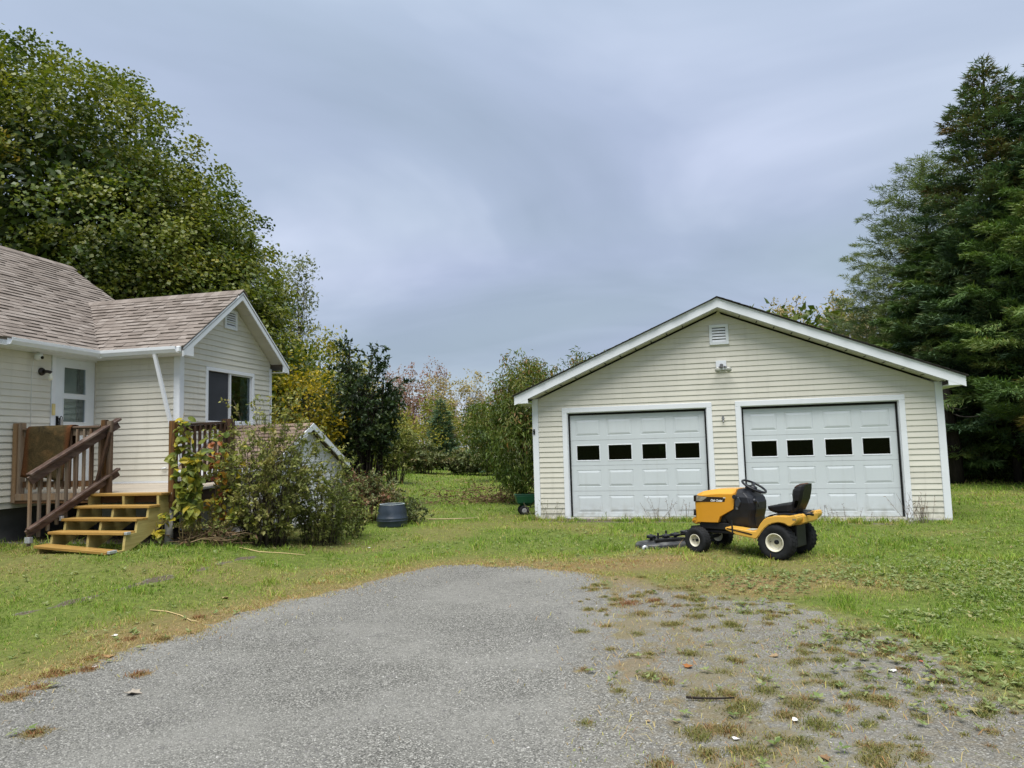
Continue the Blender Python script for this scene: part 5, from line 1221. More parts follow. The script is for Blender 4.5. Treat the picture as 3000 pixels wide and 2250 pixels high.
# ---------------------------------------------------------------- vegetation helpers
CAMP = np.array([0, 0, CAM_H])
T_MAPLE = (np.array([(0,0,0),(0.22,0.5,-0.10),(0.5,0.2,0.02),(1,0,-0.12),(0.5,-0.2,0.02),(0.22,-0.5,-0.10)]), np.array([(0,2,1),(0,3,2),(0,4,3),(0,5,4)]))
T_OVAL = (np.array([(0,0,0),(0.42,0.27,0.05),(1,0,-0.08),(0.42,-0.27,0.05)]), np.array([(0,2,1),(0,3,2)]))
T_LANCE = (np.array([(0,0,0),(0.45,0.12,0.04),(1,0,-0.25),(0.45,-0.12,0.04)]), np.array([(0,2,1),(0,3,2)]))
T_NEED = (np.array([(0,0.5,0),(0,-0.5,0),(1,0,0)]), np.array([(0,1,2)]))
def nrm(a): return a / (np.linalg.norm(a, axis=1, keepdims=True) + 1e-9)
def leaf_geo(P, D, N, size, tmpl, width=None):
    tv, tf = tmpl; n = len(P); D = nrm(D); S = nrm(np.cross(N, D)); U = np.cross(D, S)
    size = np.broadcast_to(np.asarray(size, float), (n,)); wd = size if width is None else np.broadcast_to(np.asarray(width, float), (n,))
    V = P[:, None, :] + (tv[None, :, 0:1] * D[:, None, :]) * size[:, None, None] + (tv[None, :, 1:2] * S[:, None, :]) * wd[:, None, None] + (tv[None, :, 2:3] * U[:, None, :]) * size[:, None, None]
    F = tf[None] + (np.arange(n) * len(tv))[:, None, None]
    return V.reshape(-1, 3), F.reshape(-1, 3), len(tv)
class Foliage:
    def __init__(s): s.V = []; s.F = []; s.T = []; s.n = 0
    def add(s, P, D, N, size, tmpl, tint, width=None):
        V, F, k = leaf_geo(np.asarray(P, float), np.asarray(D, float), np.asarray(N, float), size, tmpl, width)
        s.V.append(V); s.F.append(F + s.n); s.T.append(np.repeat(np.clip(tint, 0, 1), k)); s.n += len(V)
    def build(s, name, mat, parent):
        if not s.V: return None
        return np_mesh(name, np.concatenate(s.V), np.concatenate(s.F), mat, parent, {'tint': np.concatenate(s.T)})
def rdir(n):
    d = RNG.normal(size=(n, 3)); return nrm(d)
def curve(p0, p1, bend, k=5, wob=0.0):
    p0 = np.array(p0, float); p1 = np.array(p1, float); f = np.linspace(0, 1, k)[:, None]
    q = p0 * (1 - f) + p1 * f + np.array(bend) * (4 * f * (1 - f)) * 0.5
    if wob: q[1:-1] += RNG.normal(size=(k - 2, 3)) * wob
    return q
M_BARK = simple('grey_brown_bark', (0.075, 0.06, 0.045), 0.9, 0.1, 0.35, 6, 0.6, 25, stretch=(3, 3, 0.6))
M_BARKD = simple('dark_bark', (0.03, 0.025, 0.02), 0.9, 0.1, 0.35, 8, 0.6, 25, stretch=(3, 3, 0.6))
M_TWIG = simple('grey_twig', (0.17, 0.145, 0.125), 0.9, 0.1, 0.25, 8)
def base_tint(n, mu, sd): return mu + sd * RNG.normal(size=n)

def tree(name, label, base, lobes, nclump, per, lsize, tmpl, mat, clump_r=0.5, trunk_r=0.2, group=None, cat='tree', limbs=40, inner=0.4, tmu=0.45, tsd=0.16, lsd=0.10, droop=0.0, bark=None, face=0.65, flat=0.65, spike=0.0, noise_amp=0.14, fork=0.35, trunk_lean=(0, 0), tintz=0.0, outw=0.5):
    """lobes: list of (centre xyz absolute, radii xyz, weight)"""
    base = np.array(base, float); root = tag(empty(name, tuple(base)), label, cat, group)
    fo = Foliage(); cen = []; w = np.array([l[2] for l in lobes], float); w /= w.sum()
    zlo = min(l[0][2] - l[1][2] for l in lobes); zhi = max(l[0][2] + l[1][2] for l in lobes)
    for li, (c, r, _) in enumerate(lobes):
        c = np.array(c, float); r = np.array(r, float); n = int(nclump * w[li])
        d = rdir(n * 3); tc_ = nrm((CAMP - c)[None])[0]
        keep = RNG.random(len(d)) < np.where(d @ tc_ > -0.15, 1.0, 1 - face); d = d[keep][:n]
        ph = RNG.random(3) * 50
        nz = 0.5 * (vnoise(d[:, 0] * 2.6 + ph[0], d[:, 2] * 2.6 + ph[1], li) + vnoise(d[:, 1] * 3.7 + ph[2], d[:, 2] * 4.1, li + 9)) - 0.5
        rad = (1 - inner * RNG.random(len(d)) ** 2.2) * (1 + 2 * noise_amp * nz)
        cen.append(c + d * r * rad[:, None])
    cen = np.concatenate(cen); cen = cen[cen[:, 2] > base[2] + 0.15]
    outd = nrm(cen - np.average([l[0] for l in lobes], axis=0, weights=w)[None])
    n = len(cen); ct = base_tint(n, tmu, tsd) + tintz * ((cen[:, 2] - zlo) / (zhi - zlo) - 0.5)
    k = RNG.poisson(per, n); ci = np.repeat(np.arange(n), k); tot = len(ci)
    off = rdir(tot) * (RNG.random((tot, 1)) ** 0.45) * clump_r * 1.75 * np.array([1, 1, flat])
    if spike:
        f = RNG.random((tot, 1)) ** 1.5; sp_ = np.repeat((RNG.random(n) < 0.35).astype(float), k)[:, None]
        ax = nrm(outd + np.array([0, 0, 1.2]))[ci]
        off = off * (1 - 0.75 * sp_ * f) + ax * (spike * f * sp_)
    P = cen[ci] + off
    D = nrm(outd[ci] * 0.6 + RNG.normal(size=(tot, 3)) * 0.9 + np.array([0, 0, -droop]))
    N = nrm(np.array([0, 0, 1.0]) + outd[ci] * outw + RNG.normal(size=(tot, 3)) * 0.5)
    fo.add(P, D, N, lsize * RNG.uniform(0.65, 1.25, tot), tmpl, ct[ci] + RNG.normal(size=tot) * lsd)
    if trunk_r > 0:
        top = np.array([base[0] + trunk_lean[0], base[1] + trunk_lean[1], zlo + (zhi - zlo) * 0.72])
        tr = curve(base - np.array([0, 0, 0.1]), top, (0.1, 0.05, 0), 7, 0.03 * trunk_r * 4)
        m = MB(); m.tube(tr, [trunk_r * (1.35 if i == 0 else 1 - 0.13 * i) for i in range(7)], 9); m.build('trunk', bark or M_BARK, root).matrix_parent_inverse = Matrix.Translation(-Vector(base))
        m = MB(); sel = RNG.choice(n, min(limbs, n), replace=False)
        for i in sel:
            f = np.clip(fork + RNG.random() * (0.9 - fork) * 0.8, 0, 0.95); j = f * 6; a = int(j); p0 = tr[a] * (1 - (j - a)) + tr[min(a + 1, 6)] * (j - a)
            if cen[i][2] < p0[2] - 1.0 and RNG.random() < 0.7: p0 = tr[2]
            q = curve(p0, cen[i], (0, 0, 0.12 * np.linalg.norm(cen[i] - p0)), 5, 0.03 * np.linalg.norm(cen[i] - p0))
            r0_ = trunk_r * 0.32 * (1 - 0.5 * f); m.tube(q, [r0_, r0_ * 0.75, r0_ * 0.5, r0_ * 0.3, r0_ * 0.12], 5)
        m.build('branches', bark or M_BARK, root).matrix_parent_inverse = Matrix.Translation(-Vector(base))
    o = fo.build('crown', mat, root); o.matrix_parent_inverse = Matrix.Translation(-Vector(base))
    return root

def shrub(name, label, base, stems, spread, h, lsize, tmpl, mat, nleaf, cat='shrub', group=None, stem_r=0.012, f0=0.3, lean=(0, 0), upw=0.6, tmu=0.45, tsd=0.15, lsd=0.1, droop=0.0, bark=None, hvar=0.3, side=3, arch=0.0, baser=0.12, twig=0.25, sprd_y=None, leaf_part='foliage', tipdens=1.0):
    base = np.array(base, float); root = tag(empty(name, tuple(base)), label, cat, group)
    m = MB(); fo = Foliage(); inv = Matrix.Translation(-Vector(base))
    sy = spread if sprd_y is None else sprd_y
    per = max(1, nleaf // stems)
    for i in range(stems):
        a = RNG.random() * 2 * math.pi; rr = math.sqrt(RNG.random())
        hh = h * (1 - hvar * RNG.random()) * (1 - 0.35 * rr ** 2 * (1 - arch))
        b0 = base + np.array([math.cos(a) * baser * rr, math.sin(a) * baser * rr, -0.03])
        tip = base + np.array([math.cos(a) * spread * rr + lean[0], math.sin(a) * sy * rr + lean[1], hh])
        bend = np.array([-math.cos(a) * spread * rr * 0.35, -math.sin(a) * sy * rr * 0.35, 0.2 * hh]) * upw
        if arch: tip[2] = base[2] + hh * (1 - arch * rr); bend = bend + np.array([0, 0, hh * arch * 0.9])
        k = 7; q = curve(b0, tip, bend, k, 0.02 * hh)
        m.tube(q, [stem_r * (1 - 0.85 * j / (k - 1)) for j in range(k)], 5)
        # side twigs
        segs = [q]
        for s_ in range(side):
            f = f0 + (0.95 - f0) * RNG.random(); j = f * (k - 1); aa = int(j); p0 = q[aa] * (1 - (j - aa)) + q[min(aa + 1, k - 1)] * (j - aa)
            d = nrm((RNG.normal(size=(1, 3)) * np.array([1, 1, 0.5]) + np.array([math.cos(a), math.sin(a), 0.9])))[0]
            q2 = curve(p0, p0 + d * hh * twig * RNG.uniform(0.5, 1.1), (0, 0, 0.05 * hh), 4)
            m.tube(q2, [stem_r * 0.4, stem_r * 0.3, stem_r * 0.2, stem_r * 0.08], 4); segs.append(q2)
        nl = max(3, int(per * RNG.uniform(0.7, 1.3))); st = RNG.normal() * tsd
        si = RNG.integers(0, len(segs), nl) if side else np.zeros(nl, int)
        for s_i, sg in enumerate(segs):
            c = int((si == s_i).sum())
            if c == 0: continue
            f = f0 + (1 - f0) * RNG.random(c) ** (1 / tipdens) if s_i == 0 else 0.1 + 0.9 * RNG.random(c)
            j = f * (len(sg) - 1); aa = np.minimum(j.astype(int), len(sg) - 2); fr_ = (j - aa)[:, None]
            P = sg[aa] * (1 - fr_) + sg[aa + 1] * fr_; T = nrm(sg[aa + 1] - sg[aa])
            D = nrm(T * 0.55 + RNG.normal(size=(c, 3)) * 0.75 + np.array([0, 0, -droop]))
            N = nrm(np.array([0, 0, 1.0]) + RNG.normal(size=(c, 3)) * 0.6)
            fo.add(P, D, N, lsize * RNG.uniform(0.6, 1.25, c), tmpl, tmu + st + RNG.normal(size=c) * lsd)
    m.build('stems', bark or M_BARK, root).matrix_parent_inverse = inv
    fo.build(leaf_part, mat, root).matrix_parent_inverse = inv
    return root

def conifer(name, label, base, h, rad, z0, mat, nwhorl=34, per=7, droop=0.35, up=0.1, nblade=170, bl=0.22, bw=0.035, tmu=0.4, tsd=0.12, trunk_r=0.2, group=None, profile=0.9, sway=0.12, tipz=1.0, bark=None, openness=0.0, tint_top=0.0, face=0.5, branch_r=0.02):
    base = np.array(base, float); root = tag(empty(name, tuple(base)), label, 'tree', group); inv = Matrix.Translation(-Vector(base))
    m = MB(); m.tube([base + np.array([0, 0, -0.1]), base + np.array([0.03, 0, h * 0.4]), base + np.array([-0.03, 0.02, h * 0.75]), base + np.array([0, 0, h])], [trunk_r * 1.15, trunk_r * 0.75, trunk_r * 0.35, 0.012], 8)
    m.build('trunk', bark or M_BARKD, root).matrix_parent_inverse = inv
    m = MB(); fo = Foliage(); tcam = math.atan2(-base[1], -base[0])
    for i in range(nwhorl):
        f = (i + 0.5) / nwhorl; z = z0 + (h - z0) * (1 - (1 - f) ** 1.15) if False else z0 + (h * tipz - z0) * f
        L0 = rad * (1 - f) ** profile + 0.10
        for k in range(per):
            a = 2 * math.pi * (k + RNG.random()) / per + i * 0.7
            back = math.cos(a - tcam) < -0.2
            if back and RNG.random() < face: continue
            if RNG.random() < openness: continue
            L = L0 * RNG.uniform(0.72, 1.15); zz_ = z + RNG.uniform(-0.15, 0.15) * (h / nwhorl) * 2
            d = np.array([math.cos(a), math.sin(a), 0])
            p0 = base + np.array([0, 0, zz_])
            tip = p0 + d * L + np.array([0, 0, (up - droop * (1 - f)) * L])
            q = curve(p0, tip, np.array([0, 0, (-0.10 if droop > 0 else 0.05) * L]), 6, sway * 0.1 * L)
            m.tube(q, [branch_r * (0.4 + (1 - f)), branch_r * 0.8 * (0.4 + (1 - f)), branch_r * 0.55, branch_r * 0.4, branch_r * 0.25, branch_r * 0.1], 4, cap=False)
            n = max(8, int(nblade * (L / rad) ** 1.4)); bt = RNG.normal() * tsd
            g = 0.12 + 0.88 * RNG.random(n) ** 0.8; j = g * 5; aa = np.minimum(j.astype(int), 4); fr_ = (j - aa)[:, None]
            C = q[aa] * (1 - fr_) + q[aa + 1] * fr_; T = nrm(q[aa + 1] - q[aa])
            side = np.stack([-T[:, 1], T[:, 0], np.zeros(n)], 1); sg = np.where(RNG.random(n) < 0.5, -1, 1)[:, None]
            wlat = L * 0.34 * (1 - g) ** 0.7 + 0.10; lat = wlat * RNG.random(n)
            sprd = lat[:, None] * (side * sg + T * 0.55) + np.array([0, 0, -1]) * (lat * RNG.uniform(0.0, 0.35, n))[:, None] + RNG.normal(size=(n, 3)) * 0.025
            P = C + sprd
            D = nrm(side * sg * 0.75 + T * 0.8 + RNG.normal(size=(n, 3)) * 0.35 + np.array([0, 0, -0.12 + 0.5 * up]))
            N = nrm(np.array([0, 0, 1.0]) + RNG.normal(size=(n, 3)) * 0.45)
            fo.add(P, D, N, bl * RNG.uniform(0.6, 1.25, n), T_NEED, tmu + bt + tint_top * f + RNG.normal(size=n) * 0.10, bw * RNG.uniform(0.8, 1.3, n))
    # leader
    n = 40; P = base + np.array([0, 0, 1]) * (h * 0.95 + RNG.random((n, 1)) * h * 0.05); D = nrm(np.array([0, 0, 0.9]) + RNG.normal(size=(n, 3)) * 0.5)
    fo.add(P, D, rdir(n), bl * 0.7, T_NEED, np.full(n, tmu), bw)
    m.build('branches', bark or M_BARKD, root).matrix_parent_inverse = inv
    fo.build('crown', mat, root).matrix_parent_inverse = inv
    return root

def bare_tree(name, label, base, h, spread, mat, leafm=None, nleaf=0, lsize=0.2, levels=4, group=None, tmu=0.5, trunk_r=0.12, split=4, tsd=0.12):
    base = np.array(base, float); root = tag(empty(name, tuple(base)), label, 'tree', group); inv = Matrix.Translation(-Vector(base))
    m = MB(); tips = []
    def rec(p, d, L, r, lv):
        e = p + d * L + RNG.normal(size=3) * 0.04 * L
        m.tube([p, (p + e) / 2 + RNG.normal(size=3) * 0.03 * L, e], [r, r * 0.8, r * 0.6], 4 if lv < 2 else 3, cap=False)
        if lv >= levels: tips.append((p, e)); return
        for k in range(split if lv else split + 3):
            f = RNG.uniform(0.45, 1.0); q = p + (e - p) * f
            nd = d * 0.75 + RNG.normal(size=3) * spread + np.array([0, 0, 0.28]); nd /= np.linalg.norm(nd)
            rec(q, nd, L * RNG.uniform(0.5, 0.72), r * 0.55, lv + 1)
    rec(base, np.array([0.02, 0, 1.0]), h * 0.42, trunk_r, 0)
    m.build('branches', mat, root).matrix_parent_inverse = inv
    if leafm and nleaf:
        t = [tips[i] for i in RNG.integers(0, len(tips), nleaf)]; f = RNG.random((nleaf, 1))
        P = np.array([a for a, b in t]) * (1 - f) + np.array([b for a, b in t]) * f + RNG.normal(size=(nleaf, 3)) * lsize * 0.6
        fo = Foliage(); fo.add(P, rdir(nleaf), rdir(nleaf), lsize * RNG.uniform(0.6, 1.3, nleaf), T_OVAL, tmu + RNG.normal(size=nleaf) * tsd)
        fo.build('crown', leafm, root).matrix_parent_inverse = inv
    return root

# leaf colours: tint runs deep green -> light -> yellowing
L_MAPLE = leafmat('maple_leaf', [(0, (0.022, 0.042, 0.007)), (0.3, (0.062, 0.098, 0.013)), (0.55, (0.142, 0.165, 0.018)), (0.78, (0.235, 0.228, 0.032)), (0.92, (0.27, 0.22, 0.035)), (1, (0.36, 0.24, 0.03))], 0.42, 0.28, 0.35)
L_DARK = leafmat('dark_glossy_leaf', [(0, (0.014, 0.028, 0.012)), (0.5, (0.036, 0.062, 0.022)), (0.8, (0.08, 0.105, 0.036)), (1, (0.12, 0.12, 0.04))], 0.4, 0.2, 0.4)
L_OLIVE = leafmat('olive_shrub_leaf', [(0, (0.055, 0.078, 0.018)), (0.45, (0.165, 0.19, 0.05)), (0.75, (0.29, 0.285, 0.09)), (1, (0.24, 0.20, 0.07))], 0.55, 0.28)
L_YEL = leafmat('yellow_leaf', [(0, (0.06, 0.07, 0.010)), (0.35, (0.20, 0.17, 0.012)), (0.65, (0.40, 0.29, 0.015)), (1, (0.56, 0.42, 0.05))], 0.5, 0.4)
L_YGRN = leafmat('yellow_green_leaf', [(0, (0.05, 0.075, 0.014)), (0.4, (0.13, 0.15, 0.025)), (0.7, (0.30, 0.27, 0.045)), (1, (0.42, 0.34, 0.09))], 0.5, 0.4)
L_PALE = leafmat('pale_poplar_leaf', [(0, (0.07, 0.09, 0.05)), (0.5, (0.17, 0.19, 0.11)), (1, (0.34, 0.33, 0.20))], 0.5, 0.3)
L_PEACH = leafmat('peach_leaf', [(0, (0.032, 0.062, 0.012)), (0.4, (0.085, 0.130, 0.022)), (0.7, (0.15, 0.175, 0.035)), (0.88, (0.22, 0.13, 0.05)), (1, (0.36, 0.19, 0.06))], 0.45, 0.3)
L_RED = leafmat('red_autumn_leaf', [(0, (0.15, 0.075, 0.06)), (0.4, (0.25, 0.135, 0.11)), (0.7, (0.32, 0.20, 0.15)), (1, (0.36, 0.28, 0.18))], 0.6, 0.3)
L_TAN = leafmat('tan_autumn_leaf', [(0, (0.14, 0.11, 0.05)), (0.4, (0.30, 0.24, 0.11)), (0.7, (0.44, 0.36, 0.17)), (1, (0.55, 0.47, 0.27))], 0.6, 0.3)
L_SPRUCE = leafmat('spruce_needles', [(0, (0.028, 0.056, 0.030)), (0.4, (0.070, 0.125, 0.064)), (0.65, (0.125, 0.185, 0.078)), (0.82, (0.13, 0.125, 0.045)), (1, (0.15, 0.085, 0.045))], 0.6, 0.12)
L_PINE = leafmat('pine_needles', [(0, (0.035, 0.07, 0.022)), (0.4, (0.095, 0.165, 0.048)), (0.65, (0.18, 0.245, 0.07)), (0.85, (0.14, 0.13, 0.035)), (1, (0.18, 0.11, 0.04))], 0.55, 0.18)
L_LARCH = leafmat('larch_needles', [(0, (0.045, 0.07, 0.035)), (0.4, (0.11, 0.155, 0.075)), (0.7, (0.20, 0.235, 0.11)), (1, (0.22, 0.21, 0.08))], 0.6, 0.25)
L_BRAM = leafmat('bramble_leaf', [(0, (0.035, 0.05, 0.02)), (0.4, (0.10, 0.125, 0.045)), (0.65, (0.17, 0.185, 0.075)), (0.84, (0.22, 0.14, 0.08)), (1, (0.18, 0.06, 0.045))], 0.55, 0.25)
L_DRY = leafmat('dry_brush', [(0, (0.06, 0.035, 0.02)), (0.5, (0.17, 0.105, 0.055)), (1, (0.33, 0.24, 0.14))], 0.85, 0.1)
def G3(x, y, dz=0.0): return (x, y, float(gz(x, y)) + dz)

# ---------------------------------------------------------------- trees
# big maple behind the house
ML = [((-15.4, 22.6, 6.2), (7.5, 6.0, 8.3), 0.60), ((-12.1, 21.6, 4.9), (4.6, 4.2, 5.4), 0.24), ((-9.3, 21.2, 3.6), (2.75, 2.8, 3.9), 0.26), ((-14.6, 19.4, 7.4), (5.4, 3.5, 5.4), 0.18)]
T_MAP2 = (np.array([(0,0,0),(0.40,0.46,-0.06),(1,0,-0.10),(0.40,-0.46,-0.06)]), np.array([(0,2,1),(0,3,2)]))
mp_ = tree('maple_tree', 'huge dense green maple towering behind the house', G3(-15.4, 22.6), ML,
     1330, 185, 0.112, T_MAP2, L_MAPLE, 0.47, 0.42, limbs=70, inner=0.28, tmu=0.47, tsd=0.13, lsd=0.10, droop=0.45, face=0.85, flat=0.55, spike=0.6, noise_amp=0.15, outw=0.9)
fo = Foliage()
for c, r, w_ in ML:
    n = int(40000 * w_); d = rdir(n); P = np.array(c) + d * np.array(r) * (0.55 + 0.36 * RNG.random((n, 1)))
    fo.add(P, rdir(n), d + rdir(n) * 0.5, 0.27 * RNG.uniform(0.7, 1.3, n), T_OVAL, RNG.normal(0.15, 0.06, n))  # low tint paints the crown's inner shade into the leaf colour
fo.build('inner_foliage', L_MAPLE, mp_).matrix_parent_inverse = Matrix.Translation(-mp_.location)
# pale poplars behind it
tree('poplar_tree', 'thin pale grey-green poplar showing beyond the maple', G3(-10.0, 33), [((-9.95, 33, 7.6), (0.75, 0.8, 3.2), 1), ((-10.9, 33.4, 8.6), (0.7, 0.7, 2.7), 0.6)], 190, 16, 0.17, T_OVAL, L_PALE, 0.34, 0.10, limbs=40, inner=0.8, tmu=0.5, face=0.3, bark=M_TWIG, spike=0.5)
# yellow-green tree and yellow box elder to the right of the house
tree('box_elder_tree', 'yellow-green leafy tree rising behind the dark upright bush', G3(-7.0, 27), [((-7.1, 27, 4.1), (1.5, 1.3, 1.9), 1), ((-6.4, 27, 3.0), (1.3, 1.2, 1.8), 0.7)], 330, 16, 0.17, T_OVAL, L_YGRN, 0.30, 0.12, inner=0.6, tmu=0.5, tsd=0.17, spike=0.4, tintz=0.35)
tree('yellow_leaf_tree', 'bright yellow leafed young tree beside the house corner', G3(-5.0, 17.3), [((-5.25, 17.2, 2.55), (0.80, 0.8, 1.15), 1), ((-4.55, 17.4, 2.1), (0.55, 0.6, 0.5), 0.35), ((-5.4, 17.0, 1.5), (0.8, 0.7, 0.8), 0.4)], 165, 22, 0.11, T_OVAL, L_YEL, 0.22, 0.06, inner=0.6, tmu=0.42, tsd=0.2, droop=0.4)
tree('understory_tree', 'dark green understory tree between the maple and the yellow tree', G3(-6.6, 20.5), [((-6.7, 20.3, 2.6), (1.6, 1.4, 2.2), 1), ((-5.2, 20.6, 1.9), (1.2, 1.0, 1.6), 0.6)], 420, 18, 0.15, T_OVAL, L_MAPLE, 0.30, 0.08, inner=0.5, tmu=0.42, tsd=0.14)
# dark upright multi-stem bush
shrub('upright_bush', 'tall dark green multi-stemmed bush fanning up behind the barrel', G3(-3.75, 18.0), 62, 0.95, 4.35, 0.125, T_OVAL, L_DARK, 9200, 'bush', stem_r=0.020, f0=0.36, tmu=0.42, tsd=0.10, upw=0.5, hvar=0.26, side=7, baser=0.34, twig=0.17, bark=M_BARKD)
shrub('olive_bush', 'loose olive-brown bush between the tall dark bush and the small spruce', G3(-4.5, 27.0), 44, 1.0, 2.7, 0.12, T_OVAL, L_OLIVE, 5000, 'bush', stem_r=0.012, f0=0.25, tmu=0.42, upw=0.5, side=6, twig=0.25, baser=0.3)
shrub('olive_bush', 'low brownish olive bush at the foot of the tall dark bush', G3(-4.9, 17.9), 36, 0.9, 2.1, 0.09, T_OVAL, L_OLIVE, 3600, 'bush', stem_r=0.010, f0=0.15, tmu=0.55, upw=0.5, side=6, twig=0.3, baser=0.3)
# bramble hedge at the far edge of the lawn
for i, (x, y, h, sp_, tm, lab) in enumerate([(-6.6, 33.5, 1.9, 1.5, 0.60, 'reddish bramble bush at the far lawn edge next to the olive bush'), (-4.7, 36.5, 1.5, 1.7, 0.52, 'arching bramble bush below the small spruce'), (-2.6, 37.2, 1.35, 1.8, 0.45, 'low spreading bramble bush beside the blue-green spruce sapling'), (-0.7, 36.0, 1.5, 1.6, 0.5, 'bramble bush at the far lawn edge beside the peach tree'), (-8.2, 31.0, 2.2, 1.6, 0.5, 'brown bramble thicket behind the olive bush')]):
    shrub('bramble_bush', lab, G3(x, y), 60, sp_, h, 0.17, T_OVAL, L_BRAM, 4200, 'bush', 'brambles along the far lawn edge', 0.012, 0.12, tmu=tm, tsd=0.14, arch=0.55, side=4, baser=0.7, twig=0.4, sprd_y=1.2, droop=0.2)
tree('goldenrod_bush', 'pale yellow bush in front of the far woods', G3(-6.2, 41), [((-6.2, 41, 1.7), (2.0, 1.2, 1.6), 1)], 160, 16, 0.16, T_OVAL, L_YGRN, 0.35, 0.05, cat='bush', inner=0.7, tmu=0.6)
conifer('spruce_tree', 'small lone dark spruce at the far lawn edge', G3(-4.3, 42.5), 4.15, 1.25, 0.25, L_SPRUCE, 22, 8, 0.15, 0.15, 90, 0.30, 0.06, 0.5, trunk_r=0.09, face=0.3)
conifer('spruce_tree', 'low blue-green spruce sapling beside the brambles', G3(-1.9, 40.5), 2.4, 1.2, 0.1, L_SPRUCE, 14, 8, 0.15, 0.1, 70, 0.26, 0.05, 0.5, trunk_r=0.06, face=0.3)
tree('fruit_tree', 'round green fruit tree between the far spruce and the garage', G3(-0.7, 30), [((-0.8, 30, 2.0), (1.35, 1.1, 1.3), 1)], 300, 18, 0.17, T_LANCE, L_PEACH, 0.28, 0.09, inner=0.5, tmu=0.42, droop=0.5, spike=0.3)
tree('fruit_tree', 'pale dusty shrub tree beside the garage far corner', G3(0.6, 26), [((0.5, 26, 1.1), (1.0, 0.9, 1.0), 1)], 150, 16, 0.13, T_LANCE, L_PALE, 0.25, 0.05, inner=0.6, tmu=0.4)
# peach tree hugging the garage wall
tree('peach_tree', 'leafy peach tree with drooping leaves against the garage corner', G3(0.15, 18.4), [((0.35, 18.6, 2.65), (0.80, 0.8, 0.95), 1), ((0.15, 18.2, 1.4), (0.62, 0.7, 1.1), 0.7), ((0.75, 19.8, 3.1), (0.7, 0.7, 0.6), 0.35)], 480, 24, 0.135, T_LANCE, L_PEACH, 0.21, 0.07, limbs=50, inner=0.5, tmu=0.50, tsd=0.15, droop=0.9, spike=0.45, tintz=0.3)
tree('peach_tree', 'peach tree behind the garage with only its shoots above the roof edge', G3(3.0, 24.2), [((3.1, 24.2, 3.3), (1.7, 1.2, 1.3), 1)], 200, 20, 0.15, T_LANCE, L_PEACH, 0.20, 0.08, inner=0.5, tmu=0.5, droop=0.9, spike=0.5)
# far woods
FW = 'far autumn woods'
spec = [(-15.5, 74, 10.0, 'tan'), (-13.2, 80, 10.4, 'red'), (-11.0, 76, 9.8, 'red2'), (-9.6, 88, 12.0, 'red'), (-8.2, 78, 9.4, 'tan'), (-6.0, 90, 10.6, 'bare'), (-4.6, 80, 9.8, 'tan2'), (-2.8, 86, 11.0, 'bare2'), (-1.2, 78, 10.4, 'pinkbare'), (0.6, 88, 11.4, 'bare3'), (2.4, 80, 8.8, 'tan3'), (-17.8, 84, 9.0, 'tan4'), (-12.0, 68, 6.2, 'yel'), (-7.0, 66, 6.0, 'yel2'), (-2.0, 68, 5.4, 'yel3')]
labs = {'tan': 'tan autumn tree', 'red': 'rose-red autumn maple', 'red2': 'pinkish autumn maple', 'bare': 'tall bare grey tree', 'tan2': 'straw-coloured autumn tree', 'bare2': 'nearly bare brownish tree', 'pinkbare': 'bare tree with pinkish twigs', 'bare3': 'bare grey tree beside the garage roof edge', 'tan3': 'tan tree beyond the peach tree', 'tan4': 'tan tree beyond the tall dark bush', 'yel': 'yellow-green low tree', 'yel2': 'yellow birch', 'yel3': 'olive-yellow low tree'}
for j, (x, y, h, kd) in enumerate(spec):
    lab = labs[kd] + ' in the far woods' + (' standing taller behind the others' if j == 3 else ' near the dark bush' if j in (0, 1) else ' behind the small spruce' if j == 4 else '')
    if kd.startswith('bare'): bare_tree('bare_tree', lab, G3(x, y), h, 0.55, M_TWIG, L_TAN, 300, 0.22, 5, FW, 0.3, 0.13, 3)
    elif kd == 'pinkbare': bare_tree('bare_tree', lab, G3(x, y), h, 0.55, M_TWIG, L_RED, 900, 0.22, 5, FW, 0.6, 0.12, 3)
    else:
        lm = L_RED if kd.startswith('red') else (L_YGRN if kd.startswith('yel') else L_TAN)
        tree('autumn_tree', lab, G3(x, y), [((x, y, h * 0.60), (1.9, 1.5, h * 0.40), 1), ((x + 0.8, y, h * 0.4), (1.7, 1.4, h * 0.33), 0.6)], 210, 14, 0.30, T_OVAL, lm, 0.45, 0.14, FW, inner=0.7, tmu=0.5, tsd=0.14, spike=1.0, bark=M_TWIG, limbs=60)
# a belt of low wood closing the gap
fo = Foliage(); n = 26000
x = RNG.uniform(-60, 60, n); y = 96 + RNG.uniform(0, 14, n) + 0.1 * np.abs(x); hh = 3.6 + 2.6 * fbm(x * 0.25, x * 0.0, 71, 3); z = hh * RNG.random(n) ** 0.6
t_ = fbm(x * 0.3, y * 0.05, 5, 2)
fo.add(np.stack([x, y, z], 1), rdir(n), rdir(n), 0.5 * RNG.uniform(0.6, 1.3, n), T_OVAL, t_ + RNG.normal(size=n) * 0.12)
wd = fo.build('far_woods', L_TAN, None); tag(wd, 'pale tan band of far autumn woodland closing the horizon', 'woods', kind='stuff')
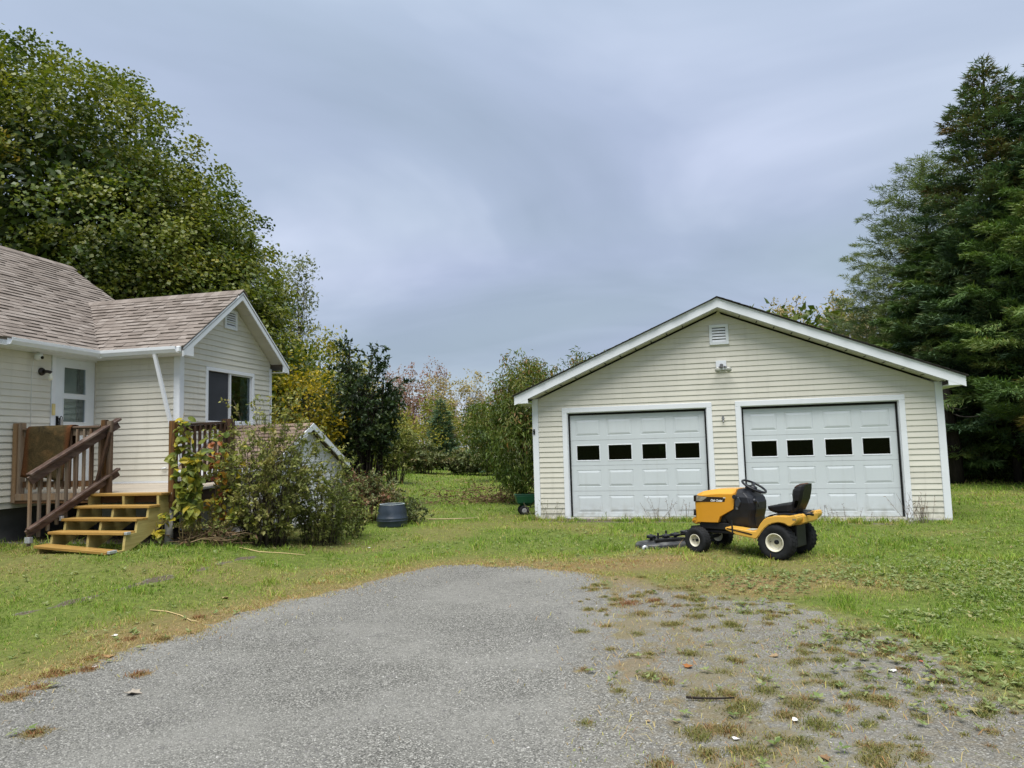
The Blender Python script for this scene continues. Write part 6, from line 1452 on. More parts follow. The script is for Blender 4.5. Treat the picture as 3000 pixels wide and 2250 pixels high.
# right-hand woods
GR = 'conifers beside the garage'
conifer('larch_tree', 'feathery grey-green larch rising over the garage roof', G3(16.3, 27.0), 12.2, 4.3, 2.2, L_LARCH, 38, 9, -0.05, 0.25, 820, 0.19, 0.026, 0.55, 0.12, 0.20, GR, 0.55, 0.6, branch_r=0.022)
conifer('spruce_tree', 'tallest spruce with brown cones near its top beside the larch', G3(15.9, 22.6), 13.7, 4.0, 1.4, L_SPRUCE, 46, 9, 0.25, 0.18, 1050, 0.20, 0.042, 0.44, 0.12, 0.26, GR, 0.72, 0.3, tint_top=0.30)
conifer('spruce_tree', 'dark spruce behind the young pine and beside the tallest spruce', G3(16.9, 21.2), 13.5, 4.0, 1.6, L_SPRUCE, 44, 9, 0.25, 0.18, 850, 0.20, 0.044, 0.44, 0.12, 0.26, GR, 0.75, 0.3, tint_top=0.1)
conifer('pine_tree', 'broad pine with bright green horizontal boughs close to the garage', G3(16.0, 19.8), 9.4, 4.0, 2.1, L_PINE, 28, 8, 0.18, 0.10, 1450, 0.18, 0.035, 0.50, 0.13, 0.22, GR, 0.55, 0.4)
conifer('cedar_tree', 'dark drooping cedar behind the garage corner under the larch', G3(14.4, 23.6), 8.2, 3.0, 0.8, L_PINE, 32, 9, 0.35, 0.06, 1200, 0.19, 0.038, 0.48, 0.13, 0.22, GR, 0.55, 0.4)
conifer('pine_tree', 'young pine with bright tips at the wood edge', G3(17.4, 18.4), 5.4, 2.6, 0.6, L_PINE, 18, 8, 0.12, 0.12, 1000, 0.17, 0.032, 0.55, 0.12, 0.12, GR, 0.7, 0.4)
for x, y, h, r_, lab in ((13.0, 21.2, 3.4, 0.21, 'thick dark trunk standing closest to the garage wall'), (14.6, 20.8, 4.0, 0.10, 'slim pale trunk in the shade of the pines'), (13.4, 25.5, 4.0, 0.14, 'dark trunk deeper in the wood')):
    p = np.array(G3(x, y)); rr_ = tag(empty('tree', tuple(p)), lab, 'tree', GR); inv = Matrix.Translation(-Vector(p))
    m = MB(); m.tube([p - (0, 0, .1), p + (0.05, 0, h * .3), p + (-0.05, 0, h * .65), p + (0, 0, h)], [r_ * 1.25, r_, r_ * .85, r_ * .5], 9); m.build('trunk', M_BARKD, rr_).matrix_parent_inverse = inv
    m = MB()
    for k in range(9):
        a = RNG.random() * 6.28; z = h * RNG.uniform(0.3, 0.9); L = RNG.uniform(0.7, 1.8); q0 = p + (0, 0, z)
        m.tube(curve(q0, q0 + (math.cos(a) * L, math.sin(a) * L, -0.1 * L), (0, 0, -0.2), 5, 0.06), [0.03, 0.024, 0.018, 0.012, 0.004], 4)
    m.build('dead_branches', M_TWIG, rr_).matrix_parent_inverse = inv
for x, y, h, sp_, tm, lab in ((14.2, 24.0, 1.9, 1.4, 0.4, 'shaded bush between the dark trunks'), (16.4, 25.0, 2.4, 1.6, 0.55, 'yellowing bush deep in the wood'), (15.3, 20.6, 1.3, 0.9, 0.4, 'low dark bush under the pine boughs'), (18.5, 27.0, 2.8, 2.0, 0.5, 'large green bush deep in the wood behind the young pine'), (12.6, 28.5, 2.6, 1.6, 0.6, 'yellow-green bush behind the thick trunk')):
    shrub('wood_bush', lab, G3(x, y), 30, sp_, h, 0.15, T_OVAL, L_MAPLE if tm < 0.5 else L_YGRN, 2600, 'bush', 'bushes under the pines', 0.012, 0.15, tmu=tm, side=4, twig=0.3, baser=0.4)
fo = Foliage(); n = 16000; x = RNG.uniform(10, 40, n); y = 33 + RNG.uniform(0, 6, n) + 0.2 * (x - 10); z = RNG.random(n) ** 0.8 * (6.5 + 2 * fbm(x * .3, y * 0, 31))
fo.add(np.stack([x, y, z], 1), rdir(n), rdir(n), 0.42 * RNG.uniform(0.6, 1.3, n), T_OVAL, 0.15 + 0.5 * fbm(x * 0.6, z * 0.6, 6, 2))
o = fo.build('deep_woods', L_MAPLE, None); tag(o, 'dim green depth of woodland behind the pines', 'woods', kind='stuff')
# pale trees over the garage ridge
bare_tree('birch_tree', 'pale tan birch between the larch and the garage roof', G3(17.0, 37), 10.0, 0.5, M_TWIG, L_TAN, 2600, 0.17, 5, None, 0.6, 0.14, 3)
bare_tree('birch_tree', 'bushy straw-coloured tree half hidden by the larch', G3(18.6, 35), 9.4, 0.55, M_TWIG, L_TAN, 3200, 0.18, 5, None, 0.5, 0.14, 3)
tree('autumn_tree', 'small tan tree top showing over the garage roof near the birches', G3(15.5, 40), [((15.4, 40, 7.6), (1.1, 1.0, 1.5), 1)], 100, 15, 0.20, T_OVAL, L_TAN, 0.26, 0.10, inner=0.7, tmu=0.45, spike=0.5)

# ---------------------------------------------------------------- near plants
shrub('leafy_shrub', 'bushy olive green shrub with upright shoots in front of the cellar entry', G3(-3.80, 10.95), 85, 1.0, 2.5, 0.066, T_OVAL, L_OLIVE, 8800, 'shrub', stem_r=0.008, f0=0.08, tmu=0.60, tsd=0.18, upw=0.6, hvar=0.58, side=7, baser=0.30, twig=0.22, sprd_y=0.7)
shrub('leafy_shrub', 'tall thin leafy shoots poking above the olive shrub', G3(-3.95, 11.0), 34, 0.75, 2.4, 0.055, T_OVAL, L_OLIVE, 3200, 'shrub', stem_r=0.007, f0=0.35, tmu=0.5, upw=0.4, hvar=0.3, side=3, baser=0.15, twig=0.10)
shrub('leafy_shrub', 'dark green leafy shrub filling the base before the cellar entry', G3(-3.12, 11.45), 52, 0.8, 1.75, 0.062, T_OVAL, L_OLIVE, 5200, 'shrub', stem_r=0.006, f0=0.08, tmu=0.40, tsd=0.16, side=6, baser=0.28, twig=0.22, hvar=0.5)
shrub('weed_clump', 'tangle of brown and green weeds at the corner of the deck', G3(-4.55, 10.55), 46, 0.55, 0.62, 0.045, T_OVAL, L_OLIVE, 1500, 'weeds', stem_r=0.004, f0=0.15, tmu=0.62, tsd=0.2, arch=0.5, side=3, baser=0.25, twig=0.4, bark=simple('straw_stem', (0.25, 0.18, 0.09), 0.8))
shrub('weed_clump', 'low green weeds beside the white cellar entry wall', G3(-2.95, 12.3), 50, 0.6, 0.70, 0.05, T_OVAL, L_OLIVE, 2300, 'weeds', stem_r=0.004, f0=0.1, tmu=0.35, side=3, baser=0.3, twig=0.35)
shrub('brush_pile', 'heap of brambles with red stems and curled leaves behind the barrel', G3(-3.05, 14.55), 80, 0.85, 1.05, 0.075, T_OVAL, L_BRAM, 4200, 'brush pile', stem_r=0.006, f0=0.1, tmu=0.55, tsd=0.2, arch=0.7, side=4, baser=0.45, twig=0.4, bark=simple('red_cane', (0.14, 0.05, 0.035), 0.7), sprd_y=0.7)
shrub('brush_pile', 'low leafy bramble mound right beside the barrel', G3(-2.15, 14.25), 40, 0.6, 0.5, 0.065, T_OVAL, L_BRAM, 2000, 'brush pile', stem_r=0.005, f0=0.05, tmu=0.42, arch=0.6, side=3, baser=0.3, twig=0.4)
def dead_brush(name, label, x, y, lx, ly, h, n, mat):
    p = np.array(G3(x, y)); rr_ = tag(empty(name, tuple(p)), label, 'brush pile'); m = MB()
    for k in range(n):
        a = RNG.normal(0, 0.7); c = p + np.array([RNG.normal() * lx * 0.5, RNG.normal() * ly * 0.5, RNG.random() ** 1.5 * h]); L = RNG.uniform(0.25, 0.7); d = np.array([math.cos(a), math.sin(a), RNG.normal() * 0.22]) * L
        if c[2] < p[2] + 0.02: c[2] = p[2] + 0.02
        q = curve(c - d / 2, c + d / 2, RNG.normal(size=3) * 0.10, 4); q[:, 2] = np.maximum(q[:, 2], p[2] + 0.005); m.tube(q, [0.007, 0.006, 0.005, 0.002], 4, cap=False)
    so_ = m.build('sticks', mat, rr_); so_['kind'] = 'stuff'; so_.matrix_parent_inverse = Matrix.Translation(-Vector(p))
    fo = Foliage(); n2 = n * 8; P = p + RNG.normal(size=(n2, 3)) * np.array([lx * 0.5, ly * 0.5, 0]) + np.stack([np.zeros(n2), np.zeros(n2), np.abs(RNG.normal(size=n2)) * h * 0.5], 1)
    fo.add(P, rdir(n2) * np.array([1, 1, 0.4]), rdir(n2), 0.11 * RNG.uniform(0.5, 1.4, n2), T_LANCE, RNG.normal(0.45, 0.2, n2)); fo.build('dry_leaves', L_DRY, rr_).matrix_parent_inverse = Matrix.Translation(-Vector(p))
M_STICK = simple('dead_stick', (0.16, 0.10, 0.06), 0.9, 0.1, 0.3, 9)
dead_brush('dead_brush', 'brown heap of cut dead branches on the lawn beside the garage', -0.55, 19.0, 1.9, 0.9, 0.42, 130, M_STICK)
dead_brush('dead_brush', 'dry brown stalks at the foot of the deck corner', -4.45, 10.45, 0.38, 0.3, 0.22, 34, simple('dry_stalk', (0.28, 0.20, 0.11), 0.9))
# vine with big separate leaves on the deck corner
def big_leaf_vine(name, label, stems, sizes, mat, n):
    b = np.array(stems[0][0], float); rr_ = tag(empty(name, tuple(b)), label, 'vine'); inv = Matrix.Translation(-Vector(b))
    m = MB(); allq = []
    for st in stems:
        q = np.array(st, float); f = np.linspace(0, len(q) - 1, 12); a = np.minimum(f.astype(int), len(q) - 2); q = q[a] * (1 - (f - a))[:, None] + q[a + 1] * (f - a)[:, None]; q[1:-1] += RNG.normal(size=(10, 3)) * 0.02
        m.tube(q, np.linspace(0.009, 0.003, 12).tolist(), 5); allq.append(q)
    m.build('stem', simple(name + '_stem', (0.16, 0.12, 0.05), 0.8), rr_).matrix_parent_inverse = inv
    base_v = np.array([(0,0,0),(0.18,0.30,0.03),(0.5,0.42,0.03),(0.8,0.25,-0.03),(1,0,-0.16),(0.8,-0.25,-0.03),(0.5,-0.42,0.03),(0.18,-0.30,0.03),(0.5,0,-0.03)])
    base_f = [(8,i,(i+1)) for i in range(7)] + [(8,7,0)]
    shared = []
    for k in range(3):
        me = bpy.data.meshes.new('leaf'); me.from_pydata([tuple(v) for v in base_v * np.array([1, 1 - 0.12 * k, 1 + 0.8 * k])], [], base_f); me.materials.append(mat[k % len(mat)]); shared.append(me)
    for i in range(n):
        q = allq[RNG.integers(len(allq))]; f = 0.25 + 0.75 * RNG.random(); j = f * 11; a = min(int(j), 10); p = q[a] * (1 - (j - a)) + q[a + 1] * (j - a)
        d = nrm(RNG.normal(size=(1, 3)) + np.array([[0.2, -0.9, -0.35]]))[0]; nn = nrm(RNG.normal(size=(1, 3)) * 0.5 + np.array([[0, -0.6, 0.8]]))[0]
        s_ = nrm(np.cross(nn, d)[None])[0]; u_ = np.cross(d, s_); sz = RNG.uniform(*sizes)
        p = p + d * 0.03 + RNG.normal(size=3) * 0.035
        M4 = Matrix(((d[0]*sz, s_[0]*sz, u_[0]*sz, p[0]), (d[1]*sz, s_[1]*sz, u_[1]*sz, p[1]), (d[2]*sz, s_[2]*sz, u_[2]*sz, p[2]), (0, 0, 0, 1)))
        o = mesh_obj('leaf', shared[RNG.integers(3)], None, rr_); o.matrix_parent_inverse = inv; o.matrix_basis = M4
def bigleaf(name, c, c2):
    b = NB(name); v = b.coord('Object'); f = b.noise(v, 3.0, 3); col = b.mix(b.ramp(b.math('ADD', b.math('MULTIPLY', f, 0.5), b.math('MULTIPLY', b.rand(), 0.5)), [(0.35, 0.0), (0.65, 1.0)]), c, c2)
    tr = b.n('ShaderNodeBsdfTranslucent'); b.l(col, tr.inputs[0]); m = b.n('ShaderNodeMixShader'); m.inputs[0].default_value = 0.35
    b.l(b.bsdf(col, 0.5, 0.3), m.inputs[1]); b.l(tr.outputs[0], m.inputs[2]); return b.done(m.outputs[0])
BL = [bigleaf('vine_leaf_green', (0.09, 0.13, 0.02), (0.22, 0.24, 0.035)), bigleaf('vine_leaf_yellow', (0.20, 0.22, 0.03), (0.46, 0.36, 0.03)), bigleaf('vine_leaf_lime', (0.13, 0.17, 0.03), (0.28, 0.28, 0.05))]
BR = [bigleaf('vine_leaf_orange', (0.40, 0.15, 0.03), (0.5, 0.28, 0.04)), bigleaf('vine_leaf_red', (0.16, 0.04, 0.02), (0.35, 0.12, 0.03)), BL[1]]
def hp(s, t, z): q = HW(s, t, z); return (q.x, q.y, q.z)
g0 = gnd(1.35, -1.5)
big_leaf_vine('broadleaf_vine', 'yellow-green broadleaf vine climbing the deck corner railing', [[hp(1.42, -1.75, g0), hp(1.40, -1.72, 0.9), hp(1.34, -1.65, 1.5), hp(1.28, -1.55, 2.08)], [hp(1.5, -1.7, g0), hp(1.50, -1.65, 0.8), hp(1.52, -1.5, 1.55)], [hp(1.42, -1.75, g0), hp(1.45, -1.7, 1.0), hp(1.58, -1.55, 1.45)]], (0.10, 0.17), BL, 240)
big_leaf_vine('broadleaf_vine', 'orange and red leaved vine twining on the deck back post', [[hp(1.55, -1.25, g0), hp(1.55, -1.2, 1.0), hp(1.52, -1.15, 1.75)], [hp(1.6, -1.2, g0), hp(1.7, -1.25, 0.8), hp(1.75, -1.2, 1.45)]], (0.08, 0.13), BR, 70)
big_leaf_vine('broadleaf_vine', 'lime green leafy vine between the deck post and the olive shrub', [[hp(1.75, -1.35, g0), hp(1.72, -1.3, 0.9), hp(1.66, -1.2, 1.72)], [hp(1.9, -1.3, g0), hp(1.92, -1.25, 0.8), hp(1.95, -1.15, 1.55)]], (0.07, 0.12), BL, 90)
big_leaf_vine('broadleaf_sapling', 'small lime-yellow sapling under the deck beside the steps', [[hp(1.16, -1.85, gnd(1.16, -1.85)), hp(1.2, -1.88, 0.5), hp(1.28, -1.9, 0.62)], [hp(1.16, -1.85, gnd(1.16, -1.85)), hp(1.12, -1.9, 0.40), hp(1.10, -1.92, 0.48)]], (0.08, 0.13), [BL[1], BL[2]], 26)
# ---------------------------------------------------------------- grass, weeds, pebbles, litter
L_GRASS = leafmat('grass_blade', [(0, (0.06, 0.11, 0.014)), (0.25, (0.150, 0.255, 0.028)), (0.5, (0.25, 0.335, 0.045)), (0.68, (0.36, 0.33, 0.10)), (0.85, (0.40, 0.31, 0.15)), (1, (0.32, 0.16, 0.06))], 0.6, 0.25, 0.2)
L_WEED = leafmat('broad_weed_leaf', [(0, (0.07, 0.11, 0.025)), (0.5, (0.15, 0.205, 0.06)), (0.8, (0.24, 0.27, 0.11)), (1, (0.28, 0.24, 0.10))], 0.5, 0.25, 0.3)
def in_building(x, y):
    hs, ht = to_h(x, y); gl, gt = to_g(x, y)
    a = (gl > -0.03) & (gl < GW_W + 0.03) & (gt > -0.05) & (gt < GW_D + .1)
    a |= (hs < -1.72) & (ht > -6.2) & (ht < 2.5) & (hs > -8.2)
    a |= (hs > -1.8) & (hs < 0.05) & (ht > -0.05) & (ht < 2.95)
    a |= (hs > 0) & (hs < 1.66) & (ht > -0.03) & (ht < 2.83)
    return a
def frustum_pts(y0, y1, dens, margin=1.0):
    area = 0.5 * (2 * (0.76 * y0 + margin) + 2 * (0.76 * y1 + margin)) * (y1 - y0); n = int(area * dens)
    y = np.sqrt(RNG.random(n) * (y1 ** 2 - y0 ** 2) + y0 ** 2); x = (RNG.random(n) * 2 - 1) * (0.76 * y + margin)
    return x, y
def blades(x, y, h, w, tint, lean):
    n = len(x); z = gz(x, y) - 0.006; P = np.stack([x, y, z], 1)
    a = RNG.random(n) * 2 * math.pi; S = np.stack([np.cos(a), np.sin(a), np.zeros(n)], 1)
    b = RNG.random(n) * 2 * math.pi; Lx = np.stack([np.cos(b), np.sin(b), np.zeros(n)], 1) * (lean * h)[:, None]
    Z = np.array([0, 0, 1.0])
    v0 = P - S * (w / 2)[:, None]; v1 = P + S * (w / 2)[:, None]
    mid = P + Lx * 0.35 + Z * (h * 0.58)[:, None]; v2 = mid + S * (w * 0.38)[:, None]; v3 = mid - S * (w * 0.38)[:, None]
    tip = P + Lx + Z * (h * np.sqrt(np.maximum(0.05, 1 - 0.45 * lean ** 2)))[:, None]
    V = np.stack([v0, v1, v2, v3, tip], 1).reshape(-1, 3)
    F = (np.array([(0,1,2),(0,2,3),(3,2,4)])[None] + (np.arange(n) * 5)[:, None, None]).reshape(-1, 3)
    return V, F, np.repeat(np.clip(tint, 0, 1), 5)
GV, GF, GT, gn = [], [], [], 0
for y0, y1, dens, hm, wm in ((2.6, 5.2, 4300, 0.050, 0.0040), (5.2, 7.5, 3300, 0.052, 0.0052), (7.5, 10.5, 2100, 0.060, 0.0072), (10.5, 14.5, 800, 0.065, 0.010), (14.5, 21, 300, 0.075, 0.016), (21, 40, 75, 0.10, 0.032), (40, 60, 12, 0.14, 0.06)):
    x, y = frustum_pts(y0, y1, dens, 0.8)
    if y0 >= 14: 
        k = (np.abs(x / y + 0.08) < 0.22) | (x / y > 0.52) if y0 > 20 else (x / y > -0.5)
        x, y = x[k], y[k]
    vg, dr, di = ground_fields(x, y)
    clump = fbm(x * 7, y * 7, 91, 2)
    pr = vg * (0.35 + 1.1 * clump) * (1 - 0.05 * dr)
    k = (RNG.random(len(x)) < pr) & ~in_building(x, y); x, y, dr, vg = x[k], y[k], dr[k], vg[k]
    n = len(x); tall = (0.45 + 0.75 * fbm(x * 1.1, y * 1.1, 55)) * (0.7 + 1.1 * sstep(0.52, 0.75, fbm(x * 3.1, y * 3.1, 58)))
    pat = sdist(PATCH, x, y) > 0
    near = np.maximum(0, 1 - np.hypot((x - 3.0) / 1.5, (y - 9.9) / 1.3)) + np.maximum(0, 1 - np.hypot((x - 2.1) / 0.9, (y - 10.3) / 0.5))
    h = 0.82 * hm * RNG.gamma(6, 1/6, n) * tall * (1 - 0.45 * dr) * np.where(pat, 0.62, 1) * (1 + 0.9 * np.clip(near, 0, 1))
    hs, ht = to_h(x, y); edge = np.exp(-np.abs(ht + 2.0) / 0.5) * (hs < 2.2) * (hs > -4)
    h = h * (1 + 0.8 * edge)
    tint = 0.32 + 0.13 * RNG.normal(size=n) + 0.42 * (fbm(x * 0.9, y * 0.9, 66) - 0.5) + 0.2 * (fbm(x * 4, y * 4, 67) - 0.5) + dr * RNG.uniform(0.25, 0.70, n) + pat * 0.12
    tint += (RNG.random(n) < 0.09) * 0.38
    V, F, T = blades(x, y, h, wm * RNG.uniform(0.6, 1.4, n), tint, RNG.uniform(0.2, 1.05, n) + 0.3 * dr)
    GV.append(V); GF.append(F + gn); GT.append(T); gn += len(V)
UV, UF, UT, un = [], [], [], 0
for tx, ty, tr, tt in TUFTS:
    n = int(150 * (tr / 0.08) ** 1.3) + 14; d = RNG.normal(size=(n, 2)) * tr * 0.45; x = tx + d[:, 0]; y = ty + d[:, 1]; rr = np.hypot(d[:, 0], d[:, 1]) / tr
    V, F, T = blades(x, y, RNG.uniform(0.022, 0.050, n) * (1.1 - 0.4 * np.clip(rr, 0, 1)) * (0.6 + tr * 5), 0.0042 * RNG.uniform(0.6, 1.5, n), tt + 0.10 + 0.14 * RNG.normal(size=n), RNG.uniform(0.5, 1.3, n))
    UV.append(V); UF.append(F + un); UT.append(T); un += len(V)
L_TUFT = leafmat('tuft_blade', [(0, (0.05, 0.07, 0.016)), (0.4, (0.115, 0.135, 0.035)), (0.7, (0.20, 0.18, 0.06)), (0.88, (0.27, 0.19, 0.09)), (1, (0.20, 0.085, 0.04))], 0.7, 0.2, 0.15)
o = np_mesh('grass_tufts', np.concatenate(UV), np.concatenate(UF), L_TUFT, None, {'tint': np.concatenate(UT)}); tag(o, 'small olive and straw grass tufts growing through the gravel', 'grass', kind='stuff')
for i_ in range(150):
    s_ = RNG.uniform(-0.3, 7.7); t_ = -0.24 - abs(RNG.normal()) * 0.16; q_ = GW(s_, t_); n = int(RNG.uniform(12, 46)); rr_ = RNG.uniform(0.03, 0.09)
    x = q_.x + RNG.normal(size=n) * rr_; y = q_.y + RNG.normal(size=n) * rr_ * 0.6; k = ~in_building(x, y); x, y = x[k], y[k]; n = len(x)
    V, F, T = blades(x, y, RNG.uniform(0.05, 0.13, n) * RNG.uniform(0.6, 1.4), 0.008 * RNG.uniform(0.6, 1.4, n), RNG.uniform(0.2, 0.75) + 0.12 * RNG.normal(size=n), RNG.uniform(0.3, 1.0, n)); GV.append(V); GF.append(F + gn); GT.append(T); gn += len(V)
# dry fringe along the drive, thin grass over the worn gravel
x, y = frustum_pts(2.7, 10.2, 2600, 0.3); g_ = sdist(GRAV, x, y) + (fbm(x * 1.3, y * 1.3, 21) - 0.5) * 0.42; p_ = sdist(PATCH, x, y)
k = (RNG.random(len(x)) < np.exp(-np.abs(g_ + 0.12) / 0.22) * (p_ < 0.1) * (x < 1.0) * (0.25 + 1.1 * fbm(x * 3, y * 3, 44)) * np.where(g_ > 0.12, 0.25, 1)); xr, yr = x[k], y[k]; n = len(xr)
V, F, T = blades(xr, yr, 0.036 * RNG.uniform(0.5, 1.4, n), 0.0048 * RNG.uniform(0.7, 1.5, n), RNG.uniform(0.66, 1.0, n), RNG.uniform(0.6, 1.4, n)); GV.append(V); GF.append(F + gn); GT.append(T); gn += len(V)
k = (RNG.random(len(x)) < 0.30 * (p_ > -0.1) * sstep(0.40, 0.62, fbm(x * 2.2, y * 2.2, 47)) * (0.35 + 0.65 * sstep(1.0, 2.6, x) + 0.5 * sstep(6, 8, y))); xr, yr = x[k], y[k]; n = len(xr)
V, F, T = blades(xr, yr, 0.026 * RNG.uniform(0.5, 1.4, n), 0.0042 * RNG.uniform(0.7, 1.5, n), RNG.normal(0.62, 0.16, n), RNG.uniform(0.5, 1.3, n)); GV.append(V); GF.append(F + gn); GT.append(T); gn += len(V)
# dry straw bits lying flat
x, y = frustum_pts(2.8, 10.5, 210, 0.3); vg, dr, di = ground_fields(x, y); k = (RNG.random(len(x)) < 0.10 + 0.5 * dr + 0.45 * (sdist(PATCH, x, y) > -0.2)) & ((sdist(GRAV, x, y) < 0.15)) & ~in_building(x, y); x, y = x[k], y[k]; n = len(x)
V, F, T = blades(x, y, RNG.uniform(0.03, 0.075, n), 0.0045 * RNG.uniform(0.7, 1.5, n), RNG.uniform(0.66, 1.0, n), RNG.uniform(1.2, 1.45, n)); GV.append(V); GF.append(F + gn); GT.append(T); gn += len(V)
grass = np_mesh('grass', np.concatenate(GV), np.concatenate(GF), L_GRASS, None, {'tint': np.concatenate(GT)})
tag(grass, 'short green and straw-coloured grass of the lawn', 'grass', kind='stuff')
# broad-leaved weeds, mostly right of the drive
fo = Foliage()
x, y = frustum_pts(3.2, 12.5, 230, 0.5); vg, dr, di = ground_fields(x, y)
wd_ = (0.08 + 0.92 * sstep(1.6, 3.0, x) * sstep(9.6, 7.5, y)) * sstep(0.42, 0.60, fbm(x * 0.9, y * 0.9, 101) + 0.05)
k = (RNG.random(len(x)) < wd_ * np.clip(vg * 2.2, 0, 1) * 1.2) & ~in_building(x, y); x, y = x[k], y[k]
n = len(x); per = 5; ci = np.repeat(np.arange(n), per); a = np.tile(np.arange(per) * 2 * math.pi / per, n) + RNG.random(n * per) * 0.9
P = np.stack([x[ci], y[ci], gz(x[ci], y[ci]) + 0.012 + 0.02 * RNG.random(n * per)], 1); D = np.stack([np.cos(a), np.sin(a), RNG.uniform(-0.05, 0.9, n * per)], 1)
N_ = nrm(np.array([0, 0, 1.0]) + RNG.normal(size=(n * per, 3)) * 0.25)
fo.add(P, D, N_, (np.repeat(RNG.uniform(0.022, 0.050, n), per)) * RNG.uniform(0.6, 1.2, n * per), T_OVAL, np.repeat(RNG.normal(0.58, 0.17, n), per) + RNG.normal(size=n * per) * 0.12)
o = fo.build('ground_weeds', L_WEED, None); tag(o, 'patches of low broad-leaved weeds creeping over the lawn edge', 'weeds', kind='stuff')
# loose pebbles
x, y = frustum_pts(2.7, 10.0, 1700, 0.5); vg, dr, di = ground_fields(x, y)
k = (RNG.random(len(x)) < (1 - vg) * (0.25 + 0.75 * sstep(0.40, 0.62, fbm(x * 1.4, y * 1.4, 17))) * np.clip(1.6 - y / 8, 0.15, 1)) & ((sdist(GRAV, x, y) > -0.3) | (sdist(PATCH, x, y) > -0.1)); x, y = x[k], y[k]; n = len(x)
oc = np.array([(1,0,0),(0,1,0),(-1,0,0),(0,-1,0),(0,0,1)]); of = np.array([(0,1,4),(1,2,4),(2,3,4),(3,0,4)])
s_ = 0.0036 * RNG.gamma(3.2, 1/3.2, n) + 0.0016; a = RNG.random(n) * 6.28
jit = oc[None] * (s_[:, None, None] * RNG.uniform(0.6, 1.4, (n, 5, 1))) * np.array([1, 1, 0.7]); R2 = np.stack([np.stack([np.cos(a), -np.sin(a)], 1), np.stack([np.sin(a), np.cos(a)], 1)], 1)
jit[:, :, :2] = np.einsum('nij,nkj->nki', R2, jit[:, :, :2])
V = (np.stack([x, y, gz(x, y) - 0.001], 1)[:, None, :] + jit).reshape(-1, 3); F = (of[None] + (np.arange(n) * 5)[:, None, None]).reshape(-1, 3)
b = NB('pebbles'); M_PEB = b.done(b.bsdf(b.ramp(b.attr('tint'), [(0, (0.085, 0.083, 0.08)), (0.5, (0.16, 0.155, 0.145)), (0.85, (0.225, 0.218, 0.203)), (1, (0.38, 0.37, 0.345))]), 0.85, 0.2))
o = np_mesh('gravel', V, F, M_PEB, None, {'tint': np.repeat(np.clip(RNG.normal(0.48, 0.24, n), 0, 1), 5)}); tag(o, 'loose grey pebbles scattered over the driveway', 'gravel', kind='stuff')
# weeds along the garage doors
def wisps(name, label, cx_, n, h, wid, mat, tm):
    p0 = GW(cx_, -0.30); z = float(gz(p0.x, p0.y)); rr_ = tag(empty(name, (p0.x, p0.y, z)), label, 'weeds', 'weeds along the garage front'); m = MB(); fo = Foliage()
    inv = Matrix.Translation(-Vector((p0.x, p0.y, z)))
    for i in range(n):
        s = cx_ + RNG.normal() * wid; q0 = GW(s, -0.28 - 0.12 * RNG.random(), z - 0.02); hh = h * RNG.uniform(0.5, 1.1); t = GW(s + RNG.normal() * 0.10 * hh / 0.3, -0.26 + RNG.normal() * 0.05, z + hh)
        q = curve(q0, t, (RNG.normal() * 0.03, 0, 0), 5); m.tube(q, [0.004, 0.0035, 0.003, 0.0025, 0.0015], 4, cap=False)
        c = 9; f = RNG.random(c) * 0.7 + 0.3; j = f * 4; aa = np.minimum(j.astype(int), 3); P = q[aa] * (1 - (j - aa))[:, None] + q[aa + 1] * (j - aa)[:, None]
        fo.add(P, rdir(c) + np.array([0, 0, 0.6]), rdir(c), 0.035 * RNG.uniform(0.5, 1.3, c), T_LANCE, RNG.normal(tm, 0.15, c))
    so_ = m.build('stalks', M_TWIG, rr_); so_['kind'] = 'stuff'; so_.matrix_parent_inverse = inv; fo.build('foliage', mat, rr_).matrix_parent_inverse = inv
wisps('wild_weed', 'thin weed stalks by the garage corner with the door camera', 0.35, 12, 0.42, 0.22, L_OLIVE, 0.5)
wisps('wild_weed', 'dry weed stalks at the garage door beside the mower hood', 2.75, 16, 0.42, 0.30, L_DRY, 0.5)
wisps('wild_weed', 'short green weeds at the sill between door camera corner and mower', 2.0, 10, 0.16, 0.25, L_OLIVE, 0.35)
wisps('wild_weed', 'dry tuft at the garage door end facing the pines', 6.75, 22, 0.50, 0.14, L_DRY, 0.6)
wisps('wild_weed', 'thin grey weeds behind the mower seat at the door sill', 5.2, 12, 0.30, 0.35, L_DRY, 0.4)
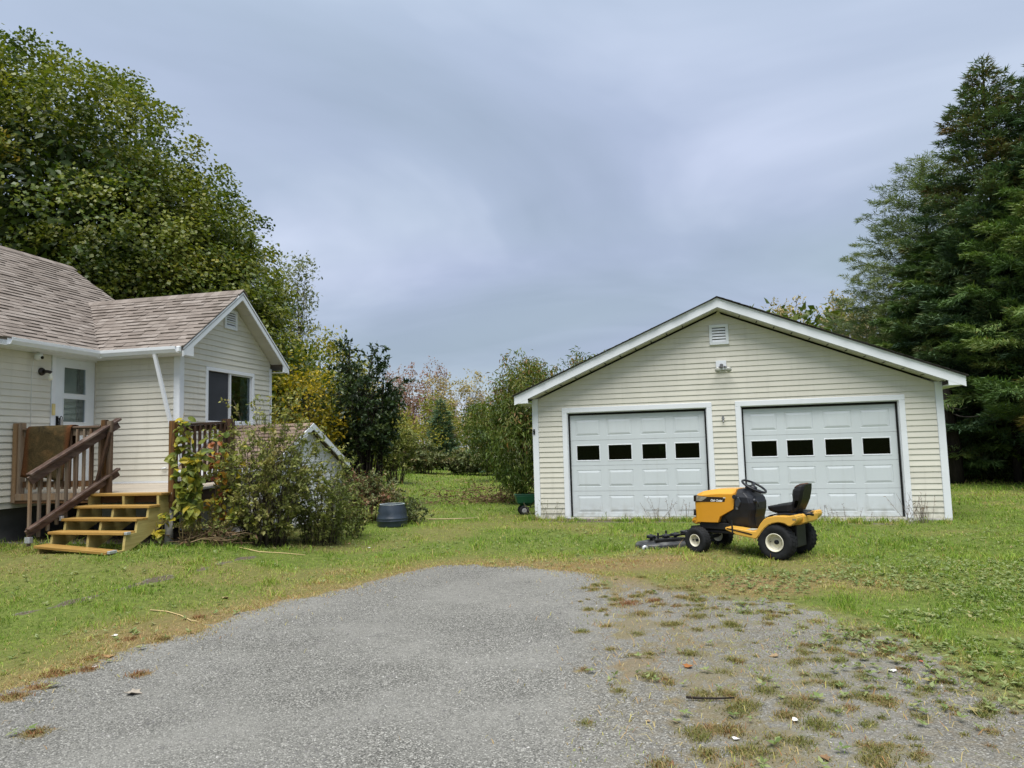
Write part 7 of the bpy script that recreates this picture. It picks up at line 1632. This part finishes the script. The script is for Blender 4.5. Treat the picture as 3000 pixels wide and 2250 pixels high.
# fallen leaves, sticks, scraps
def curled(name, label, x, y, s, col, rz, cat, grp=None, shape=0):
    z = float(gz(x, y)) + 0.008; m = MB()
    if shape == 0:
        ring = [(0.0, -0.5), (0.25, -0.35), (0.55, -0.42), (0.42, -0.1), (0.6, 0.15), (0.28, 0.22), (0.0, 0.62), (-0.28, 0.22), (-0.6, 0.15), (-0.42, -0.1), (-0.55, -0.42), (-0.25, -0.35)]
    else: ring = [(-0.5, -0.3), (0.1, -0.38), (0.5, -0.2), (0.42, 0.3), (-0.1, 0.36), (-0.45, 0.2)]
    n = len(ring); vs = [(0, 0, 0.0)] + [(px, py, 0.28 * abs(px) + 0.12 * py * py + random.uniform(-.05, .05)) for px, py in ring]
    vs += [(v[0], v[1], v[2] - 0.03) for v in vs]
    fs = [(0, i + 1, (i + 1) % n + 1) for i in range(n)] + [(n + 1, n + 1 + (i + 1) % n + 1, n + 1 + i + 1) for i in range(n)] + [(i + 1, n + 2 + i, n + 2 + (i + 1) % n, (i + 1) % n + 1) for i in range(n)]
    m.add([(v[0] * s, v[1] * s, v[2] * s) for v in vs], fs)
    o = m.build(name, simple('litter_%s' % abs(hash(col)), col, 0.7, 0.2, 0.2, 30) if ('litter_%s' % abs(hash(col))) not in bpy.data.materials else bpy.data.materials['litter_%s' % abs(hash(col))], None)
    o.location = (x, y, z); o.rotation_euler = (random.uniform(-.15, .15), random.uniform(-.15, .15), rz); tag(o, label, cat, grp)
TAN_, ORG_, WHT_ = (0.42, 0.30, 0.17), (0.42, 0.17, 0.05), (0.62, 0.60, 0.56)
for u_, v_, s, c, lab, sh in ((2017, 1956, 0.085, ORG_, 'curled orange-brown leaf on the gravel', 0), (2268, 1926, 0.085, TAN_, 'pale tan star-shaped leaf among the grass tufts', 0), (2416, 2219, 0.07, (0.30, 0.18, 0.09), 'brown folded leaf lying between grass tufts on the gravel', 0), (1900, 2115, 0.035, TAN_, 'small tan leaf scrap alone on bare gravel', 1), (392, 2030, 0.13, (0.48, 0.42, 0.34), 'large pale leaf on the gravel beside a rusty dry tuft', 0), (318, 1922, 0.09, (0.45, 0.27, 0.12), 'tan leaf in the dry grass by the driveway edge', 0), (2697, 1941, 0.05, (0.5, 0.16, 0.10), 'small red leaf in the broad-leaved weeds', 1)):
    x, y = px(u_, v_); curled('fallen_leaf', lab, x, y, s * 0.72, tuple(q * 0.6 for q in c), random.random() * 6, 'leaf', 'fallen leaves', sh)
for u_, v_, s, lab in ((2330, 2110, 0.04, 'white scrap beside the grass tufts on gravel'), (2615, 1968, 0.05, 'white scrap in the broad-leaved weeds'), (2155, 2165, 0.04, 'flat white chip on gravel next to the brown folded leaf'), (335, 1862, 0.06, 'crumpled white scrap on the lawn edge near the straw stalk'), (275, 1953, 0.04, 'small white scrap in the dry driveway edge'), (1081, 1605, 0.05, 'white scrap on the lawn in front of the barrel'), (1025, 1597, 0.07, 'pinkish leaf scrap on the lawn before the shrub'), (660, 1758, 0.08, 'pale dry leaf on the lawn between drive and shrub')):
    x, y = px(u_, v_); curled('paper_scrap', lab, x, y, s, WHT_ if 'white' in lab else TAN_, random.random() * 6, 'scrap', 'scraps on the ground', 1)
def stick(name, label, pts, r, mat, cat='stick'):
    P = [(*px(u_, v_), 0) for u_, v_ in pts]; P = [(p[0], p[1], float(gz(p[0], p[1])) + r + 0.012) for p in P]; m = MB(); m.tube(P, [r * (1 - 0.4 * i / (len(P) - 1)) for i in range(len(P))], 7); o = m.build(name, mat, None); tag(o, label, cat)
stick('stick', 'dark straight stick lying on the gravel', [(2010, 2050), (2060, 2053), (2110, 2053), (2152, 2051)], 0.008, M_BARKD)
stick('stick', 'long curved straw stalk across the dry lawn edge', [(440, 1795), (490, 1798), (530, 1808), (560, 1822), (582, 1825)], 0.006, simple('straw', (0.48, 0.37, 0.18), 0.8))
stick('stick', 'split pale stalk lying on the lawn before the shrub', [(700, 1641), (760, 1645), (830, 1640), (895, 1638)], 0.008, bpy.data.materials['straw'])
stick('board', 'thin weathered board lying flat on the lawn behind the barrel', [(1250, 1532), (1320, 1531), (1400, 1528)], 0.012, simple('pale_board', (0.40, 0.30, 0.18), 0.8), 'board')
